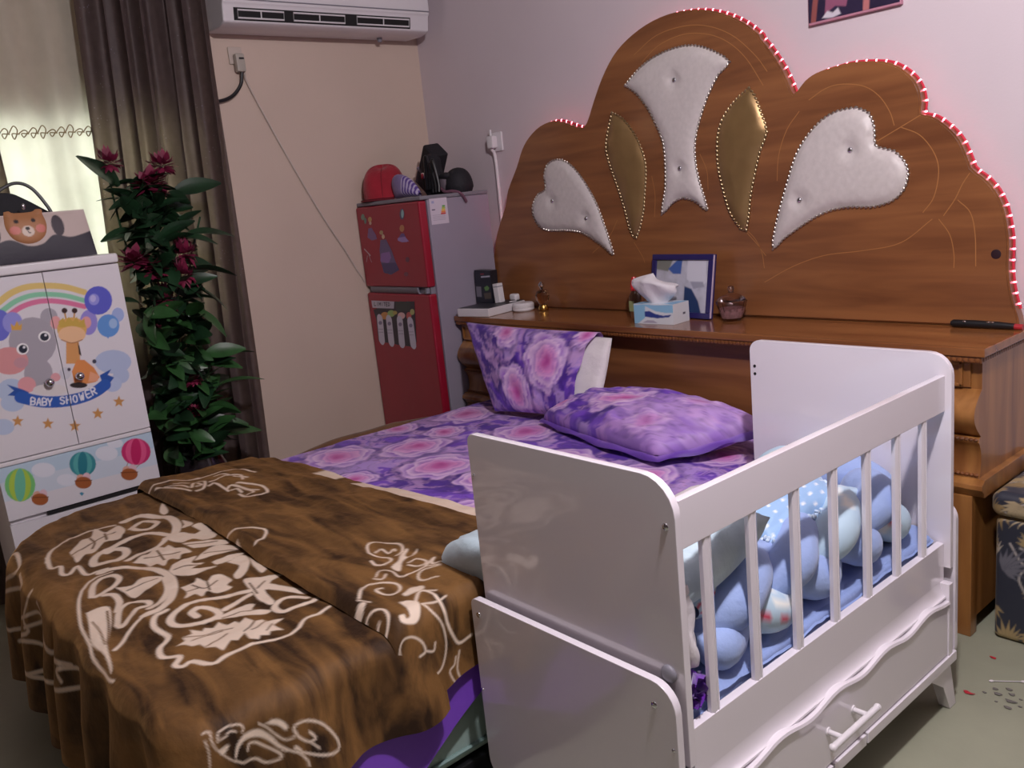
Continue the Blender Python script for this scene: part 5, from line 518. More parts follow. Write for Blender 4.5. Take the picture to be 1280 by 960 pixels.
for a, b, c, d in ((WY0, WY0 + .05, WZ0, WZ1), (WY1 - .05, WY1, WZ0, WZ1), (WY0, WY1, WZ0, WZ0 + .05), (WY0, WY1, WZ1 - .05, WZ1), (1.03, 1.08, WZ0, WZ1)):
    box(bm, XL - .09, XL - .03, a, b, c, d, 0.004)
o = obj('window_1', bm, M['white_plastic'], smooth=False); o['kind'] = 'structure'
bm = bmesh.new(); box(bm, XL - .068, XL - .062, WY0 + .02, WY1 - .02, WZ0 + .02, WZ1 - .02)
pane = obj('pane', bm, glass('window_glass', (240, 248, 240), 0.0), o, smooth=False); pane['kind'] = 'structure'

# ---------------- headboard
def hbp(a, b, d): return (a, d, b)
YH = 2.93
hb = thing('headboard', 'large scalloped honey-wood headboard with white and gold cushioned panels, against the wall', 'headboard', (-2.33, 2.955, 0.932))
outl = [(-3.625, 0.934)] + [tuple(p) for p in sm2(HB_OUT, 3)] + [(-1.026, 0.934)]
# keep the valleys and the ends crisp but remove doubles
cl2 = [outl[0]]
for p in outl[1:]:
    if (p[0] - cl2[-1][0]) ** 2 + (p[1] - cl2[-1][1]) ** 2 > 0.012 ** 2: cl2.append(p)
outl = cl2
bm = bmesh.new(); prism(bm, outl, hbp, YH, YH + 0.045)
bmesh.ops.recalc_face_normals(bm, faces=bm.faces)
fe = [e for e in bm.edges if all(abs(v.co.y - YH) < 1e-4 for v in e.verts)]
bmesh.ops.bevel(bm, geom=fe, offset=0.006, segments=2, affect='EDGES')
obj('board', bm, M['wood'], hb, angle=30)
lab = {'lh': 'white heart shaped panel on the left wing', 'rh': 'white heart shaped panel on the right wing', 'cw': 'white hourglass panel in the middle', 'lg': 'narrow gold panel left of the middle', 'rg': 'narrow gold panel right of the middle'}
for k, poly in HB_PAN.items():
    white = k in ('lh', 'rh', 'cw')
    poly = sm2(poly + [poly[0]], 2)[:-1]
    V, z, f = inflate(poly, 0.022 if white else 0.026, 0.018 if white else 0.03, 0.013, HB_BTN.get(k, ()), 0.0022 if white else 0, 3, 0.0 if white else 0.012)
    po = pobj('cushioned_panel', [(a, YH - h - 0.001, b) for (a, b), h in zip(V, z)], f, M['silk'] if white else M['gold_leather'], hb, label=lab[k], angle=80)
    bm = bmesh.new(); pts = poly + [poly[0]]; acc = 0; sp = 0.0165
    for (a, b) in zip(pts, pts[1:]):
        L = math.hypot(b[0] - a[0], b[1] - a[1]); ang = math.atan2(b[1] - a[1], b[0] - a[0])
        while acc < L:
            t = acc / L; Mx = Matrix.Rotation(-(ang + 0.5), 3, 'Y').to_4x4()
            ball(bm, (a[0] + (b[0] - a[0]) * t, YH - 0.004, a[1] + (b[1] - a[1]) * t), (0.0085, 0.005, 0.0045), Mx, 0, 8, 5); acc += sp
        acc -= L
    obj('twisted_piping', bm, M['silver'] if white else mat('pale_gold_piping', (196, 176, 140), 0.3, 0.1, 60, metal=1.0), po)
    for (bx_, bz_) in HB_BTN.get(k, ()):
        bm = bmesh.new(); ball(bm, (bx_, YH - 0.011, bz_), (0.010, 0.007, 0.010)); obj('crystal_button', bm, M['chrome'], po)
for ln in HB_INL:
    bm = bmesh.new(); P3 = smooth_path([(p[0], 0, p[1]) for p in ln], 6); rows = []
    for i, p in enumerate(P3):
        d = (P3[min(i + 1, len(P3) - 1)] - P3[max(i - 1, 0)]).normalized(); nn = Vector((-d.z, 0, d.x)) * 0.0014
        rows.append([bm.verts.new((v.x, YH - 0.0008, v.z)) for v in (p - nn, p + nn)])
    for a, b in zip(rows, rows[1:]): bm.faces.new((a[0], b[0], b[1], a[1]))
    obj('inlay_line', bm, M['inlay'], hb, smooth=False)

bm = bmesh.new(); ball(bm, (-1.098, YH + .004, 1.167), (.021, .006, .021), None, 0, 20, 10)
obj('wood_knot', bm, mat('dark_knot', (44, 26, 34), .35), hb, label='round dark knot')

# red LED string on the outer edge
led = thing('led_light_string', 'red LED light string glowing along the scalloped edge of the headboard', 'led lights', (-2.33, 2.955, 0.95))
ed = []
body = [p for p in outl if p[1] > 0.97]
for i, p in enumerate(body):
    a = body[max(i - 1, 0)]; b = body[min(i + 1, len(body) - 1)]
    tx, tz = b[0] - a[0], b[1] - a[1]; L = math.hypot(tx, tz); ed.append((p[0] - tz / L * 0.0030, p[1] + tx / L * 0.0030))
M['led_tube'] = emit('led_tube_glow', (200, 50, 70), 0.22)
M['led'] = emit('led_bulb', (255, 120, 140), 14.0)
bm = bmesh.new(); tube(bm, [(p[0], YH + 0.039, p[1]) for p in ed], 0.0040, 6)
obj('light_tube', bm, M['led_tube'], led)
pos = []; acc = 0
for a, b in zip(ed, ed[1:]):
    L = math.hypot(b[0] - a[0], b[1] - a[1])
    while acc < L:
        t = acc / L; pos.append((a[0] + (b[0] - a[0]) * t, a[1] + (b[1] - a[1]) * t)); acc += 0.035
    acc -= L
front = sorted(range(len(pos)), key=lambda i: -pos[i][0])
keep = set(front[:98])
bmrest = bmesh.new(); proto = None
for i, p in enumerate(pos):
    if i in keep:
        bm = bmesh.new(); ball(bm, (p[0], YH + 0.039, p[1]), 0.0048, None, 0, 8, 6)
        obj('bulb', bm, M['led'], led)
    else: ball(bmrest, (p[0], YH + 0.039, p[1]), 0.0056, None, 0, 8, 6)
o = obj('bulbs', bmrest, M['led'], led); o['kind'] = 'stuff'

# ---------------- console below the headboard
con = thing('headboard_cabinet', 'long honey-wood cabinet with bulging drawers and a shelf top, below the headboard', 'cabinet', (-2.28, 2.8, 0))
bm = bmesh.new(); box(bm, -3.56, -1.0, 2.60, 3.005, 0.905, 0.932, 0.004)
obj('shelf_top', bm, M['wood_shelf'], con)
bm = bmesh.new(); box(bm, -3.55, -1.01, 2.606, 2.64, 0.886, 0.905, 0.003)
k = -3.545
while k < -1.015:
    ball(bm, (k, 2.604, 0.8955), (0.008, 0.004, 0.007), Matrix.Rotation(0.5, 3, 'Y').to_4x4(), 0, 6, 4); k += 0.0165
k = 2.62
while k < 3.0:
    ball(bm, (-1.010, k, 0.8955), (0.004, 0.008, 0.007), None, 0, 6, 4); k += 0.0165
obj('carved_moulding', bm, M['wood_edge'], con)
bm = bmesh.new(); box(bm, -3.20, -1.37, 2.665, 2.70, 0.05, 0.886)
obj('back_panel', bm, M['wood'], con, smooth=False)
def tower(x0, x1, tname):
    # side outline (y, z)
    bulge = [(2.640 - 0.052 * math.sin(PI * t), 0.800 - 0.146 * t) for t in [i / 12 for i in range(13)]]
    prof = [(2.99, 0.886), (2.642, 0.886), (2.642, 0.800)] + bulge + [(2.628, 0.652), (2.622, 0.640), (2.630, 0.632)] + [(2.634 + 0.010 * math.sin(PI * t), 0.632 - 0.106 * t) for t in (0.2, .4, .6, .8)] + [(2.630, 0.526), (2.99, 0.526)]
    bm = bmesh.new(); prism(bm, prof, lambda a, b, d: (d, a, b), x0, x1)
    t = obj(tname, bm, M['wood_front'], con, angle=30)
    bm = bmesh.new()   # flat top drawer with a raised frame
    prism(bm, [(2.642, .803), (2.634, .806), (2.634, .880), (2.642, .884)], lambda a, b, d: (d, a, b), x0 + .004, x1 - .03)
    w = x1 - x0
    for a, b, c, d in ((x0 + .01, x1 - .05, .872, .882), (x0 + .01, x1 - .05, .806, .816), (x0 + .01, x0 + .022, .806, .882), (x1 - .062, x1 - .05, .806, .882)):
        box(bm, a, b, 2.626, 2.64, c, d, 0.003)
    obj('drawer', bm, M['wood_front'], con)
    for z in (0.647, 0.535):      # carved strips
        bm = bmesh.new(); k = x0 + .006
        while k < x1:
            ball(bm, (k, 2.622 if z > .6 else 2.628, z), (0.0075, 0.006, 0.006), None, 0, 6, 4); k += 0.0135
        obj('carved_strip', bm, M['wood_edge'], con)
    bm = bmesh.new()   # base moulding, runs round the outer side
    prism(bm, [(2.99, .526), (2.618, .526), (2.598, .512), (2.596, .498), (2.612, .484), (2.618, .470), (2.99, .470)], lambda a, b, d: (d, a, b), x0 - .012, x1 + .022)
    bevel_all(bm, .002)
    obj('base_moulding', bm, M['wood_front'], con, angle=30)
    bm = bmesh.new(); box(bm, x0 + .02, x1 - .012, 2.630, 2.99, 0.06, 0.470)
    for xx in (x0 + .03, x1 - .04):
        box(bm, xx - .03, xx + .028, 2.612, 2.66, 0.0, 0.470, 0.004)
    box(bm, x1 - .07, x1 - .014, 2.93, 2.985, 0.0, 0.07)
    obj('lower_case', bm, M['wood'] if x0 < -2 else M['wood_front'], con, angle=30)
tower(-3.55, -3.20, 'drawer_tower'); tower(-1.36, -1.022, 'drawer_tower')

# ---------------- fridge
fx0, fx1, fy0, fy1 = -4.172, -3.572, 2.475, 2.92
fr = thing('fridge', 'narrow two-door red fridge with grey sides standing in the corner', 'fridge', ((fx0 + fx1) / 2, 2.7, 0))
bm = bmesh.new(); box(bm, fx0, fx1, fy0 + .052, fy1, 0.04, 1.525, 0.006)
for a in (fx0 + .05, fx1 - .05):
    for b in (fy0 + .1, fy1 - .06): cyl(bm, (a, b, 0), (a, b, .05), .018)
obj('body', bm, M['fridge_grey'], fr)
bm = bmesh.new(); box(bm, fx0 - .002, fx1 + .002, fy0 + .01, fy1, 1.525, 1.545, 0.006)
obj('top_panel', bm, M['trim_grey'], fr)
def door(name, z0, z1):
    V = []; 
    bm = bmesh.new(); box(bm, fx0, fx1, fy0, fy0 + .048, z0, z1, .011, 4)
    return obj(name, bm, M['red'], fr)
d1 = door('freezer_door', 1.094, 1.522); d2 = door('fridge_door', 0.06, 1.060)
bm = bmesh.new(); box(bm, fx0 + .01, fx1 - .012, fy0 + .02, fy0 + .05, 1.058, 1.096)
obj('door_gap', bm, M['trim_grey'], fr)
bm = bmesh.new(); prism(bm, [(fy0 - .004, 1.094), (fy0 - .004, 1.084), (fy0 + .006, 1.062), (fy0 + .03, 1.050), (fy0 + .03, 1.058), (fy0 + .012, 1.068), (fy0 + .008, 1.094)], lambda a, b, d: (d, a, b), fx0 + .06, fx1 - .10)
obj('handle', bm, M['trim_grey'], fr, label='grey plastic handle')
bm = bmesh.new(); cyl(bm, (fx1 - .02, fy0 + .006, 1.066), (fx1 - .02, fy0 + .006, 1.092), .012); obj('hinge', bm, M['trim_grey'], fr)
def sheet_pattern(shapes, name, parent, y, m, res=0.0022, label=None, pad=0.003):
    """flat printed stickers: only the printed area is kept, as a thin film on the door"""
    A = np.array([p for s in shapes for p in s[3]]); lo, hi = A.min(0) - .02, A.max(0) + .02
    nx, nz = int((hi[0] - lo[0]) / res), int((hi[1] - lo[1]) / res)
    X, Z = np.meshgrid(np.linspace(lo[0], hi[0], nx), np.linspace(lo[1], hi[1], nz), indexing='ij')
    P = np.stack([X.ravel(), Z.ravel()], 1); cov = np.zeros(len(P)); col = np.tile(L3((120, 110, 130)), (len(P), 1))
    for kind, c, w, pts in shapes:
        k, a = cover(P, kind, w, pts, res, True)
        if len(k): cov[k] = np.maximum(cov[k], a); col[k] = np.where(a[:, None] > .02, col[k] * (1 - a[:, None]) + L3(c) * a[:, None], col[k])
    F = [q for q in grid_faces(nx, nz) if min(cov[i] for i in q) > .3]
    used = sorted({i for q in F for i in q}); re = {u: i for i, u in enumerate(used)}
    return pobj(name, [(P[u, 0], y, P[u, 1]) for u in used], [tuple(re[i] for i in q) for q in F], m, parent, col[used], label=label)
sheet_pattern(FR_UP, 'doll_stickers', d1, fy0 - .0012, M['painted_gloss'], label='stickers of little dolls in lilac gowns')
sheet_pattern(FR_LOW, 'advertising_sticker', d2, fy0 - .0012, M['painted_gloss'], label='dark sticker with fruit and four white tabs')
# energy label on the grey side
ny, nz = 70, 90
Yg, Zg = np.meshgrid(np.linspace(2.540, 2.648, ny), np.linspace(1.40, 1.527, nz), indexing='ij')
P = np.stack([Yg.ravel(), Zg.ravel()], 1); c = np.tile(L3((206, 196, 210)), (len(P), 1))
lb = []
for i, cc in enumerate([(90, 160, 70), (170, 190, 60), (225, 190, 60), (225, 130, 60), (205, 70, 60)]):
    z = 1.490 - i * .009; lb.append(('f', cc, 0, [(2.615 - i * .003, z), (2.631, z), (2.635, z - .004), (2.631, z - .008), (2.615 - i * .003, z - .008)]))
lb += [('s', (60, 50, 90), .005, [(2.552, 1.472), (2.568, 1.472)]), ('e', 0, 0, [])][:1] + [('f', (160, 160, 200), 0, [(2.552, 1.515), (2.568, 1.515), (2.568, 1.503), (2.552, 1.503)])]
lb += [('s', (160, 150, 170), .002, [(2.552, 1.445 - .008 * i), (2.628, 1.445 - .008 * i)]) for i in range(4)]
paint(P, c, lb, .0015)
pobj('energy_label', [(fx1 + .0015, a, b) for a, b in P], grid_faces(ny, nz), M['painted_paper'], fr, c, label='white energy label with coloured bars')

# ---------------- things on the fridge
ZT_ = 1.5455
cap = thing('baseball_hat', 'red baseball hat lying on the left end of the fridge top', 'hat', (-4.04, 2.60, ZT_))
nu, nv = 40, 18; V = []
for j in range(nv):
    t = PI / 2 * j / (nv - 1)
    for i in range(nu):
        a = 2 * PI * i / nu; r = .122 * math.cos(t) ** .62 + .0005; dent = 1 + .05 * math.sin(3 * a + 1) * math.sin(2 * t)
        V.append((-4.043 + r * 1.0 * math.cos(a) * dent, 2.60 + r * .95 * math.sin(a) * dent, ZT_ + .012 + .165 * math.sin(t) ** .9 + .012 * math.sin(2 * a) * math.sin(t)))
F = [(j * nu + i, j * nu + (i + 1) % nu, (j + 1) * nu + (i + 1) % nu, (j + 1) * nu + i) for j in range(nv - 1) for i in range(nu)]
F.append(tuple(range(nu))[::-1])
pobj('crown', V, F, mat('red_hat_cloth', (160, 26, 46), 0.85, 0.14, 12, bump=0.25, bscale=60, sheen=0.2), cap, None, angle=60)
bm = bmesh.new()
A = [(-4.05 + .118 * math.cos(t), 2.57 + .105 * math.sin(t)) for t in [PI * 1.02 + i * PI / 14 for i in range(15)]]
prism(bm, A, lambda a, b, d: (a, b, d), ZT_ + .001, ZT_ + .010); obj('visor', bm, mat('dark_red_cloth', (104, 18, 34), 0.85), cap)
bm = bmesh.new()
for q in range(6):
    a = q * PI / 3 + .3; tube(bm, [(-4.043 + .1235 * math.cos(t) ** .62 * math.cos(a), 2.60 + .118 * math.cos(t) ** .62 * math.sin(a), ZT_ + .0125 + .166 * math.sin(t) ** .9 + .012 * math.sin(2 * a) * math.sin(t)) for t in [PI / 2 * k / 9.2 for k in range(9)]], .0018, 5)
obj('seams', bm, mat('red_seam', (120, 16, 34), .8), cap)
blackbox = thing('soft_case', 'black soft case with a grey band, tilted up behind the red hat', 'case', (-3.93, 2.80, ZT_))
Mx = Matrix.Translation((-3.935, 2.845, ZT_ + .150)) @ Matrix.Rotation(0.66, 4, 'Y') @ Matrix.Rotation(.1, 4, 'X')
bm = bmesh.new(); box(bm, -.055, .055, -.05, .05, -.03, .115, .012, 3, Mx); obj('lid', bm, M['black_cloth'], blackbox)
bm = bmesh.new(); box(bm, -.060, .060, -.052, .052, -.125, -.040, .012, 3, Mx); obj('body', bm, mat('charcoal_cloth', (62, 56, 68), .7, .15, 30), blackbox, label='charcoal body')
bm = bmesh.new(); box(bm, -.062, .062, -.056, .056, -.042, -.028, .004, 2, Mx); obj('band', bm, mat('grey_band', (120, 114, 130), .6), blackbox, label='grey band')
pouch = thing('striped_pouch', 'lilac pouch with purple and white stripes at one end, lying beside the red hat', 'pouch', (-3.82, 2.60, ZT_))
n1, n2 = 60, 30
vv = []; cc = []
for i in range(n1):
    for j in range(n2):
        u = i / (n1 - 1); th = 2 * PI * j / (n2 - 1); r = .060 * (math.sin(PI * min(max(u, .02), .98)) ** .45) * (1 - .45 * u) * (1 + .10 * math.sin(3 * th + 4 * u))
        vv.append((-3.925 + .22 * u, 2.585 + r * math.cos(th), ZT_ + .002 + r * .93 + r * .92 * math.sin(th) + .055 * (1 - u) ** 1.5 * (.5 + .5 * math.sin(th))))
        s_ = math.sin(u * 74 + .8 * math.sin(th)); k_ = fbm(np.array([u * 9]), np.array([th * 1.2]), 4)[0]
        cc.append(L3((186, 176, 206) if s_ > .1 else (84, 56, 140)) if u > .52 else L3((128, 112, 158)) * (1.35 - .7 * k_))
pobj('body', vv, grid_faces(n1, n2), M['painted_cloth'], pouch, np.array(cc))
bag = thing('black_handbag', 'small black handbag with a silver clasp in the middle of the fridge top', 'bag', (-3.78, 2.76, ZT_))
nu, nv = 36, 24; V = []
for j in range(nv):
    t = j / (nv - 1)
    for i in range(nu):
        a = 2 * PI * i / nu; k_ = max(0, 1 - max(0, (t - .82) / .18) ** 2) ** .5 * (.82 + .18 * min(1, t / .15))
        rx = (.080 - .030 * t) * k_ * (1 + .10 * math.sin(3 * a + 5 * t)); ry = (.062 - .02 * t) * k_
        V.append((-3.800 - .028 * math.sin(t * 2.2) + (rx + .001) * math.cos(a), 2.765 + (ry + .001) * math.sin(a), ZT_ + .001 + .215 * t))
F = [(j * nu + i, j * nu + (i + 1) % nu, (j + 1) * nu + (i + 1) % nu, (j + 1) * nu + i) for j in range(nv - 1) for i in range(nu)] + [tuple(range(nu))[::-1]]
pobj('body', V, F, M['black_cloth'], bag, None, angle=60)
for dx, h in ((0, .185), (.028, .150), (.055, .165)):
    bm = bmesh.new(); x0_ = -3.765 + dx
    tube(bm, smooth_path([(x0_ - .03, 2.70, ZT_ + .03), (x0_ - .02, 2.70, ZT_ + h), (x0_ - .005, 2.70, ZT_ + h - .01), (x0_ + .02, 2.698, ZT_ + .06), (x0_ + .028, 2.69, ZT_ + .012)], 6), lambda t: .012 - .006 * t, 7)
    obj('strap', bm, M['black'], bag)
bm = bmesh.new(); box(bm, -3.838, -3.803, 2.694, 2.708, ZT_ + .085, ZT_ + .120, .006, 2); obj('clasp', bm, M['chrome'], bag, label='silver clasp')
hat = thing('black_hat', 'black hat with a grey patch on the right end of the fridge top', 'hat', (-3.655, 2.79, ZT_))
bm = bmesh.new(); lathe(bm, [(.004, .001), (.066, .001)] + [(.076 * math.cos(t) ** .8, .025 + .100 * math.sin(t)) for t in [i * PI / 2 / 9 for i in range(9)]] + [(.003, .126)], (-3.655, 2.80, ZT_), 24)
obj('crown', bm, M['black_cloth'], hat)
bm = bmesh.new(); ball(bm, (-3.700, 2.738, ZT_ + .052), (.036, .022, .040)); obj('patch', bm, mat('grey_patch', (112, 100, 110), .7), hat, label='grey patch')
bm = bmesh.new(); ball(bm, (-3.690, 2.745, ZT_ + .088), (.045, .03, .020)); obj('visor', bm, M['black_cloth'], hat)
bm = bmesh.new(); tube(bm, smooth_path([(-3.70, 2.715, ZT_ + .03), (-3.65, 2.705, ZT_ + .010), (-3.60, 2.72, ZT_ + .008), (-3.562, 2.74, ZT_ - .01), (-3.561, 2.765, ZT_ - .05)], 6), .008, 6)
obj('strap', bm, mat('dusty_strap', (112, 74, 92), .7), hat)

# ---------------- air conditioner on the left wall
ac = thing('air_conditioner', 'white split air conditioner high on the cream wall', 'air conditioner', (-4.06, 2.37, 2.385))
prof = [(XL + .002, 2.392), (-4.03, 2.386), (-3.985, 2.392), (-3.958, 2.402), (-3.945, 2.47), (-3.935, 2.482), (-3.93, 2.52), (-3.935, 2.66), (-3.98, 2.69), (XL + .002, 2.69)]
bm = bmesh.new(); prism(bm, prof, lambda a, b, d: (a, d, b), 1.80, 2.945); bevel_all(bm, .008, 3, .9)
obj('housing', bm, M['white_plastic'], ac, angle=30)
def acs(t): return (-3.9575 + (.0125) * t, 2.405 + .064 * t)      # along the slanted mouth
bm = bmesh.new(); a0, a1 = acs(.06), acs(.9)
prism(bm, [(a0[0] + .0012, a0[1]), (a1[0] + .0012, a1[1]), (a1[0] - .004, a1[1]), (a0[0] - .004, a0[1])], lambda a, b, d: (a, d, b), 1.852, 2.825)
obj('air_outlet', bm, M['dark_gap'], ac, smooth=False, label='dark outlet slot')
for s0, s1 in ((1.87, 2.10), (2.15, 2.43), (2.50, 2.815)):
    bm = bmesh.new()
    L = [(s0, .22), (s0, .74), (s1, .74), (s1, .22)]
    tube(bm, [(acs(t)[0] + .004, y, acs(t)[1]) for y, t in L], .0042, 6, closed=True)
    ym = (s0 + s1) / 2; tube(bm, [(acs(.22)[0] + .004, ym, acs(.22)[1]), (acs(.74)[0] + .004, ym, acs(.74)[1])], .003, 6)
    obj('louvre', bm, M['white_plastic'], ac)
bm = bmesh.new(); box(bm, -3.9335, -3.927, 1.802, 2.943, 2.493, 2.497); obj('panel_seam', bm, M['trim_grey'], ac, smooth=False)
bm = bmesh.new(); cyl(bm, (-4.10, 2.72, 2.393), (-4.10, 2.72, 2.368), .016, .011); obj('drain_cap', bm, M['trim_grey'], ac)

# ---------------- socket, plug and cables on the left wall
so = thing('wall_socket', 'beige wall socket with a plug under the air conditioner', 'socket', (XL + .01, 1.925, 2.20))
bm = bmesh.new(); box(bm, XL, XL + .012, 1.895, 1.965, 2.255, 2.335, .004); obj('plate', bm, M['cream_cable'], so)
bm = bmesh.new(); box(bm, XL + .012, XL + .05, 1.912, 1.958, 2.215, 2.30, .008); obj('plug', bm, mat('beige_plug', (176, 168, 158), .5), so)
bm = bmesh.new(); box(bm, XL + .0505, XL + .054, 1.926, 1.950, 2.272, 2.280); obj('switch', bm, M['black'], so, label='dark switch')
bm = bmesh.new(); tube(bm, smooth_path([(XL + .03, 1.94, 2.215), (XL + .03, 1.925, 2.16), (XL + .026, 1.88, 2.11), (XL + .022, 1.82, 2.085), (XL + .02, 1.74, 2.08)], 8), .0085, 8)
o = obj('black_cable', bm, M['black']); tag(o, 'short black cable curling from the wall socket behind the curtain', 'cable')
bm = bmesh.new(); tube(bm, smooth_path([(XL + .028, 1.952, 2.215), (XL + .012, 1.975, 2.15), (XL + .008, 2.10, 1.86), (XL + .008, 2.26, 1.52), (XL + .008, 2.38, 1.30), (XL + .006, 2.43, 1.20), (XL + .0055, 2.462, 1.145), (XL + .0055, 2.472, 1.12)], 8), .0052, 8)
o = obj('cream_cable', bm, M['cream_cable']); tag(o, 'thin cream cable sagging down the wall from the socket to the fridge', 'cable')
s2 = thing('wall_plug', 'white plug in a wall socket with cable, between fridge and headboard', 'socket', (-3.57, YB - .03, 1.73))
bm = bmesh.new(); box(bm, -3.615, -3.525, YB - .012, YB, 1.735, 1.83, .004); obj('plate', bm, M['white_plastic'], s2)
bm = bmesh.new(); box(bm, -3.605, -3.555, YB - .05, YB - .012, 1.75, 1.815, .01); cyl(bm, (-3.58, YB - .035, 1.81), (-3.58, YB - .035, 1.845), .006); obj('plug', bm, M['white_plastic'], s2)
bm = bmesh.new(); tube(bm, smooth_path([(-3.585, YB - .032, 1.75), (-3.586, YB - .012, 1.68), (-3.59, YB - .010, 1.3), (-3.594, YB - .010, 0.95), (-3.595, YB - .010, .6)], 6), .009, 8)
obj('cable', bm, M['white_plastic'], s2)

# ---------------- framed picture on the back wall
pic = thing('wall_picture', 'dark picture with thin pink edge hanging high above the headboard', 'picture', (-1.6, YB - .012, 1.99))
bm = bmesh.new(); box(bm, -1.765, -1.43, YB - .02, YB, 1.985, 2.40, .003); obj('mount', bm, mat('pink_edge', (190, 132, 152), .5), pic)
nx, nz = 90, 110
X, Z = np.meshgrid(np.linspace(-1.762, -1.433, nx), np.linspace(1.993, 2.397, nz), indexing='ij'); P = np.stack([X.ravel(), Z.ravel()], 1)
c = np.tile(L3((48, 40, 66)), (len(P), 1)) * (0.7 + 0.6 * fbm(P[:, 0] * 20, P[:, 1] * 20, 4))[:, None]
paint(P, c, [('s', (150, 86, 84), .02, [(-1.745, 1.99), (-1.735, 2.06), (-1.72, 2.14)]), ('f', (150, 90, 118), 0, [(-1.70, 2.01), (-1.66, 2.03), (-1.62, 2.02), (-1.60, 2.10), (-1.63, 2.2), (-1.69, 2.12)]),
             ('s', (190, 120, 120), .022, [(-1.55, 1.985), (-1.545, 2.05), (-1.54, 2.12)]), ('f', (214, 208, 218), 0, [(-1.71, 2.0), (-1.69, 2.02), (-1.67, 2.01), (-1.65, 2.022), (-1.64, 2.0), (-1.67, 1.994), (-1.69, 1.996)])], .004)
pobj('print', [(a, YB - .0215, b) for a, b in P], grid_faces(nx, nz), M['painted_gloss'], pic, c)
# ------------------------------------------------------------------ bed
bx0, bx1, by0, by1 = -3.20, -1.62, 0.44, 2.56
bed = thing('bed', 'low black bed frame under the bedding', 'bed', ((bx0 + bx1) / 2, 1.5, 0))
bm = bmesh.new(); box(bm, bx0 + .02, bx1, by0 + .02, by1, 0.06, 0.118, 0.006); obj('platform', bm, M['black'], bed)
for a in (bx0 + .07, bx1 - .06):
    for b in (by0 + .09, by1 - .06):
        bm = bmesh.new(); cyl(bm, (a, b, 0), (a, b, .07), .028, .034); obj('leg', bm, M['black'], bed)
mt = thing('mattress', 'mint green mattress showing below the purple sheet beside the crib', 'mattress', ((bx0 + bx1) / 2, 1.5, .12))
bm = bmesh.new(); box(bm, bx0, bx1 - .004, by0, by1, 0.121, 0.525, 0.035, 4); obj('body', bm, M['mint'], mt)
bm = bmesh.new()
for z in (.16, .49):
    tube(bm, [(x, y, z) for x, y in rrect(bx0 - .003, bx1 + .0, by0 - .003, by1 + .003, .04, 4)], .006, 6, closed=True)
obj('piping', bm, mat('mint_piping', (120, 146, 142), .7), mt)

def hang(d, r, fl):
    d = np.maximum(d, 0); a = np.minimum(d / r, PI / 2); e = np.maximum(d - r * PI / 2, 0)
    return r * np.sin(a) + fl * e, r * (1 - np.cos(a)) + e

def drape(S, T, xl, xr, yf, top, Rl=.04, Rr=.04, r=.045, fl=.06, lump=.006, seed=1, ripple=.012, freq=30, minz=0.02):
    """cloth laid over a slab with rounded plan corners; S, T are lengths along the cloth"""
    cx, hx = (xl + xr) / 2, (xr - xl) / 2; hy = 6.0; cy = yf + hy
    R = np.where(S < cx, Rl, Rr)
    sx = np.where(S < cx, -1.0, 1.0)
    qx = np.abs(S - cx) - (hx - R); qy = (cy - T) - (hy - R)
    L = np.sqrt(np.maximum(qx, 0) ** 2 + np.maximum(qy, 0) ** 2) + 1e-9
    both = (qx > 0) & (qy > 0)
    d = np.where(both, L, np.maximum(qx, qy)) - R
    ux = np.where(both, qx / L, (qx >= qy) * 1.0) * sx; uy = np.where(both, -qy / L, -1.0 * (qx < qy))
    out, dz = hang(d, r, fl)
    dd = np.maximum(d, 0)
    x = S - ux * dd + ux * out; y = T - uy * dd + uy * out
    bx_, by_ = S - ux * dd, T - uy * dd
    along = np.where(S < cx, bx_ - by_, bx_ + by_)
    wav = ripple * np.sin(along * freq + 2.5 * fbm(along * 4, along * 0 + 1, seed)) * np.clip(dz / .18, 0, 1)
    x = x + ux * wav; y = y + uy * wav
    onto = np.clip(1 - dz / .05, 0, 1)
    z = top - dz + lump * onto * (fbm(S * 5, T * 7, seed + 5) - .5) * 2 + lump * .8 * onto * (fbm(S * 3 + T * 9, T * 14 - S * 4, seed + 8) - .5)
    return np.stack([x, y, np.maximum(z, minz)], -1)

BASE_D = dict(xl=-3.225, xr=-1.600, yf=.415, top=.578, Rl=.30, Rr=.10, r=.055, fl=.10)
FLAP_D = dict(xl=-3.235, xr=-1.592, yf=.2, top=.612, Rl=.05, Rr=.05, r=.045, fl=.05)

# purple floral sheet, plain satin at the hanging side
ss = np.concatenate([np.linspace(-3.22 - .12, -1.60, 360), np.linspace(-1.59, -.60, 40)]); tt = np.linspace(.55, 2.57, 400)
S, T = np.meshgrid(ss, tt, indexing='ij')
# the side falls lower towards the foot of the bed
fall = np.clip(.552 - (.318 + .60 * (T - 1.11)), .18, .45)
S = np.where(S > -1.60, -1.60 + (S + 1.60) * fall, S)
V = drape(S, T, -3.215, -1.605, .2, .552, .04, .04, .030, .02, .006, 4, .006, 15)
roses = [(-3.03, 1.57, .155, .3), (-2.86, 1.83, .15, 1.5), (-2.56, 1.73, .165, 2.2), (-3.09, 2.27, .15, .8), (-2.62, 2.22, .15, 2.9), (-2.28, 1.73, .13, 1.1), (-2.71, 1.45, .09, .4), (-2.86, 2.46, .14, 3.3), (-2.05, 1.52, .13, .5),
         (-2.2, 2.02, .15, 1.9), (-1.85, 2.04, .14, .2), (-1.8, 1.70, .12, 2.5), (-2.95, 2.04, .10, 1.0), (-2.42, 2.42, .13, .2), (-2.4, 1.36, .11, 2.0), (-1.75, 2.35, .12, .9), (-3.18, 1.95, .1, .2)]
c = floral(np.stack([S.ravel(), T.ravel()], 1), roses, 3)
sat = (S.ravel() > -1.585)[:, None]
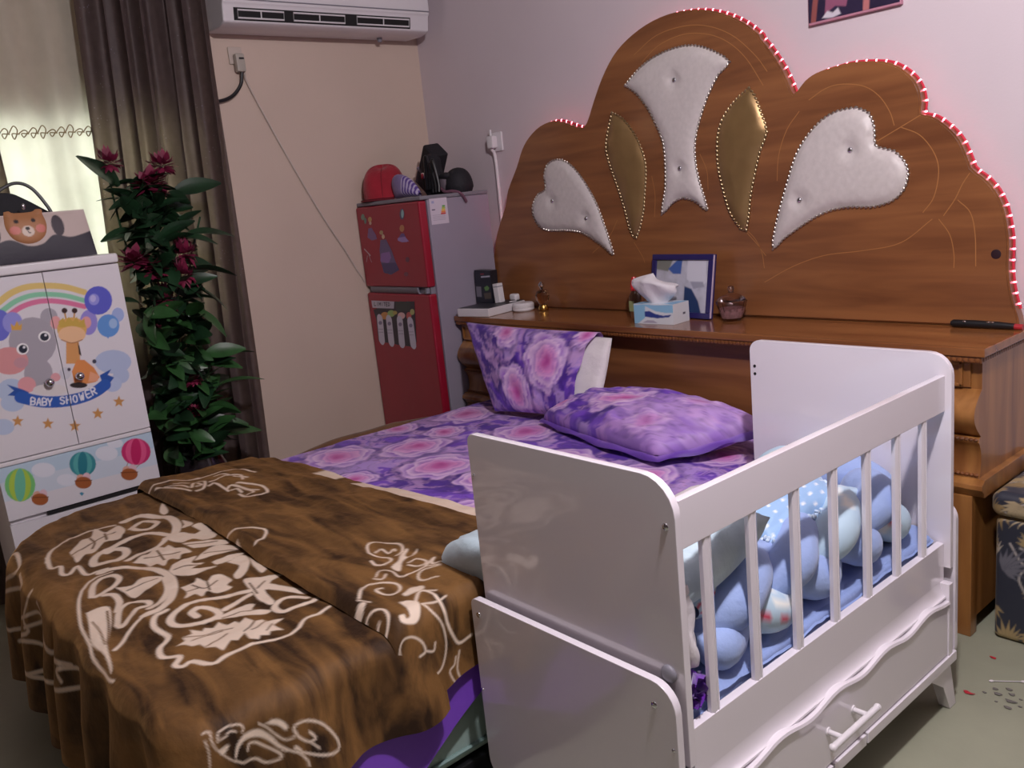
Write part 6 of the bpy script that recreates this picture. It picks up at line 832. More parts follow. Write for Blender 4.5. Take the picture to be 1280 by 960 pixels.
c = np.where(sat, L3((116, 62, 188)), c)
o = pobj('bed_sheet', V.reshape(-1, 3), grid_faces(400, 400), M['painted_bed'], None, c, angle=180)
tag(o, 'purple bed sheet printed with pink roses, plain purple where it hangs down', 'bed sheet')

# brown spread bunched along the far side
ns, nt2 = 26, 90
th = np.linspace(0, 2 * PI, ns); tv = np.linspace(1.20, 2.46, nt2)
TH, TV = np.meshgrid(th, tv, indexing='ij')
k = (TV - 1.2) / 1.26
R = .036 * np.sin(PI * np.clip(k, .03, .97)) ** .5 * (1 + .25 * (fbm(TV * 6, TH * .6, 3) - .5))
V = np.stack([-3.275 + 1.0 * R * np.cos(TH), TV, .475 + .040 * np.sin(PI * k) + 1.25 * R * np.sin(TH)], -1)
o = pobj('brown_spread', V.reshape(-1, 3), grid_faces(ns, nt2), mat('brown_spread_cloth', (98, 66, 36), .85, .2, 10, bump=.2, bscale=40, sheen=.3), None)
tag(o, 'plain brown spread bunched along the wall side of the bed', 'bedspread')

# velvet blanket with cream scrollwork
def velvet():
    m, nt, b = nodes_of('brown_velvet_blanket')
    a = nt.nodes.new('ShaderNodeAttribute'); a.attribute_name = 'Col'
    sp = nt.nodes.new('ShaderNodeSeparateColor'); nt.links.new(a.outputs['Color'], sp.inputs['Color'])
    tc = nt.nodes.new('ShaderNodeTexCoord'); mp = nt.nodes.new('ShaderNodeMapping'); mp.inputs['Scale'].default_value = (1.1, 4.2, 1.6); mp.inputs['Rotation'].default_value = (0, 0, .35)
    nt.links.new(tc.outputs['Object'], mp.inputs['Vector'])
    n = nt.nodes.new('ShaderNodeTexNoise'); n.inputs['Scale'].default_value = 3.2; n.inputs['Detail'].default_value = 6; n.inputs['Distortion'].default_value = .8
    nt.links.new(mp.outputs['Vector'], n.inputs['Vector'])
    r = nt.nodes.new('ShaderNodeValToRGB')
    r.color_ramp.elements[0].position = .36; r.color_ramp.elements[1].position = .62
    r.color_ramp.elements[0].color = lin((38, 22, 11)) + (1,); r.color_ramp.elements[1].color = lin((118, 84, 46)) + (1,)  # nap sheen painted into the colour as dark and light brown streaks
    nt.links.new(n.outputs['Fac'], r.inputs['Fac'])
    mx = nt.nodes.new('ShaderNodeMix'); mx.data_type = 'RGBA'
    nt.links.new(sp.outputs['Red'], mx.inputs['Factor']); nt.links.new(r.outputs['Color'], mx.inputs['A']); mx.inputs['B'].default_value = lin((222, 204, 186)) + (1,)
    nt.links.new(mx.outputs['Result'], b.inputs['Base Color'])
    b.inputs['Roughness'].default_value = .7; b.inputs['Sheen Weight'].default_value = .6; b.inputs['Sheen Tint'].default_value = lin((200, 150, 90)) + (1,); b.inputs['Sheen Roughness'].default_value = .4
    b.inputs['Specular IOR Level'].default_value = .25
    n2 = nt.nodes.new('ShaderNodeTexNoise'); n2.inputs['Scale'].default_value = 9; n2.inputs['Detail'].default_value = 6
    nt.links.new(tc.outputs['Object'], n2.inputs['Vector'])
    bp = nt.nodes.new('ShaderNodeBump'); bp.inputs['Strength'].default_value = .35; bp.inputs['Distance'].default_value = .03
    nt.links.new(n2.outputs['Fac'], bp.inputs['Height']); nt.links.new(bp.outputs['Normal'], b.inputs['Normal'])
    return m
M['velvet'] = velvet()
bl = thing('blanket', 'brown velvet blanket with cream scrollwork spread over the foot of the bed', 'blanket', (-2.4, .8, .2))
def mask(S, T, shapes, soft=.005):
    P = np.stack([S.ravel(), T.ravel()], 1); m = np.zeros(len(P))
    for kind, w, pts in shapes:
        if kind == 'f' and len(pts) < 26: pts = sm2(list(pts) + [pts[0]], 3)[:-1]
        k, a = cover(P, 's' if kind == 'x' else kind, w, pts, soft, True)
        if len(k): m[k] = np.minimum(m[k], 1 - a) if kind == 'x' else np.maximum(m[k], a)      # 'x' = brown line between petals
    return m
ss = np.linspace(-3.225 - .36, -1.60 + .255, 520); tt = np.linspace(.415 - .42, .98, 260)
S, T = np.meshgrid(ss, tt, indexing='ij')
V = drape(S, T, lump=.012, seed=11, ripple=.022, freq=26, **BASE_D)
m = mask(S, T, BL_BASE)
o = pobj('spread_layer', V.reshape(-1, 3), grid_faces(520, 260), M['velvet'], bl, np.stack([m, m, m], 1), angle=180)
ss = np.linspace(-3.23 - .22, -1.60 + 1, 500); kk = np.linspace(0, 1, 190)
S, K = np.meshgrid(ss, kk, indexing='ij')
S = np.where(S > -1.60, -1.60 + (S + 1.60) * (.250 - .05 * K), S)
far = 1.315 + .10 * (np.clip(S, -3.3, -1.6) + 3.06)
near = .862 + .012 * np.sin(S * 4)
T = near + (far + .075 - near) * K
V = drape(S, T, lump=.014, seed=21, ripple=.016, freq=18, **FLAP_D)
front = np.clip(1 - (T - near) / .03, 0, 1); V[..., 2] -= .028 * front ** 2 + .026 * K ** 2 * np.clip(1 - (S + 1.60) / .03, 0, 1)
back = np.clip((T - far + .004) / .014, 0, 1); V[..., 2] -= .014 * back
m = mask(S, T, BL_FLAP).reshape(S.shape)
band = np.clip((S + 2.86) / .02, 0, 1) * np.clip((T - far) / .006, 0, 1) * np.clip((fbm(S * 9, T * 2, 6) - .36) / .04, 0, 1)
m = np.maximum(m, band).ravel()
pobj('folded_back_layer', V.reshape(-1, 3), grid_faces(500, 190), M['velvet'], bl, np.stack([m, m, m], 1), angle=180)

# pillows
pil = thing('upright_pillow', 'purple rose-print pillow standing against the headboard with its white end showing', 'pillow', (-2.85, 2.42, .56))
v, f, uv, sd = pillow_pts((-2.95, 2.32, .570), (-2.46, 2.36, .590), (-2.43, 2.50, .925), (-3.29, 2.47, .935), .15, bow=.04, wr=.012, seed=5, mouth=True)
P = uv * np.array((.86, .40)) + np.array((10, 4)); P[:, 0] += sd * .9
c = floral(P, [(10.62, 4.23, .155, .4), (10.36, 4.09, .13, 1.2), (10.33, 4.36, .09, 2.0), (10.82, 4.38, .07, .1)], 9)
case = pobj('pillowcase', v, f, M['painted_cloth'], pil, c, angle=180)
v, f, uv, sd = pillow_pts((-2.80, 2.345, .595), (-2.375, 2.375, .605), (-2.365, 2.495, .905), (-2.95, 2.475, .90), .10, 40, 30, bow=-.03, wr=.008, seed=6)
pobj('pillow_insert', v, f, M['white_cloth'], pil, None, label='white pillow end sticking out of the case', angle=180)
pil = thing('lying_pillow', 'purple rose-print pillow lying flat in front of the upright one', 'pillow', (-2.1, 2.35, .56))
v, f, uv, sd = pillow_pts((-2.61, 2.30, .585), (-1.87, 2.145, .590), (-1.63, 2.45, .66), (-2.33, 2.50, .69), .20, bow=-.05, wr=.022, seed=15, pw=.38)
P = uv * np.array((.80, .45)) + np.array((20, 7)); P[:, 0] += sd * 1.1
c = floral(P, [(20.34, 7.22, .135, .4), (20.60, 7.36, .07, 1.2), (20.08, 7.1, .08, 2.0), (20.62, 7.12, .09, .1), (20.15, 7.4, .07, .9), (21.5, 7.2, .13, .2), (21.8, 7.15, .1, .2)], 12)
k = ((P[:, 0] > 20.45) & (P[:, 0] < 20.82))[:, None]
sw = np.clip(1 - np.abs(np.sin(((P[:, 0] - 20.62) ** 2 + (P[:, 1] - 7.25) ** 2) ** .5 * 55 + np.arctan2(P[:, 1] - 7.25, P[:, 0] - 20.62) * 2)) / .2, 0, 1)[:, None] * .55
vF, cF = v, c
c = np.where(k, (c * .5 + L3((190, 150, 214)) * .5) * (1 - sw) + L3((84, 52, 122)) * sw, c)
case = pobj('pillowcase', v, f, M['painted_cloth'], pil, c, angle=180)

# stitched flange round the lying pillow
nu, nv = 60, 44
rim = [i * nv for i in range(nu)] + [(nu - 1) * nv + j for j in range(1, nv)] + [i * nv + nv - 1 for i in range(nu - 2, -1, -1)] + [j for j in range(nv - 2, 0, -1)]
cen = v[:nu * nv].mean(0); VV = []; CC = []
for q, i in enumerate(rim):
    p = v[i]; d = p - cen; d[2] = 0; d /= np.linalg.norm(d); w = .026 + .006 * math.sin(q * .35)
    VV += [p - d * .012, p + d * w * .5 + np.array((0, 0, -.006 + .004 * math.sin(q * .5))), p + d * w + np.array((0, 0, -.016 + .006 * math.sin(q * .33)))]; CC += [c[i] * .8 + L3((80, 40, 140)) * .2, L3((104, 64, 168)), L3((86, 48, 146))]
n = len(rim)
F = [(q * 3 + r, ((q + 1) % n) * 3 + r, ((q + 1) % n) * 3 + r + 1, q * 3 + r + 1) for q in range(n) for r in (0, 1)]
pobj('flange', VV, F, M['painted_cloth'], pil, np.array(CC), label='plain purple flange', angle=180)

# ------------------------------------------------------------------ crib
cx0, cx1, cy0, cy1 = -1.535, -.932, 1.11, 2.20
crib = thing('baby_crib', 'white bedside baby crib with barred side and a drawer, open towards the bed', 'crib', ((cx0 + cx1) / 2, (cy0 + cy1) / 2, 0))
W = M['white_lacquer']
def panel(name, poly, y0, y1, label=None):
    bm = bmesh.new(); prism(bm, poly, lambda a, b, d: (a, d, b), y0, y1); bevel_all(bm, .0022, 2)
    return obj(name, bm, W, crib, angle=35, label=label)
fu = panel('upper_foot_panel', rrect(cx0 + .015, cx1, .42, .992, (0, .0, .075, .022)), 1.106, 1.124)
fl_ = panel('lower_foot_panel', rrect(-1.538, -.934, .125, .598, (.05, .05, .055, .02)), 1.076, 1.094)
hu = panel('upper_head_panel', rrect(cx0 + .018, -.922, .42, 1.004, (0, 0, .06, .035)), 2.196, 2.214)
hl = panel('lower_head_panel', rrect(-1.558, -.918, .135, .600, (.05, .05, .05, .02)), 2.218, 2.236)
bm = bmesh.new(); box(bm, -.957, -.938, 1.125, 2.195, .852, .946, .002); obj('top_rail', bm, W, crib, angle=35)
for y in (1.204, 1.350, 1.505, 1.658, 1.806, 1.950, 2.088):
    bm = bmesh.new(); q = .0135
    prof = [(-.952, y - q), (-.952, y + q), (-.943, y + q), (-.940, y + q * .75), (-.9385, y + q * .45), (-.9405, y + q * .3), (-.9395, y), (-.9405, y - q * .3), (-.9385, y - q * .45), (-.940, y - q * .75), (-.943, y - q)]
    prism(bm, prof, lambda a, b, d: (a, b, d), .485, .856); obj('slat', bm, W, crib, angle=25)
bm = bmesh.new(); box(bm, -.958, -.938, 1.125, 2.195, .385, .490, .002); obj('lower_rail', bm, W, crib, angle=35)
bm = bmesh.new()
prism(bm, [(-.955, .395), (-.9385, .392)] + [(-.9385 + .016 * (1 - math.cos(t)), .392 - .042 * math.sin(t)) for t in [i * PI / 2 / 8 for i in range(1, 9)]] + [(-.9225, .345), (-.955, .345)], lambda a, b, d: (a, d, b), 1.125, 2.190)
obj('cove_moulding', bm, W, crib, angle=35)
wave = [(y, .347 + .0075 * math.sin((y - 1.12) * 2 * PI / .225 + .6)) for y in [1.128 + i * (2.172 - 1.128) / 100 for i in range(101)]]
dr = None
bm = bmesh.new(); prism(bm, [(2.172, .182), (1.128, .182)] + wave, lambda a, b, d: (d, a, b), -.945, -.917); bevel_all(bm, .002, 2, .5)
dr = obj('drawer', bm, W, crib, angle=35)
bm = bmesh.new()
tube(bm, [(-.9175, y, z - .006) for y, z in wave], .0065, 6); obj('wavy_trim', bm, W, dr)
bm = bmesh.new(); cyl(bm, (-.880, 1.520, .268), (-.880, 1.712, .268), .0075, None, 14); ball(bm, (-.880, 1.518, .268), .009); ball(bm, (-.880, 1.714, .268), .009)
for y in (1.562, 1.672): cyl(bm, (-.918, y, .268), (-.878, y, .268), .006, .007, 12); cyl(bm, (-.918, y, .268), (-.914, y, .268), .011, .009, 12)
obj('drawer_handle', bm, M['white_plastic'], dr, label='white bar handle')
bm = bmesh.new(); 
for a, b in ((1.105, 1.573), (1.580, 1.722), (1.729, 2.215)): box(bm, -.957, -.911, a, b, .150, .178, .002)
obj('bottom_rail', bm, W, crib, angle=35)
bm = bmesh.new(); box(bm, -.957, -.914, 2.172, 2.196, .150, .385, .002); obj('stile', bm, W, crib, angle=35)
bm = bmesh.new(); box(bm, -.957, -.914, 1.104, 1.128, .150, .385, .002); obj('stile', bm, W, crib, angle=35)
bm = bmesh.new(); box(bm, cx0, -.957, 1.125, 2.195, .455, .470); obj('deck', bm, W, crib, smooth=False)
bm = bmesh.new(); box(bm, -1.535, -1.517, 1.125, 2.195, .150, .47, .002); obj('bed_side_board', bm, W, crib, angle=35)
bm = bmesh.new(); box(bm, -1.517, -.957, 1.125, 2.195, .150, .160); obj('drawer_floor', bm, W, crib, smooth=False)
for x in (-.938, -1.535):
    for sgn, yy in ((1, 2.12), (-1, 1.20)):
        bm = bmesh.new(); s = sgn
        prism(bm, [(yy - .055 * s, .150), (yy + .080 * s, .150), (yy + .120 * s, .0), (yy + .082 * s, .0), (yy + .040 * s, .085)], lambda a, b, d: (d, a, b), x - .016, x + .016)
        bevel_all(bm, .003, 2); obj('leg', bm, W, crib, angle=35)
def screw(x, y, z, par, r=.0072):
    bm = bmesh.new(); ball(bm, (x, y, z), (r, .003, r), None, 0, 12, 7); bm2 = bm
    box(bm, x - r * .4, x + r * .4, y - .0036, y - .0028, z - .0008, z + .0008)
    obj('screw', bm, M['chrome'], par)
screw(-.955, 1.1055, .900, fu); screw(-1.508, 1.1055, .895, fu, .003)
screw(-1.512, 1.0755, .560, fl_); screw(-.985, 1.0755, .548, fl_); screw(-1.530, 1.0755, .36, fl_, .004); screw(-.945, 1.0755, .470, fl_, .004)
for z in (.924, .900):
    bm = bmesh.new(); cyl(bm, (-1.500, 2.1945, z), (-1.500, 2.1965, z), .0045); obj('screw_hole', bm, M['dark_gap'], hu, label='small dark screw hole')
bm = bmesh.new(); ball(bm, (-.968, 1.103, .606), (.018, .010, .018)); obj('pivot_cap', bm, M['trim_grey'], fu, label='grey pivot cap')

# crib mattress and sheet
cm = thing('crib_mattress', 'crib mattress under a wrinkled blue sheet', 'mattress', ((cx0 + cx1) / 2, 1.66, .470))
bm = bmesh.new(); box(bm, -1.505, -.966, 1.130, 2.190, .471, .508, .012, 3); obj('core', bm, M['blue_sheet'], cm)
su = np.linspace(-1.515, -.962, 60); sv = np.linspace(1.130, 2.188, 110); S, T = np.meshgrid(su, sv, indexing='ij')
e = np.clip((S + 1.03) / .066, 0, 1)
Zs = .514 + .022 * (fbm(S * 9 + T * 3, T * 12, 4) - .4) + .018 * np.abs(np.sin(T * 18 + S * 14 + 3 * fbm(S * 5, T * 5, 2))) * (fbm(T * 4, S * 4, 7)) - .045 * e ** 2 + .030 * e * fbm(T * 10 + S * 8, S * 3, 12)
pobj('fitted_sheet', np.stack([S, T, Zs], -1).reshape(-1, 3), grid_faces(60, 110), M['blue_sheet'], cm, None, label='wrinkled blue fitted sheet', angle=180)

# braided bumper
br = thing('braided_bumper', 'thick braided crib bumper of plain blue and patterned pale-blue rolls', 'crib bumper', (-1.03, 1.7, .53))
path = smooth_path([(-1.035, 1.24, 0), (-1.035, 1.55, 0), (-1.035, 1.85, 0), (-1.045, 2.03, 0), (-1.10, 2.10, 0), (-1.20, 2.115, 0), (-1.32, 2.115, 0), (-1.43, 2.11, 0)], 14)
acc = [0]
for a, b in zip(path, path[1:]): acc.append(acc[-1] + (b - a).length)
Lt = acc[-1]
def at(s):
    i = max(0, min(len(acc) - 2, next((k for k in range(len(acc) - 1) if acc[k + 1] >= s), len(acc) - 2)))
    t = (s - acc[i]) / max(1e-9, acc[i + 1] - acc[i]); p = path[i].lerp(path[i + 1], t); d = (path[i + 1] - path[i]).normalized()
    return p, Vector((d.y, -d.x, 0))
for k in range(3):
    n, r_n = 150, 20; pts = []
    for i in range(n):
        s = Lt * i / (n - 1); ph = s * 2 * PI / .57 + k * 2 * PI / 3 + 3.4
        p, nrm = at(s)
        pts.append(p + nrm * (.032 * math.sin(2 * ph)) + Vector((0, 0, .608 + .052 * math.sin(ph) + .018 * math.exp(-((s - .62) / .2) ** 2))))
    vv = []; cc = []; prev = None
    for i, p in enumerate(pts):
        d = (pts[min(i + 1, n - 1)] - pts[max(i - 1, 0)]).normalized(); s_ = d.cross(Vector((0, 0, 1)) if prev is None else prev.cross(d)).normalized() if prev is None else (prev - d * prev.dot(d)).normalized()
        prev = s_; t_ = d.cross(s_); u = i / (n - 1)
        rr = .052 * (min(1, math.sin(PI * min(max(u, .004), .996)) * 7)) ** .5 * (1 + .05 * math.sin(i * .5 + k))
        for j in range(r_n):
            a = 2 * PI * j / r_n; vv.append(p + (s_ * math.cos(a) + t_ * math.sin(a)) * rr); cc.append((u * Lt * 1.2, j / r_n * .33))
    F = grid_faces(n, r_n, False, True)
    if k < 2: pobj('strand', vv, F, M['blue'], br, None, angle=180)
    else:
        P = np.array(cc); c = np.tile(L3((182, 208, 226)), (len(P), 1))
        R2 = random.Random(5)
        sh = []
        for q in range(110):
            x, y = R2.random() * Lt * 1.2, R2.random() * .33; kind = q % 4
            if kind in (0, 2): sh.append(('f', (236, 238, 232), 0, [(x + (.022 + .006 * math.cos(3 * t)) * math.cos(t), y + .014 * math.sin(t)) for t in [i * PI / 5 for i in range(10)]]))
            elif kind == 1: sh.append(('f', (206, 60, 92), 0, [(x - .012, y), (x + .012, y - .004), (x + .010, y + .014), (x - .006, y + .016)]))
            else: sh.append(('f', (126, 140, 190), 0, [(x, y), (x + .008, y), (x + .008, y + .010), (x, y + .010)]))
        paint(P, c, sh, .004)
        pobj('strand', vv, F, M['painted_cloth'], br, c, label='pale blue roll printed with clouds and red toys', angle=180)

# pale teal cushion across the foot of the crib
pt = thing('teal_cushion', 'pale teal cushion wedged across the foot of the crib, one corner out over the bed', 'cushion', (-1.36, 1.27, .6))
v, f, uv, sd = pillow_pts((-1.775, 1.130, .575), (-.978, 1.160, .725), (-.975, 1.46, .800), (-1.66, 1.43, .66), .20, 64, 36, bow=-.02, wr=.02, seed=31, pw=.36)
# a pinched fold across the right end
k = np.exp(-((uv[:, 0] - .80 - .25 * (uv[:, 1] - .5)) / .05) ** 2) * (sd < .5)
v[:, 2] -= .03 * k
pobj('cover', v, f, M['teal'], pt, None, angle=180)
# white baby pillow and dotted pillow
wp = thing('white_baby_pillow', 'flat white pillow lying inside the crib along the bed side', 'pillow', (-1.4, 1.7, .56))
v, f, uv, sd = pillow_pts((-1.525, 1.44, .60), (-1.24, 1.44, .60), (-1.22, 2.03, .59), (-1.525, 2.03, .60), .12, 40, 60, bow=.03, wr=.01, seed=41, pw=.36)
pobj('cover', v, f, M['white_cloth'], wp, None, angle=180)
dp = thing('dotted_pillow', 'light blue dotted baby pillow with a fluffy fringe, leaning on the braided bumper', 'pillow', (-1.16, 1.82, .6))
Q = [(-1.205, 1.60, .735), (-1.045, 1.56, .675), (-1.040, 1.86, .700), (-1.205, 1.92, .745)]
v, f, uv, sd = pillow_pts(*Q, .09, 44, 44, bow=.03, wr=.006, seed=51)
P = uv * .3; c = np.tile(L3((150, 186, 226)), (len(P), 1)); sh = []
for i in range(7):
    for j in range(7):
        x, y = .02 + i * .043 + (.021 if j % 2 else 0), .02 + j * .043
        sh.append(('f', (232, 236, 242), 0, [(x + .0065 * math.cos(t), y + .0065 * math.sin(t)) for t in [q * PI / 4 for q in range(8)]]))
paint(P, c, sh, .003)
pobj('cover', v, f, M['painted_cloth'], dp, c, angle=180)
bm = bmesh.new(); Qv = [Vector(q) for q in Q]; R2 = random.Random(3)
for a, b in zip(Qv, Qv[1:] + Qv[:1]):
    n = int((b - a).length / .010)
    for i in range(n):
        for w in range(4):
            p = a.lerp(b, i / n) + Vector((R2.uniform(-.014, .014), R2.uniform(-.016, .016), R2.uniform(-.010, .016))); ball(bm, p, (R2.uniform(.003, .009), R2.uniform(.003, .009), R2.uniform(.003, .007)), None, 0, 6, 5)
obj('fluffy_fringe', bm, mat('pale_blue_fluff', (196, 214, 232), .9, .1, 60), dp)
# white cloth hanging at the foot end
wc = thing('white_garment', 'crumpled white garment stuffed at the foot end of the crib behind the first bar', 'garment', (-.974, 1.176, .56))
nu, nv = 44, 30; vv = []
for i in range(nu):
    u = i / (nu - 1)
    for j in range(nv):
        a = 2 * PI * j / nv; z = .585 + .165 * u
        r = .034 * (1 + .30 * math.sin(3 * a + 5 * u) + .18 * math.sin(5 * a - 9 * u)) * (math.sin(PI * min(max(u * .9 + .06, .01), .99)) ** .4) * (1 - .3 * u)
        vv.append((-.974 + r * .40 * math.cos(a) - .010 * u, 1.176 + r * 1.1 * math.sin(a) - .016 * math.sin(u * 3), z))
pobj('cloth', vv, grid_faces(nu, nv, False, True), M['white_cloth'], wc, None, angle=180)
pp = thing('purple_scrunchie', 'bright purple ruffled scrunchie at the bottom of the first gap in the crib bars', 'scrunchie', (-.985, 1.2, .5))
bm = bmesh.new(); R2 = random.Random(9)
for i in range(26):
    th_ = R2.random() * 2 * PI; zz = R2.uniform(-.024, .022); c0 = Vector((-.972 + .006 * math.cos(th_), 1.176 + .018 * math.sin(th_), .548 + zz))
    d = Vector((math.cos(th_) * .5, math.sin(th_), R2.uniform(-.6, .6))).normalized(); s = d.orthogonal().normalized(); t = d.cross(s)
    ring = []
    for q in range(10):
        a = 2 * PI * q / 10; rr = .021 * (1 + .3 * math.sin(3 * a + i)); ring.append(bm.verts.new(c0 + d * (.013 + .004 * math.sin(4 * a)) + (s * math.cos(a) + t * math.sin(a)) * rr * .8))
    cc0 = bm.verts.new(c0 - d * .006)
    for q in range(10): bm.faces.new((cc0, ring[q], ring[(q + 1) % 10]))
obj('ruffle', bm, M['purple'], pp, angle=180)
# ------------------------------------------------------------------ baby wardrobe
wy0, wy1, wx0, wxf, wt = .478, 1.036, -3.97, -3.58, 1.440
wd = thing('baby_wardrobe', 'white plastic baby wardrobe printed with animals and balloons, beside the bed', 'wardrobe', (-3.78, .757, 0))
WP = M['white_plastic']
bm = bmesh.new(); box(bm, wx0, wxf - .022, wy0 + .004, wy1 - .004, .06, 1.405, .006)
for a in (wx0 + .04, wxf - .07):
    for b in (wy0 + .05, wy1 - .05): cyl(bm, (a, b, 0), (a, b, .065), .02)
obj('body', bm, WP, wd)
bm = bmesh.new(); box(bm, wx0 - .004, wxf + .006, wy0 - .004, wy1 + .004, 1.404, wt, .008, 3); obj('top', bm, WP, wd)
def printed_panel(name, y0, y1, z0, z1, shapes, base=(222, 218, 224), res=.0026, label=None):
    ny, nz = max(2, int((y1 - y0) / res)), max(2, int((z1 - z0) / res))
    Y, Z = np.meshgrid(np.linspace(y0, y1, ny), np.linspace(z0, z1, nz), indexing='ij')
    P = np.stack([Y.ravel(), Z.ravel()], 1); c = np.tile(L3(base), (len(P), 1)); paint(P, c, shapes, .0022)
    V = [(wxf, a, b) for a, b in P]; F = grid_faces(ny, nz)
    rim = [i * nz for i in range(ny)] + [(ny - 1) * nz + j for j in range(1, nz)] + [i * nz + nz - 1 for i in range(ny - 2, -1, -1)] + [j for j in range(nz - 2, 0, -1)]
    b0 = len(V); V += [(wxf - .020, P[i][0], P[i][1]) for i in rim]; c = np.concatenate([c, np.tile(L3(base), (len(rim), 1))])
    for i in range(len(rim)): F.append((rim[i], b0 + i, b0 + (i + 1) % len(rim), rim[(i + 1) % len(rim)]))
    F.append(tuple(range(b0, b0 + len(rim))))
    return pobj(name, V, F, M['painted_gloss'], wd, c, label=label, angle=30)
ym = .765
da = printed_panel('door', wy0, ym - .0015, .738, 1.400, CAB_DOOR, label='left door with the grey elephant')
db = printed_panel('door', ym + .0015, wy1, .738, 1.400, CAB_DOOR, label='right door with the giraffe')
dw = printed_panel('drawer', wy0, wy1, .512, .716, CAB_DRAW, label='drawer front with three hot-air balloons')
printed_panel('lower_drawer', wy0, wy1, .285, .492, [], label='plain white lower drawer'); printed_panel('lowest_drawer', wy0, wy1, .07, .272, [])
bm = bmesh.new(); box(bm, wxf - .012, wxf + .001, wy0 + .13, wy1 - .07, .496, .508); obj('handle_slot', bm, M['dark_gap'], wd, smooth=False, label='dark grip slot')
bm = bmesh.new(); box(bm, wxf - .02, wxf + .004, wy0, wy1, .718, .734, .003); obj('cross_rail', bm, WP, wd)
for par, (y, z) in ((da, (.708, .996)), (db, (.814, .998))):
    bm = bmesh.new(); cyl(bm, (wxf, y, z), (wxf + .012, y, z), .008); ball(bm, (wxf + .022, y, z), .0165, None, 0, 18, 12); obj('knob', bm, M['chrome'], par, label='round silver knob')

# bag on the wardrobe
bg = thing('bear_bag', 'black and white handbag with a bear face flap, on top of the wardrobe', 'bag', (-3.74, .76, wt))
bz = wt + .001
ny, nz = 130, 60
Yb, Zb = np.meshgrid(np.linspace(0, 1, ny), np.linspace(0, 1, nz), indexing='ij')
yy = .52 + .475 * Yb - (Zb * .012) * (Yb * 2 - 1); zz = bz + .178 * Zb
xx = -3.675 - .022 * Zb + .014 * np.sin(PI * Yb) ** .6 * np.sin(PI * np.clip(Zb + .05, 0, 1)) ** .6
P = np.stack([yy.ravel(), zz.ravel()], 1); c = np.tile(L3((50, 46, 58)), (len(P), 1))
edge = [(.50, bz + .09), (.56, bz + .075), (.63, bz + .070), (.70, bz + .088), (.76, bz + .060), (.81, bz + .063), (.855, bz + .092), (.91, bz + .078), (.96, bz + .086), (1.01, bz + .10)]
edge = sm2(edge, 6)
flap = [('f', (196, 178, 172), 0, edge + [(1.02, bz + .25), (.48, bz + .25)])]
paint(P, c, flap, .004, curve=False)
def el(cy, cz, ry, rz, n=18): return [(cy + ry * math.cos(2 * PI * i / n), cz + rz * math.sin(2 * PI * i / n)) for i in range(n)]
paint(P, c, [('f', (58, 48, 58), 0, el(.876, bz + .125, .022, .040)), ('f', (58, 48, 58), 0, el(.655, bz + .115, .022, .040))], .003)
V = [(a, b, d) for a, b, d in zip(xx.ravel(), yy.ravel(), zz.ravel())]; nF = len(V)
V += [(-3.80 + .03 * d, b, e) for b, d, e in zip(yy.ravel(), Zb.ravel(), zz.ravel())]
F = grid_faces(ny, nz) + [tuple(nF + q for q in reversed(f)) for f in grid_faces(ny, nz)]
for i in range(ny - 1): F.append((i * nz + nz - 1, (i + 1) * nz + nz - 1, nF + (i + 1) * nz + nz - 1, nF + i * nz + nz - 1)); F.append((i * nz, nF + i * nz, nF + (i + 1) * nz, (i + 1) * nz))
for j in range(nz - 1): F.append((j, j + 1, nF + j + 1, nF + j)); q = (ny - 1) * nz; F.append((q + j, nF + q + j, nF + q + j + 1, q + j + 1))
pobj('body', V, F, M['painted_cloth'], bg, np.concatenate([c, c]), angle=60)
by, bzc = .768, bz + .132
fc = thing
outline = sm2([(by - .062, bzc + .058), (by - .066, bzc + .040), (by - .070, bzc), (by - .055, bzc - .040), (by - .02, bzc - .062), (by + .02, bzc - .062), (by + .055, bzc - .040), (by + .070, bzc), (by + .066, bzc + .040), (by + .066, bzc + .058), (by + .045, bzc + .060), (by + .03, bzc + .052), (by - .03, bzc + .052), (by - .045, bzc + .060), (by - .062, bzc + .058)], 3)[:-1]
V2, z2, f2 = inflate(outline, .012, .012, .004)
c2 = np.tile(L3((176, 122, 82)), (len(V2), 1))
paint(V2, c2, [('f', (214, 130, 120), 0, el(by - .042, bzc - .012, .018, .016)), ('f', (214, 130, 120), 0, el(by + .045, bzc - .012, .018, .016)), ('f', (222, 204, 190), 0, el(by, bzc - .018, .021, .020)), ('f', (40, 30, 32), 0, el(by - .032, bzc + .020, .008, .008)), ('f', (40, 30, 32), 0, el(by + .026, bzc + .020, .008, .008)), ('f', (40, 30, 32), 0, el(by, bzc - .008, .008, .006)), ('s', (40, 30, 32), .003, [(by, bzc - .012), (by, bzc - .022), (by + .008, bzc - .026)])], .002)
def bagx(y, z): k = (z - bz) / .178; u = (y - .52) / .475; return -3.675 - .022 * k + .014 * math.sin(PI * min(max(u, 0), 1)) ** .6 * math.sin(PI * min(max(k + .05, 0), 1)) ** .6
pobj('bear_face', [(bagx(a, b) + .001 + h, a, b) for (a, b), h in zip(V2, z2)], f2, M['painted_cloth'], bg, c2, label='brown bear face patch', angle=180)
bm = bmesh.new(); tube(bm, smooth_path([(-3.705, .655, bz + .15), (-3.72, .68, bz + .24), (-3.73, .76, bz + .292), (-3.73, .82, bz + .275), (-3.715, .862, bz + .20), (-3.70, .876, bz + .14)], 8), .0065, 8)
obj('handle', bm, M['black'], bg, label='thin black handle')
bm = bmesh.new(); prism(bm, sm2([(.56, bz + .17), (.66, bz + .25), (.745, bz + .262), (.80, bz + .235), (.87, bz + .185), (.90, bz + .17)], 4), lambda a, b, d: (d, a, b), -3.79, -3.755); bevel_all(bm, .008, 2)
obj('top_flap', bm, M['black_cloth'], bg, label='black back flap')
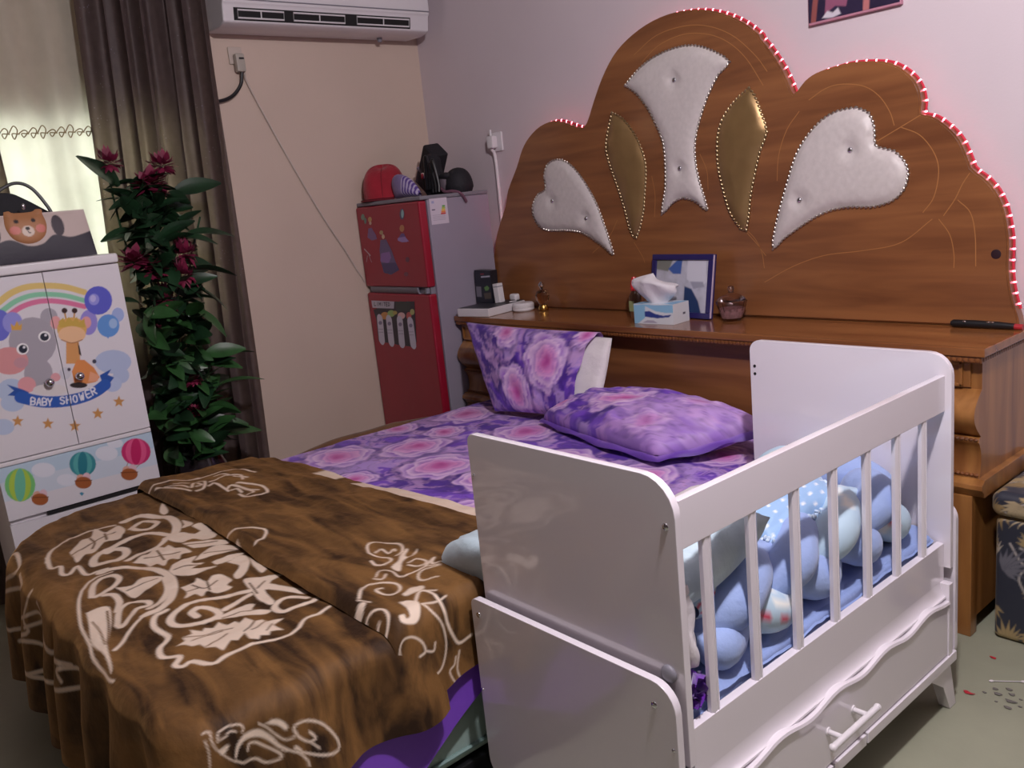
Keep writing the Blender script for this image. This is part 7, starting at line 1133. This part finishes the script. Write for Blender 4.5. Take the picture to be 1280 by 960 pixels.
bm = bmesh.new(); ball(bm, (-3.682, .772, bz + .205), (.006, .007, .012)); obj('clip', bm, M['chrome'], bg)

# ------------------------------------------------------------------ curtains
def curtain(name, ya0, yb0, ya1, yb1, x, zt, zb, folds, amp, m, seed=1, nu=260, nv=60, sharp=1.0):
    U, Vv = np.meshgrid(np.linspace(0, 1, nu), np.linspace(0, 1, nv), indexing='ij')
    ya = ya0 + (ya1 - ya0) * Vv; yb = yb0 + (yb1 - yb0) * Vv
    y = ya + (yb - ya) * U
    ph = U * folds * 2 * PI + 2.2 * fbm(U * 5, Vv * .7, seed) * 2
    w = np.sin(ph); w = np.sign(w) * np.abs(w) ** sharp
    X = x + amp * w * (.75 + .5 * fbm(U * 4, Vv * 3, seed + 2)) + amp * .5 * np.sin(ph * 2.3 + 1) * fbm(U * 8, Vv * 2, seed + 4)
    y = y + amp * .35 * np.cos(ph)
    z = zt + (zb - zt) * Vv
    return pobj(name, np.stack([X, y, z], -1).reshape(-1, 3), grid_faces(nu, nv), m, None, None, angle=180)
o = curtain('brown_curtain', 1.225, 1.800, 1.07, 1.715, -4.065, 2.72, .03, 6.5, .034, M['curtain'], 3)
tag(o, 'long brown velvet curtain hanging in folds between the wardrobe and the cream wall', 'curtain')
o = curtain('brown_curtain', .36, .80, .42, .842, -4.055, 2.72, .03, 5, .026, M['curtain'], 8, 160)
tag(o, 'brown curtain edge at the far left, behind the bag', 'curtain')
sh = thing('sheer_curtain', 'cream sheer curtain glowing with daylight in front of the window', 'curtain', (-4.13, .95, .5))
U, Vv = np.meshgrid(np.linspace(0, 1, 300), np.linspace(0, 1, 60), indexing='ij')
y = .40 + 1.28 * U; ph = U * 60 + 3 * fbm(U * 7, Vv * 1.2, 5)
X = -4.138 + .013 * np.sin(ph) + .009 * np.sin(ph * .37 + Vv * 2)
pobj('voile', np.stack([X, y, 2.70 - 2.25 * Vv], -1).reshape(-1, 3), grid_faces(300, 60), M['sheer'], sh, None, angle=180)
bm = bmesh.new()
k = .83
i = 0
while k < 1.19:
    h = .022 + .010 * math.sin(i * 2.1)
    tube(bm, smooth_path([(-4.106, k, 1.955), (-4.106, k + .022, 1.955 + h), (-4.106, k + .034, 1.955 + h * .4), (-4.106, k + .018, 1.945 - h * .4), (-4.106, k + .012, 1.955), (-4.106, k + .040, 1.953)], 5), .0024, 5); k += .036; i += 1
obj('embroidery', bm, mat('tan_thread', (150, 130, 96), .7), sh, label='tan looped embroidery')

# ------------------------------------------------------------------ artificial flowers
pl = thing('artificial_plant', 'tall artificial plant with dark green leaves and wine-red flowers, in front of the brown curtain', 'plant', (-3.86, 1.28, 0))
bm = bmesh.new(); lathe(bm, [(.085, 0), (.10, .02), (.125, .18), (.13, .32), (.115, .45), (.075, .55), (.065, .60), (.078, .63), (.068, .63), (.055, .60), (.002, .50)], (-3.85, 1.30, 0), 32)
obj('vase', bm, mat('dark_glazed_vase', (36, 30, 36), .15, .1, coat=.5), pl, label='dark glossy vase')
R2 = random.Random(21)
bm = bmesh.new(); tips = []
for (y, z, x) in ((1.14, 1.78, -3.84), (1.28, 1.70, -3.82), (1.35, 1.76, -3.86), (1.36, 1.36, -3.80), (1.20, 1.36, -3.74), (1.45, 1.1, -3.84), (1.42, .8, -3.8), (1.50, 1.55, -3.86)):
    tube(bm, smooth_path([(-3.85, 1.30, .45), (-3.85, 1.27 + (y - 1.28) * .3, .62 + (z - .6) * .35), (x - .02, 1.26 + (y - 1.28) * .7, .6 + (z - .6) * .75), (x, y, z)], 6), .005, 6)
obj('stems', bm, M['leaf'], pl)
def leaf(bm, p, yaw, pitch, L, w, mi):
    Mx = Matrix.Translation(p) @ Matrix.Rotation(yaw, 4, 'Z') @ Matrix.Rotation(-pitch, 4, 'Y') @ Matrix.Rotation(R2.uniform(-1.3, 1.3), 4, 'X')
    rows = []
    for i in range(8):
        t = i / 7; ww = w * math.sin(PI * min(t * .92 + .05, 1)) ** .8 * (1 - .25 * t); dz = -.28 * L * t * t
        rows.append([bm.verts.new(Mx @ Vector((L * t, ww * s, dz + .25 * ww * abs(s)))) for s in (-1, -.5, 0, .5, 1)])
    for a, b in zip(rows, rows[1:]):
        for j in range(4): bm.faces.new((a[j], a[j + 1], b[j + 1], b[j])).material_index = mi
bm = bmesh.new()
for i in range(330):
    z = R2.uniform(.50, 1.72); spread = .10 + .05 * math.sin((z - .4) * 3)
    if z > 1.55: spread *= .9
    cy = 1.27 - .03 * (z < 1.3)
    a = R2.uniform(-1.9, 1.9)
    if z < 1.45: a = R2.uniform(-.7, 1.9)
    p = Vector((-3.85 + R2.uniform(-.05, .10), cy + R2.uniform(-spread, spread), z))
    if z < 1.45: p.y = max(p.y, 1.16)
    leaf(bm, p, a, R2.uniform(-.4, .9), R2.uniform(.10, .17), R2.uniform(.028, .042), 0 if z > 1.2 or R2.random() < .45 else 1)
for (y, z, a, pt_) in ((1.38, 1.66, 1.2, .25), (1.40, 1.48, 1.3, .1), (1.38, 1.33, 1.4, .0), (1.36, 1.27, .9, -.4), (1.40, .92, 1.3, .3), (1.42, .80, 1.2, .25), (1.38, .58, 1.4, .1), (1.16, 1.70, -1.3, .9), (1.36, 1.17, .7, -.5), (1.2, 1.2, -.6, -.6)):
    leaf(bm, Vector((-3.80, y, z)), a, pt_, .20, .046, 1 if z < 1.25 else 0)
obj('leaves', bm, [M['leaf'], M['leaf2']], pl, angle=180)
def flower(p, r, n=80, el=1.0):
    bm = bmesh.new()
    for i in range(n):
        th = R2.random() * 2 * PI; ph = math.acos(R2.uniform(-.5, 1)); d = Vector((math.sin(ph) * math.cos(th), math.sin(ph) * math.sin(th), math.cos(ph) * el)).normalized()
        s = d.cross(Vector((0, 0, 1)) if abs(d.z) < .9 else Vector((1, 0, 0))).normalized(); t = d.cross(s)
        c0 = Vector(p) + d * r * R2.uniform(.1, .5); L = r * R2.uniform(.5, .8); w = r * .22
        v = [bm.verts.new(c0), bm.verts.new(c0 + d * L * .55 + s * w + t * w * .3), bm.verts.new(c0 + d * L + t * w * .5 + Vector((0, 0, (el - 1) * d.z * r))), bm.verts.new(c0 + d * L * .55 - s * w + t * w * .3), bm.verts.new(c0 + d * L * .6 + t * w * .1)]
        bm.faces.new((v[0], v[1], v[4])); bm.faces.new((v[1], v[2], v[4])); bm.faces.new((v[2], v[3], v[4])); bm.faces.new((v[3], v[0], v[4]))
    obj('flower', bm, M['flower'], pl, angle=180)
for y, z, r, e in ((1.138, 1.79, .055, 1.3), (1.275, 1.69, .085, 1), (1.345, 1.77, .06, 1.2), (1.15, 1.39, .075, 1), (1.21, 1.345, .075, 1), (1.36, 1.40, .055, 1.6), (1.345, 1.31, .055, 1.6), (1.245, 1.22, .055, 1.5), (1.30, .86, .04, 1.3), (1.28, .72, .04, 1), (1.19, 1.1, .03, 1)):
    flower((-3.745 - (.03 if z > 1.5 else 0), y, z), r, el=e)

# ------------------------------------------------------------------ things on the shelf
ZS = .9325
pf = thing('photo_frame', 'navy photo frame leaning on the headboard behind the tissue box', 'photo frame', (-2.295, 2.87, ZS))
Mx = Matrix.Translation((-2.300, 2.845, ZS + .001)) @ Matrix.Rotation(-.10, 4, 'Z') @ Matrix.Rotation(-.17, 4, 'X')
fw, fh = .345, .262
bm = bmesh.new()
for a, b, c_, d in ((-fw / 2, fw / 2, 0, .024), (-fw / 2, fw / 2, fh - .024, fh), (-fw / 2, -fw / 2 + .024, .024, fh - .024), (fw / 2 - .024, fw / 2, .024, fh - .024)): box(bm, a, b, -.012, .012, c_, d, .003, 2, Mx)
box(bm, fw / 2 - .006, fw / 2 + .003, -.009, -.001, 0.004, fh - .004, .001, 1, Mx, 1)
obj('frame', bm, [mat('navy_frame', (44, 38, 96), .3, .05), mat('pale_edge', (190, 170, 190), .3)], pf)
nx, nz = 100, 76
X, Z = np.meshgrid(np.linspace(-fw / 2 + .02, fw / 2 - .02, nx), np.linspace(.02, fh - .02, nz), indexing='ij'); P = np.stack([X.ravel(), Z.ravel()], 1)
c = np.tile(L3((190, 190, 204)), (len(P), 1)) * (.75 + .5 * fbm(P[:, 0] * 30, P[:, 1] * 30, 8))[:, None]
paint(P, c, [('f', (128, 130, 124), 0, [(-.16, .25), (-.05, .25), (-.08, .19), (-.16, .2)]), ('f', (70, 100, 170), 0, [(-.08, .20), (-.02, .245), (.0, .24), (-.005, .18), (-.05, .18)]), ('f', (40, 62, 104), 0, [(.02, .13), (.06, .12), (.10, .07), (.12, .02), (.02, .02)]), ('f', (60, 60, 74), 0, [(-.15, .09), (-.12, .1), (-.1, .02), (-.15, .02)]),
             ('f', (214, 214, 226), 0, [(.03, .24), (.13, .24), (.14, .15), (.09, .12), (.03, .16)]), ('f', (160, 160, 178), 0, [(.05, .15), (.12, .15), (.13, .13), (.07, .12)])], .006)
pobj('photo', [Mx @ Vector((a, -.004, b)) for a, b in P], grid_faces(nx, nz), M['painted_gloss'], pf, c)
bm = bmesh.new(); box(bm, -.04, .04, .012, .016, .0, fh * .8, .001, 1, Mx); obj('back_stand', bm, M['black'], pf)
tb = thing('tissue_box', 'white and blue tissue box with a puff of white tissue, on the shelf', 'tissue box', (-2.31, 2.74, ZS))
Mx = Matrix.Translation((-2.305, 2.735, ZS)) @ Matrix.Rotation(.06, 4, 'Z')
ha, hb_, hh = .098, .055, .082
nx = 60; V = []; C2 = []; F = []
def tface(o0, du, dv, nu, nv, shapes, base):
    b0 = len(V)
    U, W_ = np.meshgrid(np.linspace(0, 1, nu), np.linspace(0, 1, nv), indexing='ij'); P = np.stack([U.ravel(), W_.ravel()], 1)
    c = np.tile(L3(base), (len(P), 1)); paint(P, c, shapes, .02)
    for (a, b) in P: V.append(Mx @ (Vector(o0) + Vector(du) * a + Vector(dv) * b))
    C2.extend(c); F.extend([tuple(b0 + q for q in f) for f in grid_faces(nu, nv)])
wv = [(-.02, .8), (.2, .95), (.5, .72), (.8, .86), (1.02, .8)]
tface((-ha, -hb_, 0), (2 * ha, 0, 0), (0, 0, hh), 60, 30, [('f', (140, 190, 222), 0, [(-.1, 1.1)] + [(0, .95), (.3, .98), (.6, .95), (1.0, .98)] + [(1.1, 1.1), (1.1, .6), (.8, .58), (.55, .66), (.3, .9), (.28, .3), (.1, .02), (-.1, -.1)]), ('f', (44, 62, 140), 0, [(.28, .36), (.28, .62), (.4, .66), (.55, .52), (.75, .44), (.95, .5), (.9, .38), (.6, .30), (.4, .34)]), ('f', (170, 166, 186), 0, [(.2, .05), (.35, .2), (.5, .18), (.6, .05)])], (214, 218, 226))
tface((ha, -hb_, 0), (0, 2 * hb_, 0), (0, 0, hh), 20, 30, [('f', (70, 66, 84), 0, [(.6, .4), (.75, .4), (.75, .5), (.6, .5)])], (214, 216, 222))
tface((-ha, hb_, 0), (0, -2 * hb_, 0), (0, 0, hh), 20, 30, [], (140, 190, 222)); tface((ha, hb_, 0), (-2 * ha, 0, 0), (0, 0, hh), 20, 20, [], (214, 218, 226))
tface((-ha, -hb_, hh), (2 * ha, 0, 0), (0, 2 * hb_, 0), 40, 30, [('f', (140, 190, 222), 0, [(0, 0), (.2, 0), (.35, .4), (0, .6)]), ('f', (120, 180, 216), 0, [(.7, .2), (1, 0), (1, 1), (.8, .8)])], (210, 220, 230)); tface((-ha, hb_, 0), (2 * ha, 0, 0), (0, -2 * hb_, 0), 4, 4, [], (214, 216, 222))
pobj('box', V, F, M['painted_gloss'], tb, np.array(C2), angle=30)
nu, nv = 40, 30; V = []
for i in range(nu):
    u = i / (nu - 1)
    for j in range(nv):
        a = 2 * PI * j / nv; prof = (.035 + .055 * math.sin(PI * u * .62) ** 1.2) * (1 if u < .75 else max(.05, 1 - ((u - .75) / .25) ** 2 * .9))
        r = prof * (1 + .10 * math.sin(3 * a + 6 * u) + .07 * math.sin(7 * a + 3 * u))
        V.append(Mx @ Vector((-.018 + r * 1.15 * math.cos(a), .0 + r * .62 * math.sin(a), hh - .003 + .105 * u + .018 * math.cos(a + 2.6) * u)))
F = grid_faces(nu, nv, False, True); F.append(tuple((nu - 1) * nv + j for j in range(nv)))
pobj('tissue', V, F, mat('tissue_paper', (226, 222, 228), .9, .02, bump=.3, bscale=50), tb, None, label='puff of white tissue', angle=50)
bw = thing('glass_bowl', 'small lidded glass bowl right of the photo frame', 'bowl', (-2.035, 2.84, ZS))
G = glass('clear_glass', (226, 214, 218), .06)
bm = bmesh.new(); lathe(bm, [(.002, .001), (.034, .001), (.040, .01), (.052, .045), (.062, .078), (.057, .078), (.047, .045), (.034, .012), (.002, .010)], (-2.035, 2.84, ZS), 12); obj('bowl', bm, G, bw, angle=20)
bm = bmesh.new(); lathe(bm, [(.058, .080), (.050, .092), (.03, .104), (.012, .110), (.009, .116), (.014, .126), (.010, .136), (.002, .138)], (-2.035, 2.84, ZS), 24); lid = obj('lid', bm, G, bw)
bm = bmesh.new(); lathe(bm, [(.002, .012), (.036, .012), (.048, .05), (.002, .052)], (-2.035, 2.84, ZS), 24); obj('sweets', bm, mat('pinkish_contents', (196, 158, 160), .7, .3, 80), bw, label='pinkish contents')
pb = thing('red_capped_bottle', 'slim bottle with a red cap left of the photo frame', 'bottle', (-2.50, 2.80, ZS))
bm = bmesh.new(); lathe(bm, [(.002, 0), (.024, 0), (.026, .01), (.026, .095), (.016, .112), (.013, .12), (.002, .12)], (-2.50, 2.80, ZS), 20); obj('body', bm, mat('amber_glass_bottle', (104, 70, 44), .12, .05, coat=.5), pb)
bm = bmesh.new(); lathe(bm, [(.018, .118), (.019, .13), (.016, .158), (.010, .176), (.002, .178)], (-2.50, 2.80, ZS), 16); obj('cap', bm, mat('red_cap_gloss', (196, 40, 46), .2, .05, coat=.5), pb, label='red cap')
bm = bmesh.new(); box(bm, -2.515, -2.485, 2.773, 2.777, ZS + .03, ZS + .075, .002); obj('label', bm, mat('green_label', (150, 158, 112), .5), pb, label='pale green label')
pc = thing('perfume_bottle', 'small ornate glass perfume bottle beside the white round case', 'bottle', (-3.16, 2.86, ZS))
bm = bmesh.new(); lathe(bm, [(.002, 0), (.024, 0), (.026, .012), (.018, .03), (.030, .05), (.036, .075), (.024, .098), (.008, .105), (.002, .106)], (-3.16, 2.86, ZS), 8); obj('flask', bm, glass('amber_glass', (214, 170, 130), .08), pc, angle=20)
bm = bmesh.new(); lathe(bm, [(.007, .105), (.008, .112), (.015, .122), (.015, .132), (.006, .142), (.002, .143)], (-3.16, 2.86, ZS), 10); obj('stopper', bm, M['chrome'], pc)
bm = bmesh.new(); lathe(bm, [(.0245, .002), (.0265, .012), (.019, .028), (.0245, .002)], (-3.16, 2.86, ZS), 10); obj('gold_foot', bm, mat('gold_metal', (190, 150, 80), .25, .05, metal=1.0), pc)
rc = thing('round_case', 'round white case between the flat box and the perfume bottle', 'case', (-3.275, 2.83, ZS))
bm = bmesh.new(); lathe(bm, [(.002, 0), (.048, 0), (.054, .006), (.054, .018), (.053, .019)], (-3.275, 2.83, ZS), 36); obj('base', bm, M['white_plastic'], rc)
bm = bmesh.new(); lathe(bm, [(.053, .020), (.0545, .022), (.0545, .034), (.048, .041), (.002, .043)], (-3.275, 2.83, ZS), 36); obj('lid', bm, M['white_plastic'], rc)
fb = thing('flat_white_box', 'flat white box with dark top at the left end of the shelf', 'box', (-3.425, 2.76, ZS))
Mx = Matrix.Translation((-3.43, 2.75, ZS)) @ Matrix.Rotation(.16, 4, 'Z')
bm = bmesh.new(); box(bm, -.105, .105, -.145, .145, 0, .040, .004, 2, Mx); obj('sleeve', bm, M['white_plastic'], fb)
bm = bmesh.new(); box(bm, -.100, .100, -.135, .140, .040, .0425, .0008, 1, Mx); obj('top_face', bm, mat('charcoal_card', (52, 52, 60), .4, .1), fb, label='dark top')
bm = bmesh.new()
for i in range(4): box(bm, -.1052, .1052, -.1455, .1452, .008 + i * .008, .0088 + i * .008, 0, 1, Mx)
obj('page_lines', bm, mat('page_grey', (196, 192, 200), .7), fb)
kb = thing('black_carton', 'black carton with green picture standing on the flat white box', 'carton', (-3.50, 2.78, ZS + .043))
Mx = Matrix.Translation((-3.500, 2.785, ZS + .0435)) @ Matrix.Rotation(.10, 4, 'Z') @ Matrix.Rotation(.04, 4, 'Y')
V = []; C2 = []; F = []
tw, td, thh = .058, .025, .168
tface((-tw, -td, 0), (2 * tw, 0, 0), (0, 0, thh), 50, 60, [('f', (150, 50, 64), 0, [(.38, .90), (.60, .91), (.60, .88), (.38, .87)]), ('s', (190, 190, 204), .04, [(.42, .80), (.95, .83)]), ('f', (100, 140, 84), 0, [(.55, .48), (.75, .54), (.88, .48), (.80, .40), (.62, .38)]), ('f', (90, 80, 70), 0, [(.5, .3), (.95, .34), (.95, .15), (.55, .12)]), ('f', (120, 116, 128), 0, [(.04, .50), (.36, .50), (.36, .18), (.04, .18)])], (38, 40, 50))
tface((tw, -td, 0), (0, 2 * td, 0), (0, 0, thh), 6, 6, [], (34, 34, 42)); tface((-tw, td, 0), (0, -2 * td, 0), (0, 0, thh), 6, 6, [], (34, 34, 42)); tface((tw, td, 0), (-2 * tw, 0, 0), (0, 0, thh), 6, 6, [], (34, 34, 42)); tface((-tw, -td, thh), (2 * tw, 0, 0), (0, 2 * td, 0), 6, 6, [], (34, 34, 42)); tface((-tw, td, 0), (2 * tw, 0, 0), (0, -2 * td, 0), 6, 6, [], (34, 34, 42))
pobj('card', V, F, M['painted_gloss'], kb, np.array(C2), angle=30)
wb = thing('small_white_pack', 'narrow white pack standing beside the black carton', 'pack', (-3.378, 2.80, ZS + .043))
Mx = Matrix.Translation((-3.412, 2.795, ZS + .0435)) @ Matrix.Rotation(.1, 4, 'Z') @ Matrix.Rotation(-.08, 4, 'Y')
bm = bmesh.new(); box(bm, -.017, .017, -.02, .02, 0, .098, .003, 2, Mx); obj('pack', bm, M['white_plastic'], wb)
bm = bmesh.new(); box(bm, -.018, .018, -.021, .021, .080, .084, .001, 1, Mx); obj('fold', bm, M['trim_grey'], wb)
sp = thing('white_charger', 'small white charger lying at the back of the flat white box', 'charger', (-3.385, 2.865, ZS + .043))
bm = bmesh.new(); box(bm, -3.405, -3.355, 2.85, 2.885, ZS + .0435, ZS + .078, .010, 3); obj('body', bm, M['white_plastic'], sp)
bm = bmesh.new(); tube(bm, smooth_path([(-3.36, 2.852, ZS + .05), (-3.335, 2.835, ZS + .047), (-3.345, 2.80, ZS + .047)], 6), .0028, 6); obj('lead', bm, M['white_plastic'], sp)
rm = thing('black_wand', 'black rod-shaped styling iron with red end lying at the right end of the shelf', 'styling iron', (-1.10, 2.905, ZS))
bm = bmesh.new(); zc_ = ZS + .0135
tube(bm, [(-1.225, 2.905, zc_), (-1.222, 2.905, zc_), (-1.215, 2.905, zc_), (-1.15, 2.905, zc_), (-1.08, 2.905, zc_ - .001), (-1.03, 2.905, zc_ - .003)], lambda t: (.004, .009, .0125, .0128, .0118, .010)[min(5, int(t * 5.01))], 14); obj('barrel', bm, M['black'], rm)
bm = bmesh.new(); tube(bm, [(-1.031, 2.905, zc_ - .003), (-1.006, 2.905, zc_ - .004)], .0095, 12); obj('red_end', bm, mat('red_plastic', (170, 40, 50), .4), rm, label='red end')
bm = bmesh.new()
for x in (-1.178, -1.105, -1.093): ball(bm, (x, 2.896, zc_ + .009), (.006, .0035, .0025))
obj('silver_marks', bm, M['chrome'], rm)

# ------------------------------------------------------------------ ottoman
ot = thing('storage_ottoman', 'dark blue storage ottoman with beige leaf print, standing right of the cabinet', 'ottoman', (-.77, 2.82, 0))
R2 = random.Random(44); shapes = []
for i in range(240):
    u, v = R2.uniform(-4.1, -3.1), R2.uniform(2.85, 3.85); ang = R2.uniform(0, 2 * PI); L = R2.uniform(.06, .10); colr = R2.choice([(160, 140, 98), (172, 156, 124), (140, 118, 78), (178, 170, 154), (104, 104, 114)])
    if i % 5 == 0:
        shapes.append(('s', (170, 164, 158), .006, [(u, v), (u + L * math.cos(ang), v + L * math.sin(ang)), (u + 1.6 * L * math.cos(ang + .5), v + 1.6 * L * math.sin(ang + .5))])); continue
    for k in range(-4, 5):
        a = ang + k * .30; l = L * (1 - .09 * abs(k)); ca, sa = math.cos(a), math.sin(a); w = .0065
        shapes.append(('f', colr, 0, [(u, v), (u + l * .5 * ca - w * sa, v + l * .5 * sa + w * ca), (u + l * ca, v + l * sa), (u + l * .5 * ca + w * sa, v + l * .5 * sa - w * ca)]))
def upholstered(name, x0, x1, y0, y1, z0, z1, bev, seed):
    bm = bmesh.new(); n = 110; lo, hi = np.array((x0, y0, z0)), np.array((x1, y1, z1)); b = min(bev, .49 * min(hi - lo))
    g = (1 - np.cos(np.linspace(0, PI, n))) / 2 * .5 + np.linspace(0, 1, n) * .5
    for ax in range(3):
        for side in (0, 1):
            A, B = np.meshgrid(g, g, indexing='ij'); Q = np.zeros((n, n, 3)); o1, o2 = [k for k in range(3) if k != ax]
            Q[..., ax] = side; Q[..., o1] = A; Q[..., o2] = B
            Q = lo + Q.reshape(-1, 3) * (hi - lo); inn = np.clip(Q, lo + b, hi - b); d = Q - inn; Q = inn + d / np.linalg.norm(d, axis=1)[:, None] * b
            vs_ = [bm.verts.new(q) for q in Q]
            for f in grid_faces(n, n): bm.faces.new([vs_[k] for k in f])
    bmesh.ops.remove_doubles(bm, verts=bm.verts, dist=1e-5)
    bm.verts.ensure_lookup_table(); co = np.array([v.co[:] for v in bm.verts])
    P = np.stack([co[:, 0] - co[:, 1], co[:, 2] + 1.0 * (co[:, 1]) - .3 * co[:, 0]], 1); c = np.tile(L3((40, 44, 58)), (len(P), 1)); paint(P, c, shapes, .004)
    me = bpy.data.meshes.new(name); bmesh.ops.recalc_face_normals(bm, faces=bm.faces); bm.to_mesh(me); bm.free()
    a = me.color_attributes.new('Col', 'FLOAT_COLOR', 'POINT'); cc = np.ones((len(co), 4), np.float32); cc[:, :3] = c; a.data.foreach_set('color', cc.ravel())
    return finish(name, me, M['painted_cloth'], ot, angle=60)
upholstered('base', -.985, -.55, 2.655, 3.0, .002, .405, .02, 1)
upholstered('lid', -.995, -.54, 2.640, 3.01, .408, .487, .028, 2)

# ------------------------------------------------------------------ bits on the floor
def scrap(name, label, cat, x, y, s, m, group=None, seed=0):
    R3 = random.Random(seed); bm = bmesh.new(); n = 6
    top = [(x + s * R3.uniform(.5, 1.1) * math.cos(2 * PI * i / n), y + .6 * s * R3.uniform(.4, 1.1) * math.sin(2 * PI * i / n)) for i in range(n)]
    prism(bm, top, lambda a, b, d: (a, b, d + .25 * abs(a - x)), .0008, .0024); o = obj(name, bm, m, smooth=False); tag(o, label, cat, group)
mred = mat('red_paper', (186, 40, 56), .6); mgr = mat('grey_paper', (112, 108, 104), .7, .3, 60)
scrap('red_scrap', 'red paper scrap on the floor in front of the ottoman', 'paper scrap', -.935, 2.53, .013, mred, None, 1)
scrap('red_scrap', 'pair of red paper shreds beside the crib leg', 'paper scrap', -.915, 2.305, .016, mred, None, 2)
for i, (x, y) in enumerate([(-.885, 2.335), (-.87, 2.37), (-.855, 2.35), (-.845, 2.31), (-.825, 2.37), (-.815, 2.335), (-.80, 2.36), (-.84, 2.39), (-.81, 2.30), (-.79, 2.325)]):
    scrap('grey_scrap', 'small grey paper scrap in the litter near the crib leg', 'paper scrap', x, y, .007 + .004 * (i % 3), mgr, 'grey paper scraps near the crib leg', 10 + i)
sw = thing('cotton_swab', 'white cotton swab on the floor in front of the ottoman', 'cotton swab', (-.86, 2.43, 0))
bm = bmesh.new(); cyl(bm, (-.892, 2.402, .0035), (-.826, 2.452, .0035), .0012); obj('stick', bm, M['white_plastic'], sw)
for p in ((-.892, 2.402), (-.826, 2.452)):
    bm = bmesh.new(); ball(bm, (p[0], p[1], .0035), (.007, .0045, .0033), Matrix.Rotation(.65, 3, 'Z').to_4x4(), 0, 10, 7); obj('bud', bm, M['white_cloth'], sw)

# ------------------------------------------------------------------ camera and light
f_ = Vector((math.sin(YAW) * math.cos(PITCH), math.cos(YAW) * math.cos(PITCH), -math.sin(PITCH)))
r_ = Vector((math.cos(YAW), -math.sin(YAW), 0)); u_ = r_.cross(f_)
rr = r_ * math.cos(ROLL) + u_ * math.sin(ROLL); uu = -r_ * math.sin(ROLL) + u_ * math.cos(ROLL)
cam = bpy.data.cameras.new('camera'); co = bpy.data.objects.new('camera', cam); COL.objects.link(co)
co.matrix_world = Matrix(((rr.x, uu.x, -f_.x, 0), (rr.y, uu.y, -f_.y, 0), (rr.z, uu.z, -f_.z, 1.5), (0, 0, 0, 1)))
cam.sensor_width = 36; cam.sensor_fit = 'HORIZONTAL'; cam.lens = 1078.5 / 1280 * 36; cam.clip_start = .02
bpy.context.scene.camera = co

lt = bpy.data.lights.new('ceiling_bulb', 'POINT'); lt.energy = LAMP_W; lt.shadow_soft_size = .055; lt.color = (1.0, .93, .97)
lo = bpy.data.objects.new('ceiling_bulb', lt); lo.location = (-.42, 1.0, 2.70); COL.objects.link(lo)
w = bpy.data.worlds.new('daylight'); bpy.context.scene.world = w; w.use_nodes = True
bgd = w.node_tree.nodes['Background']; bgd.inputs['Color'].default_value = (1.0, 1.0, .97, 1); bgd.inputs['Strength'].default_value = SKY
vs = bpy.context.scene.view_settings; vs.view_transform = 'Standard'; vs.look = 'None'; vs.gamma = 1; vs.use_curve_mapping = False; vs.exposure = EXPO
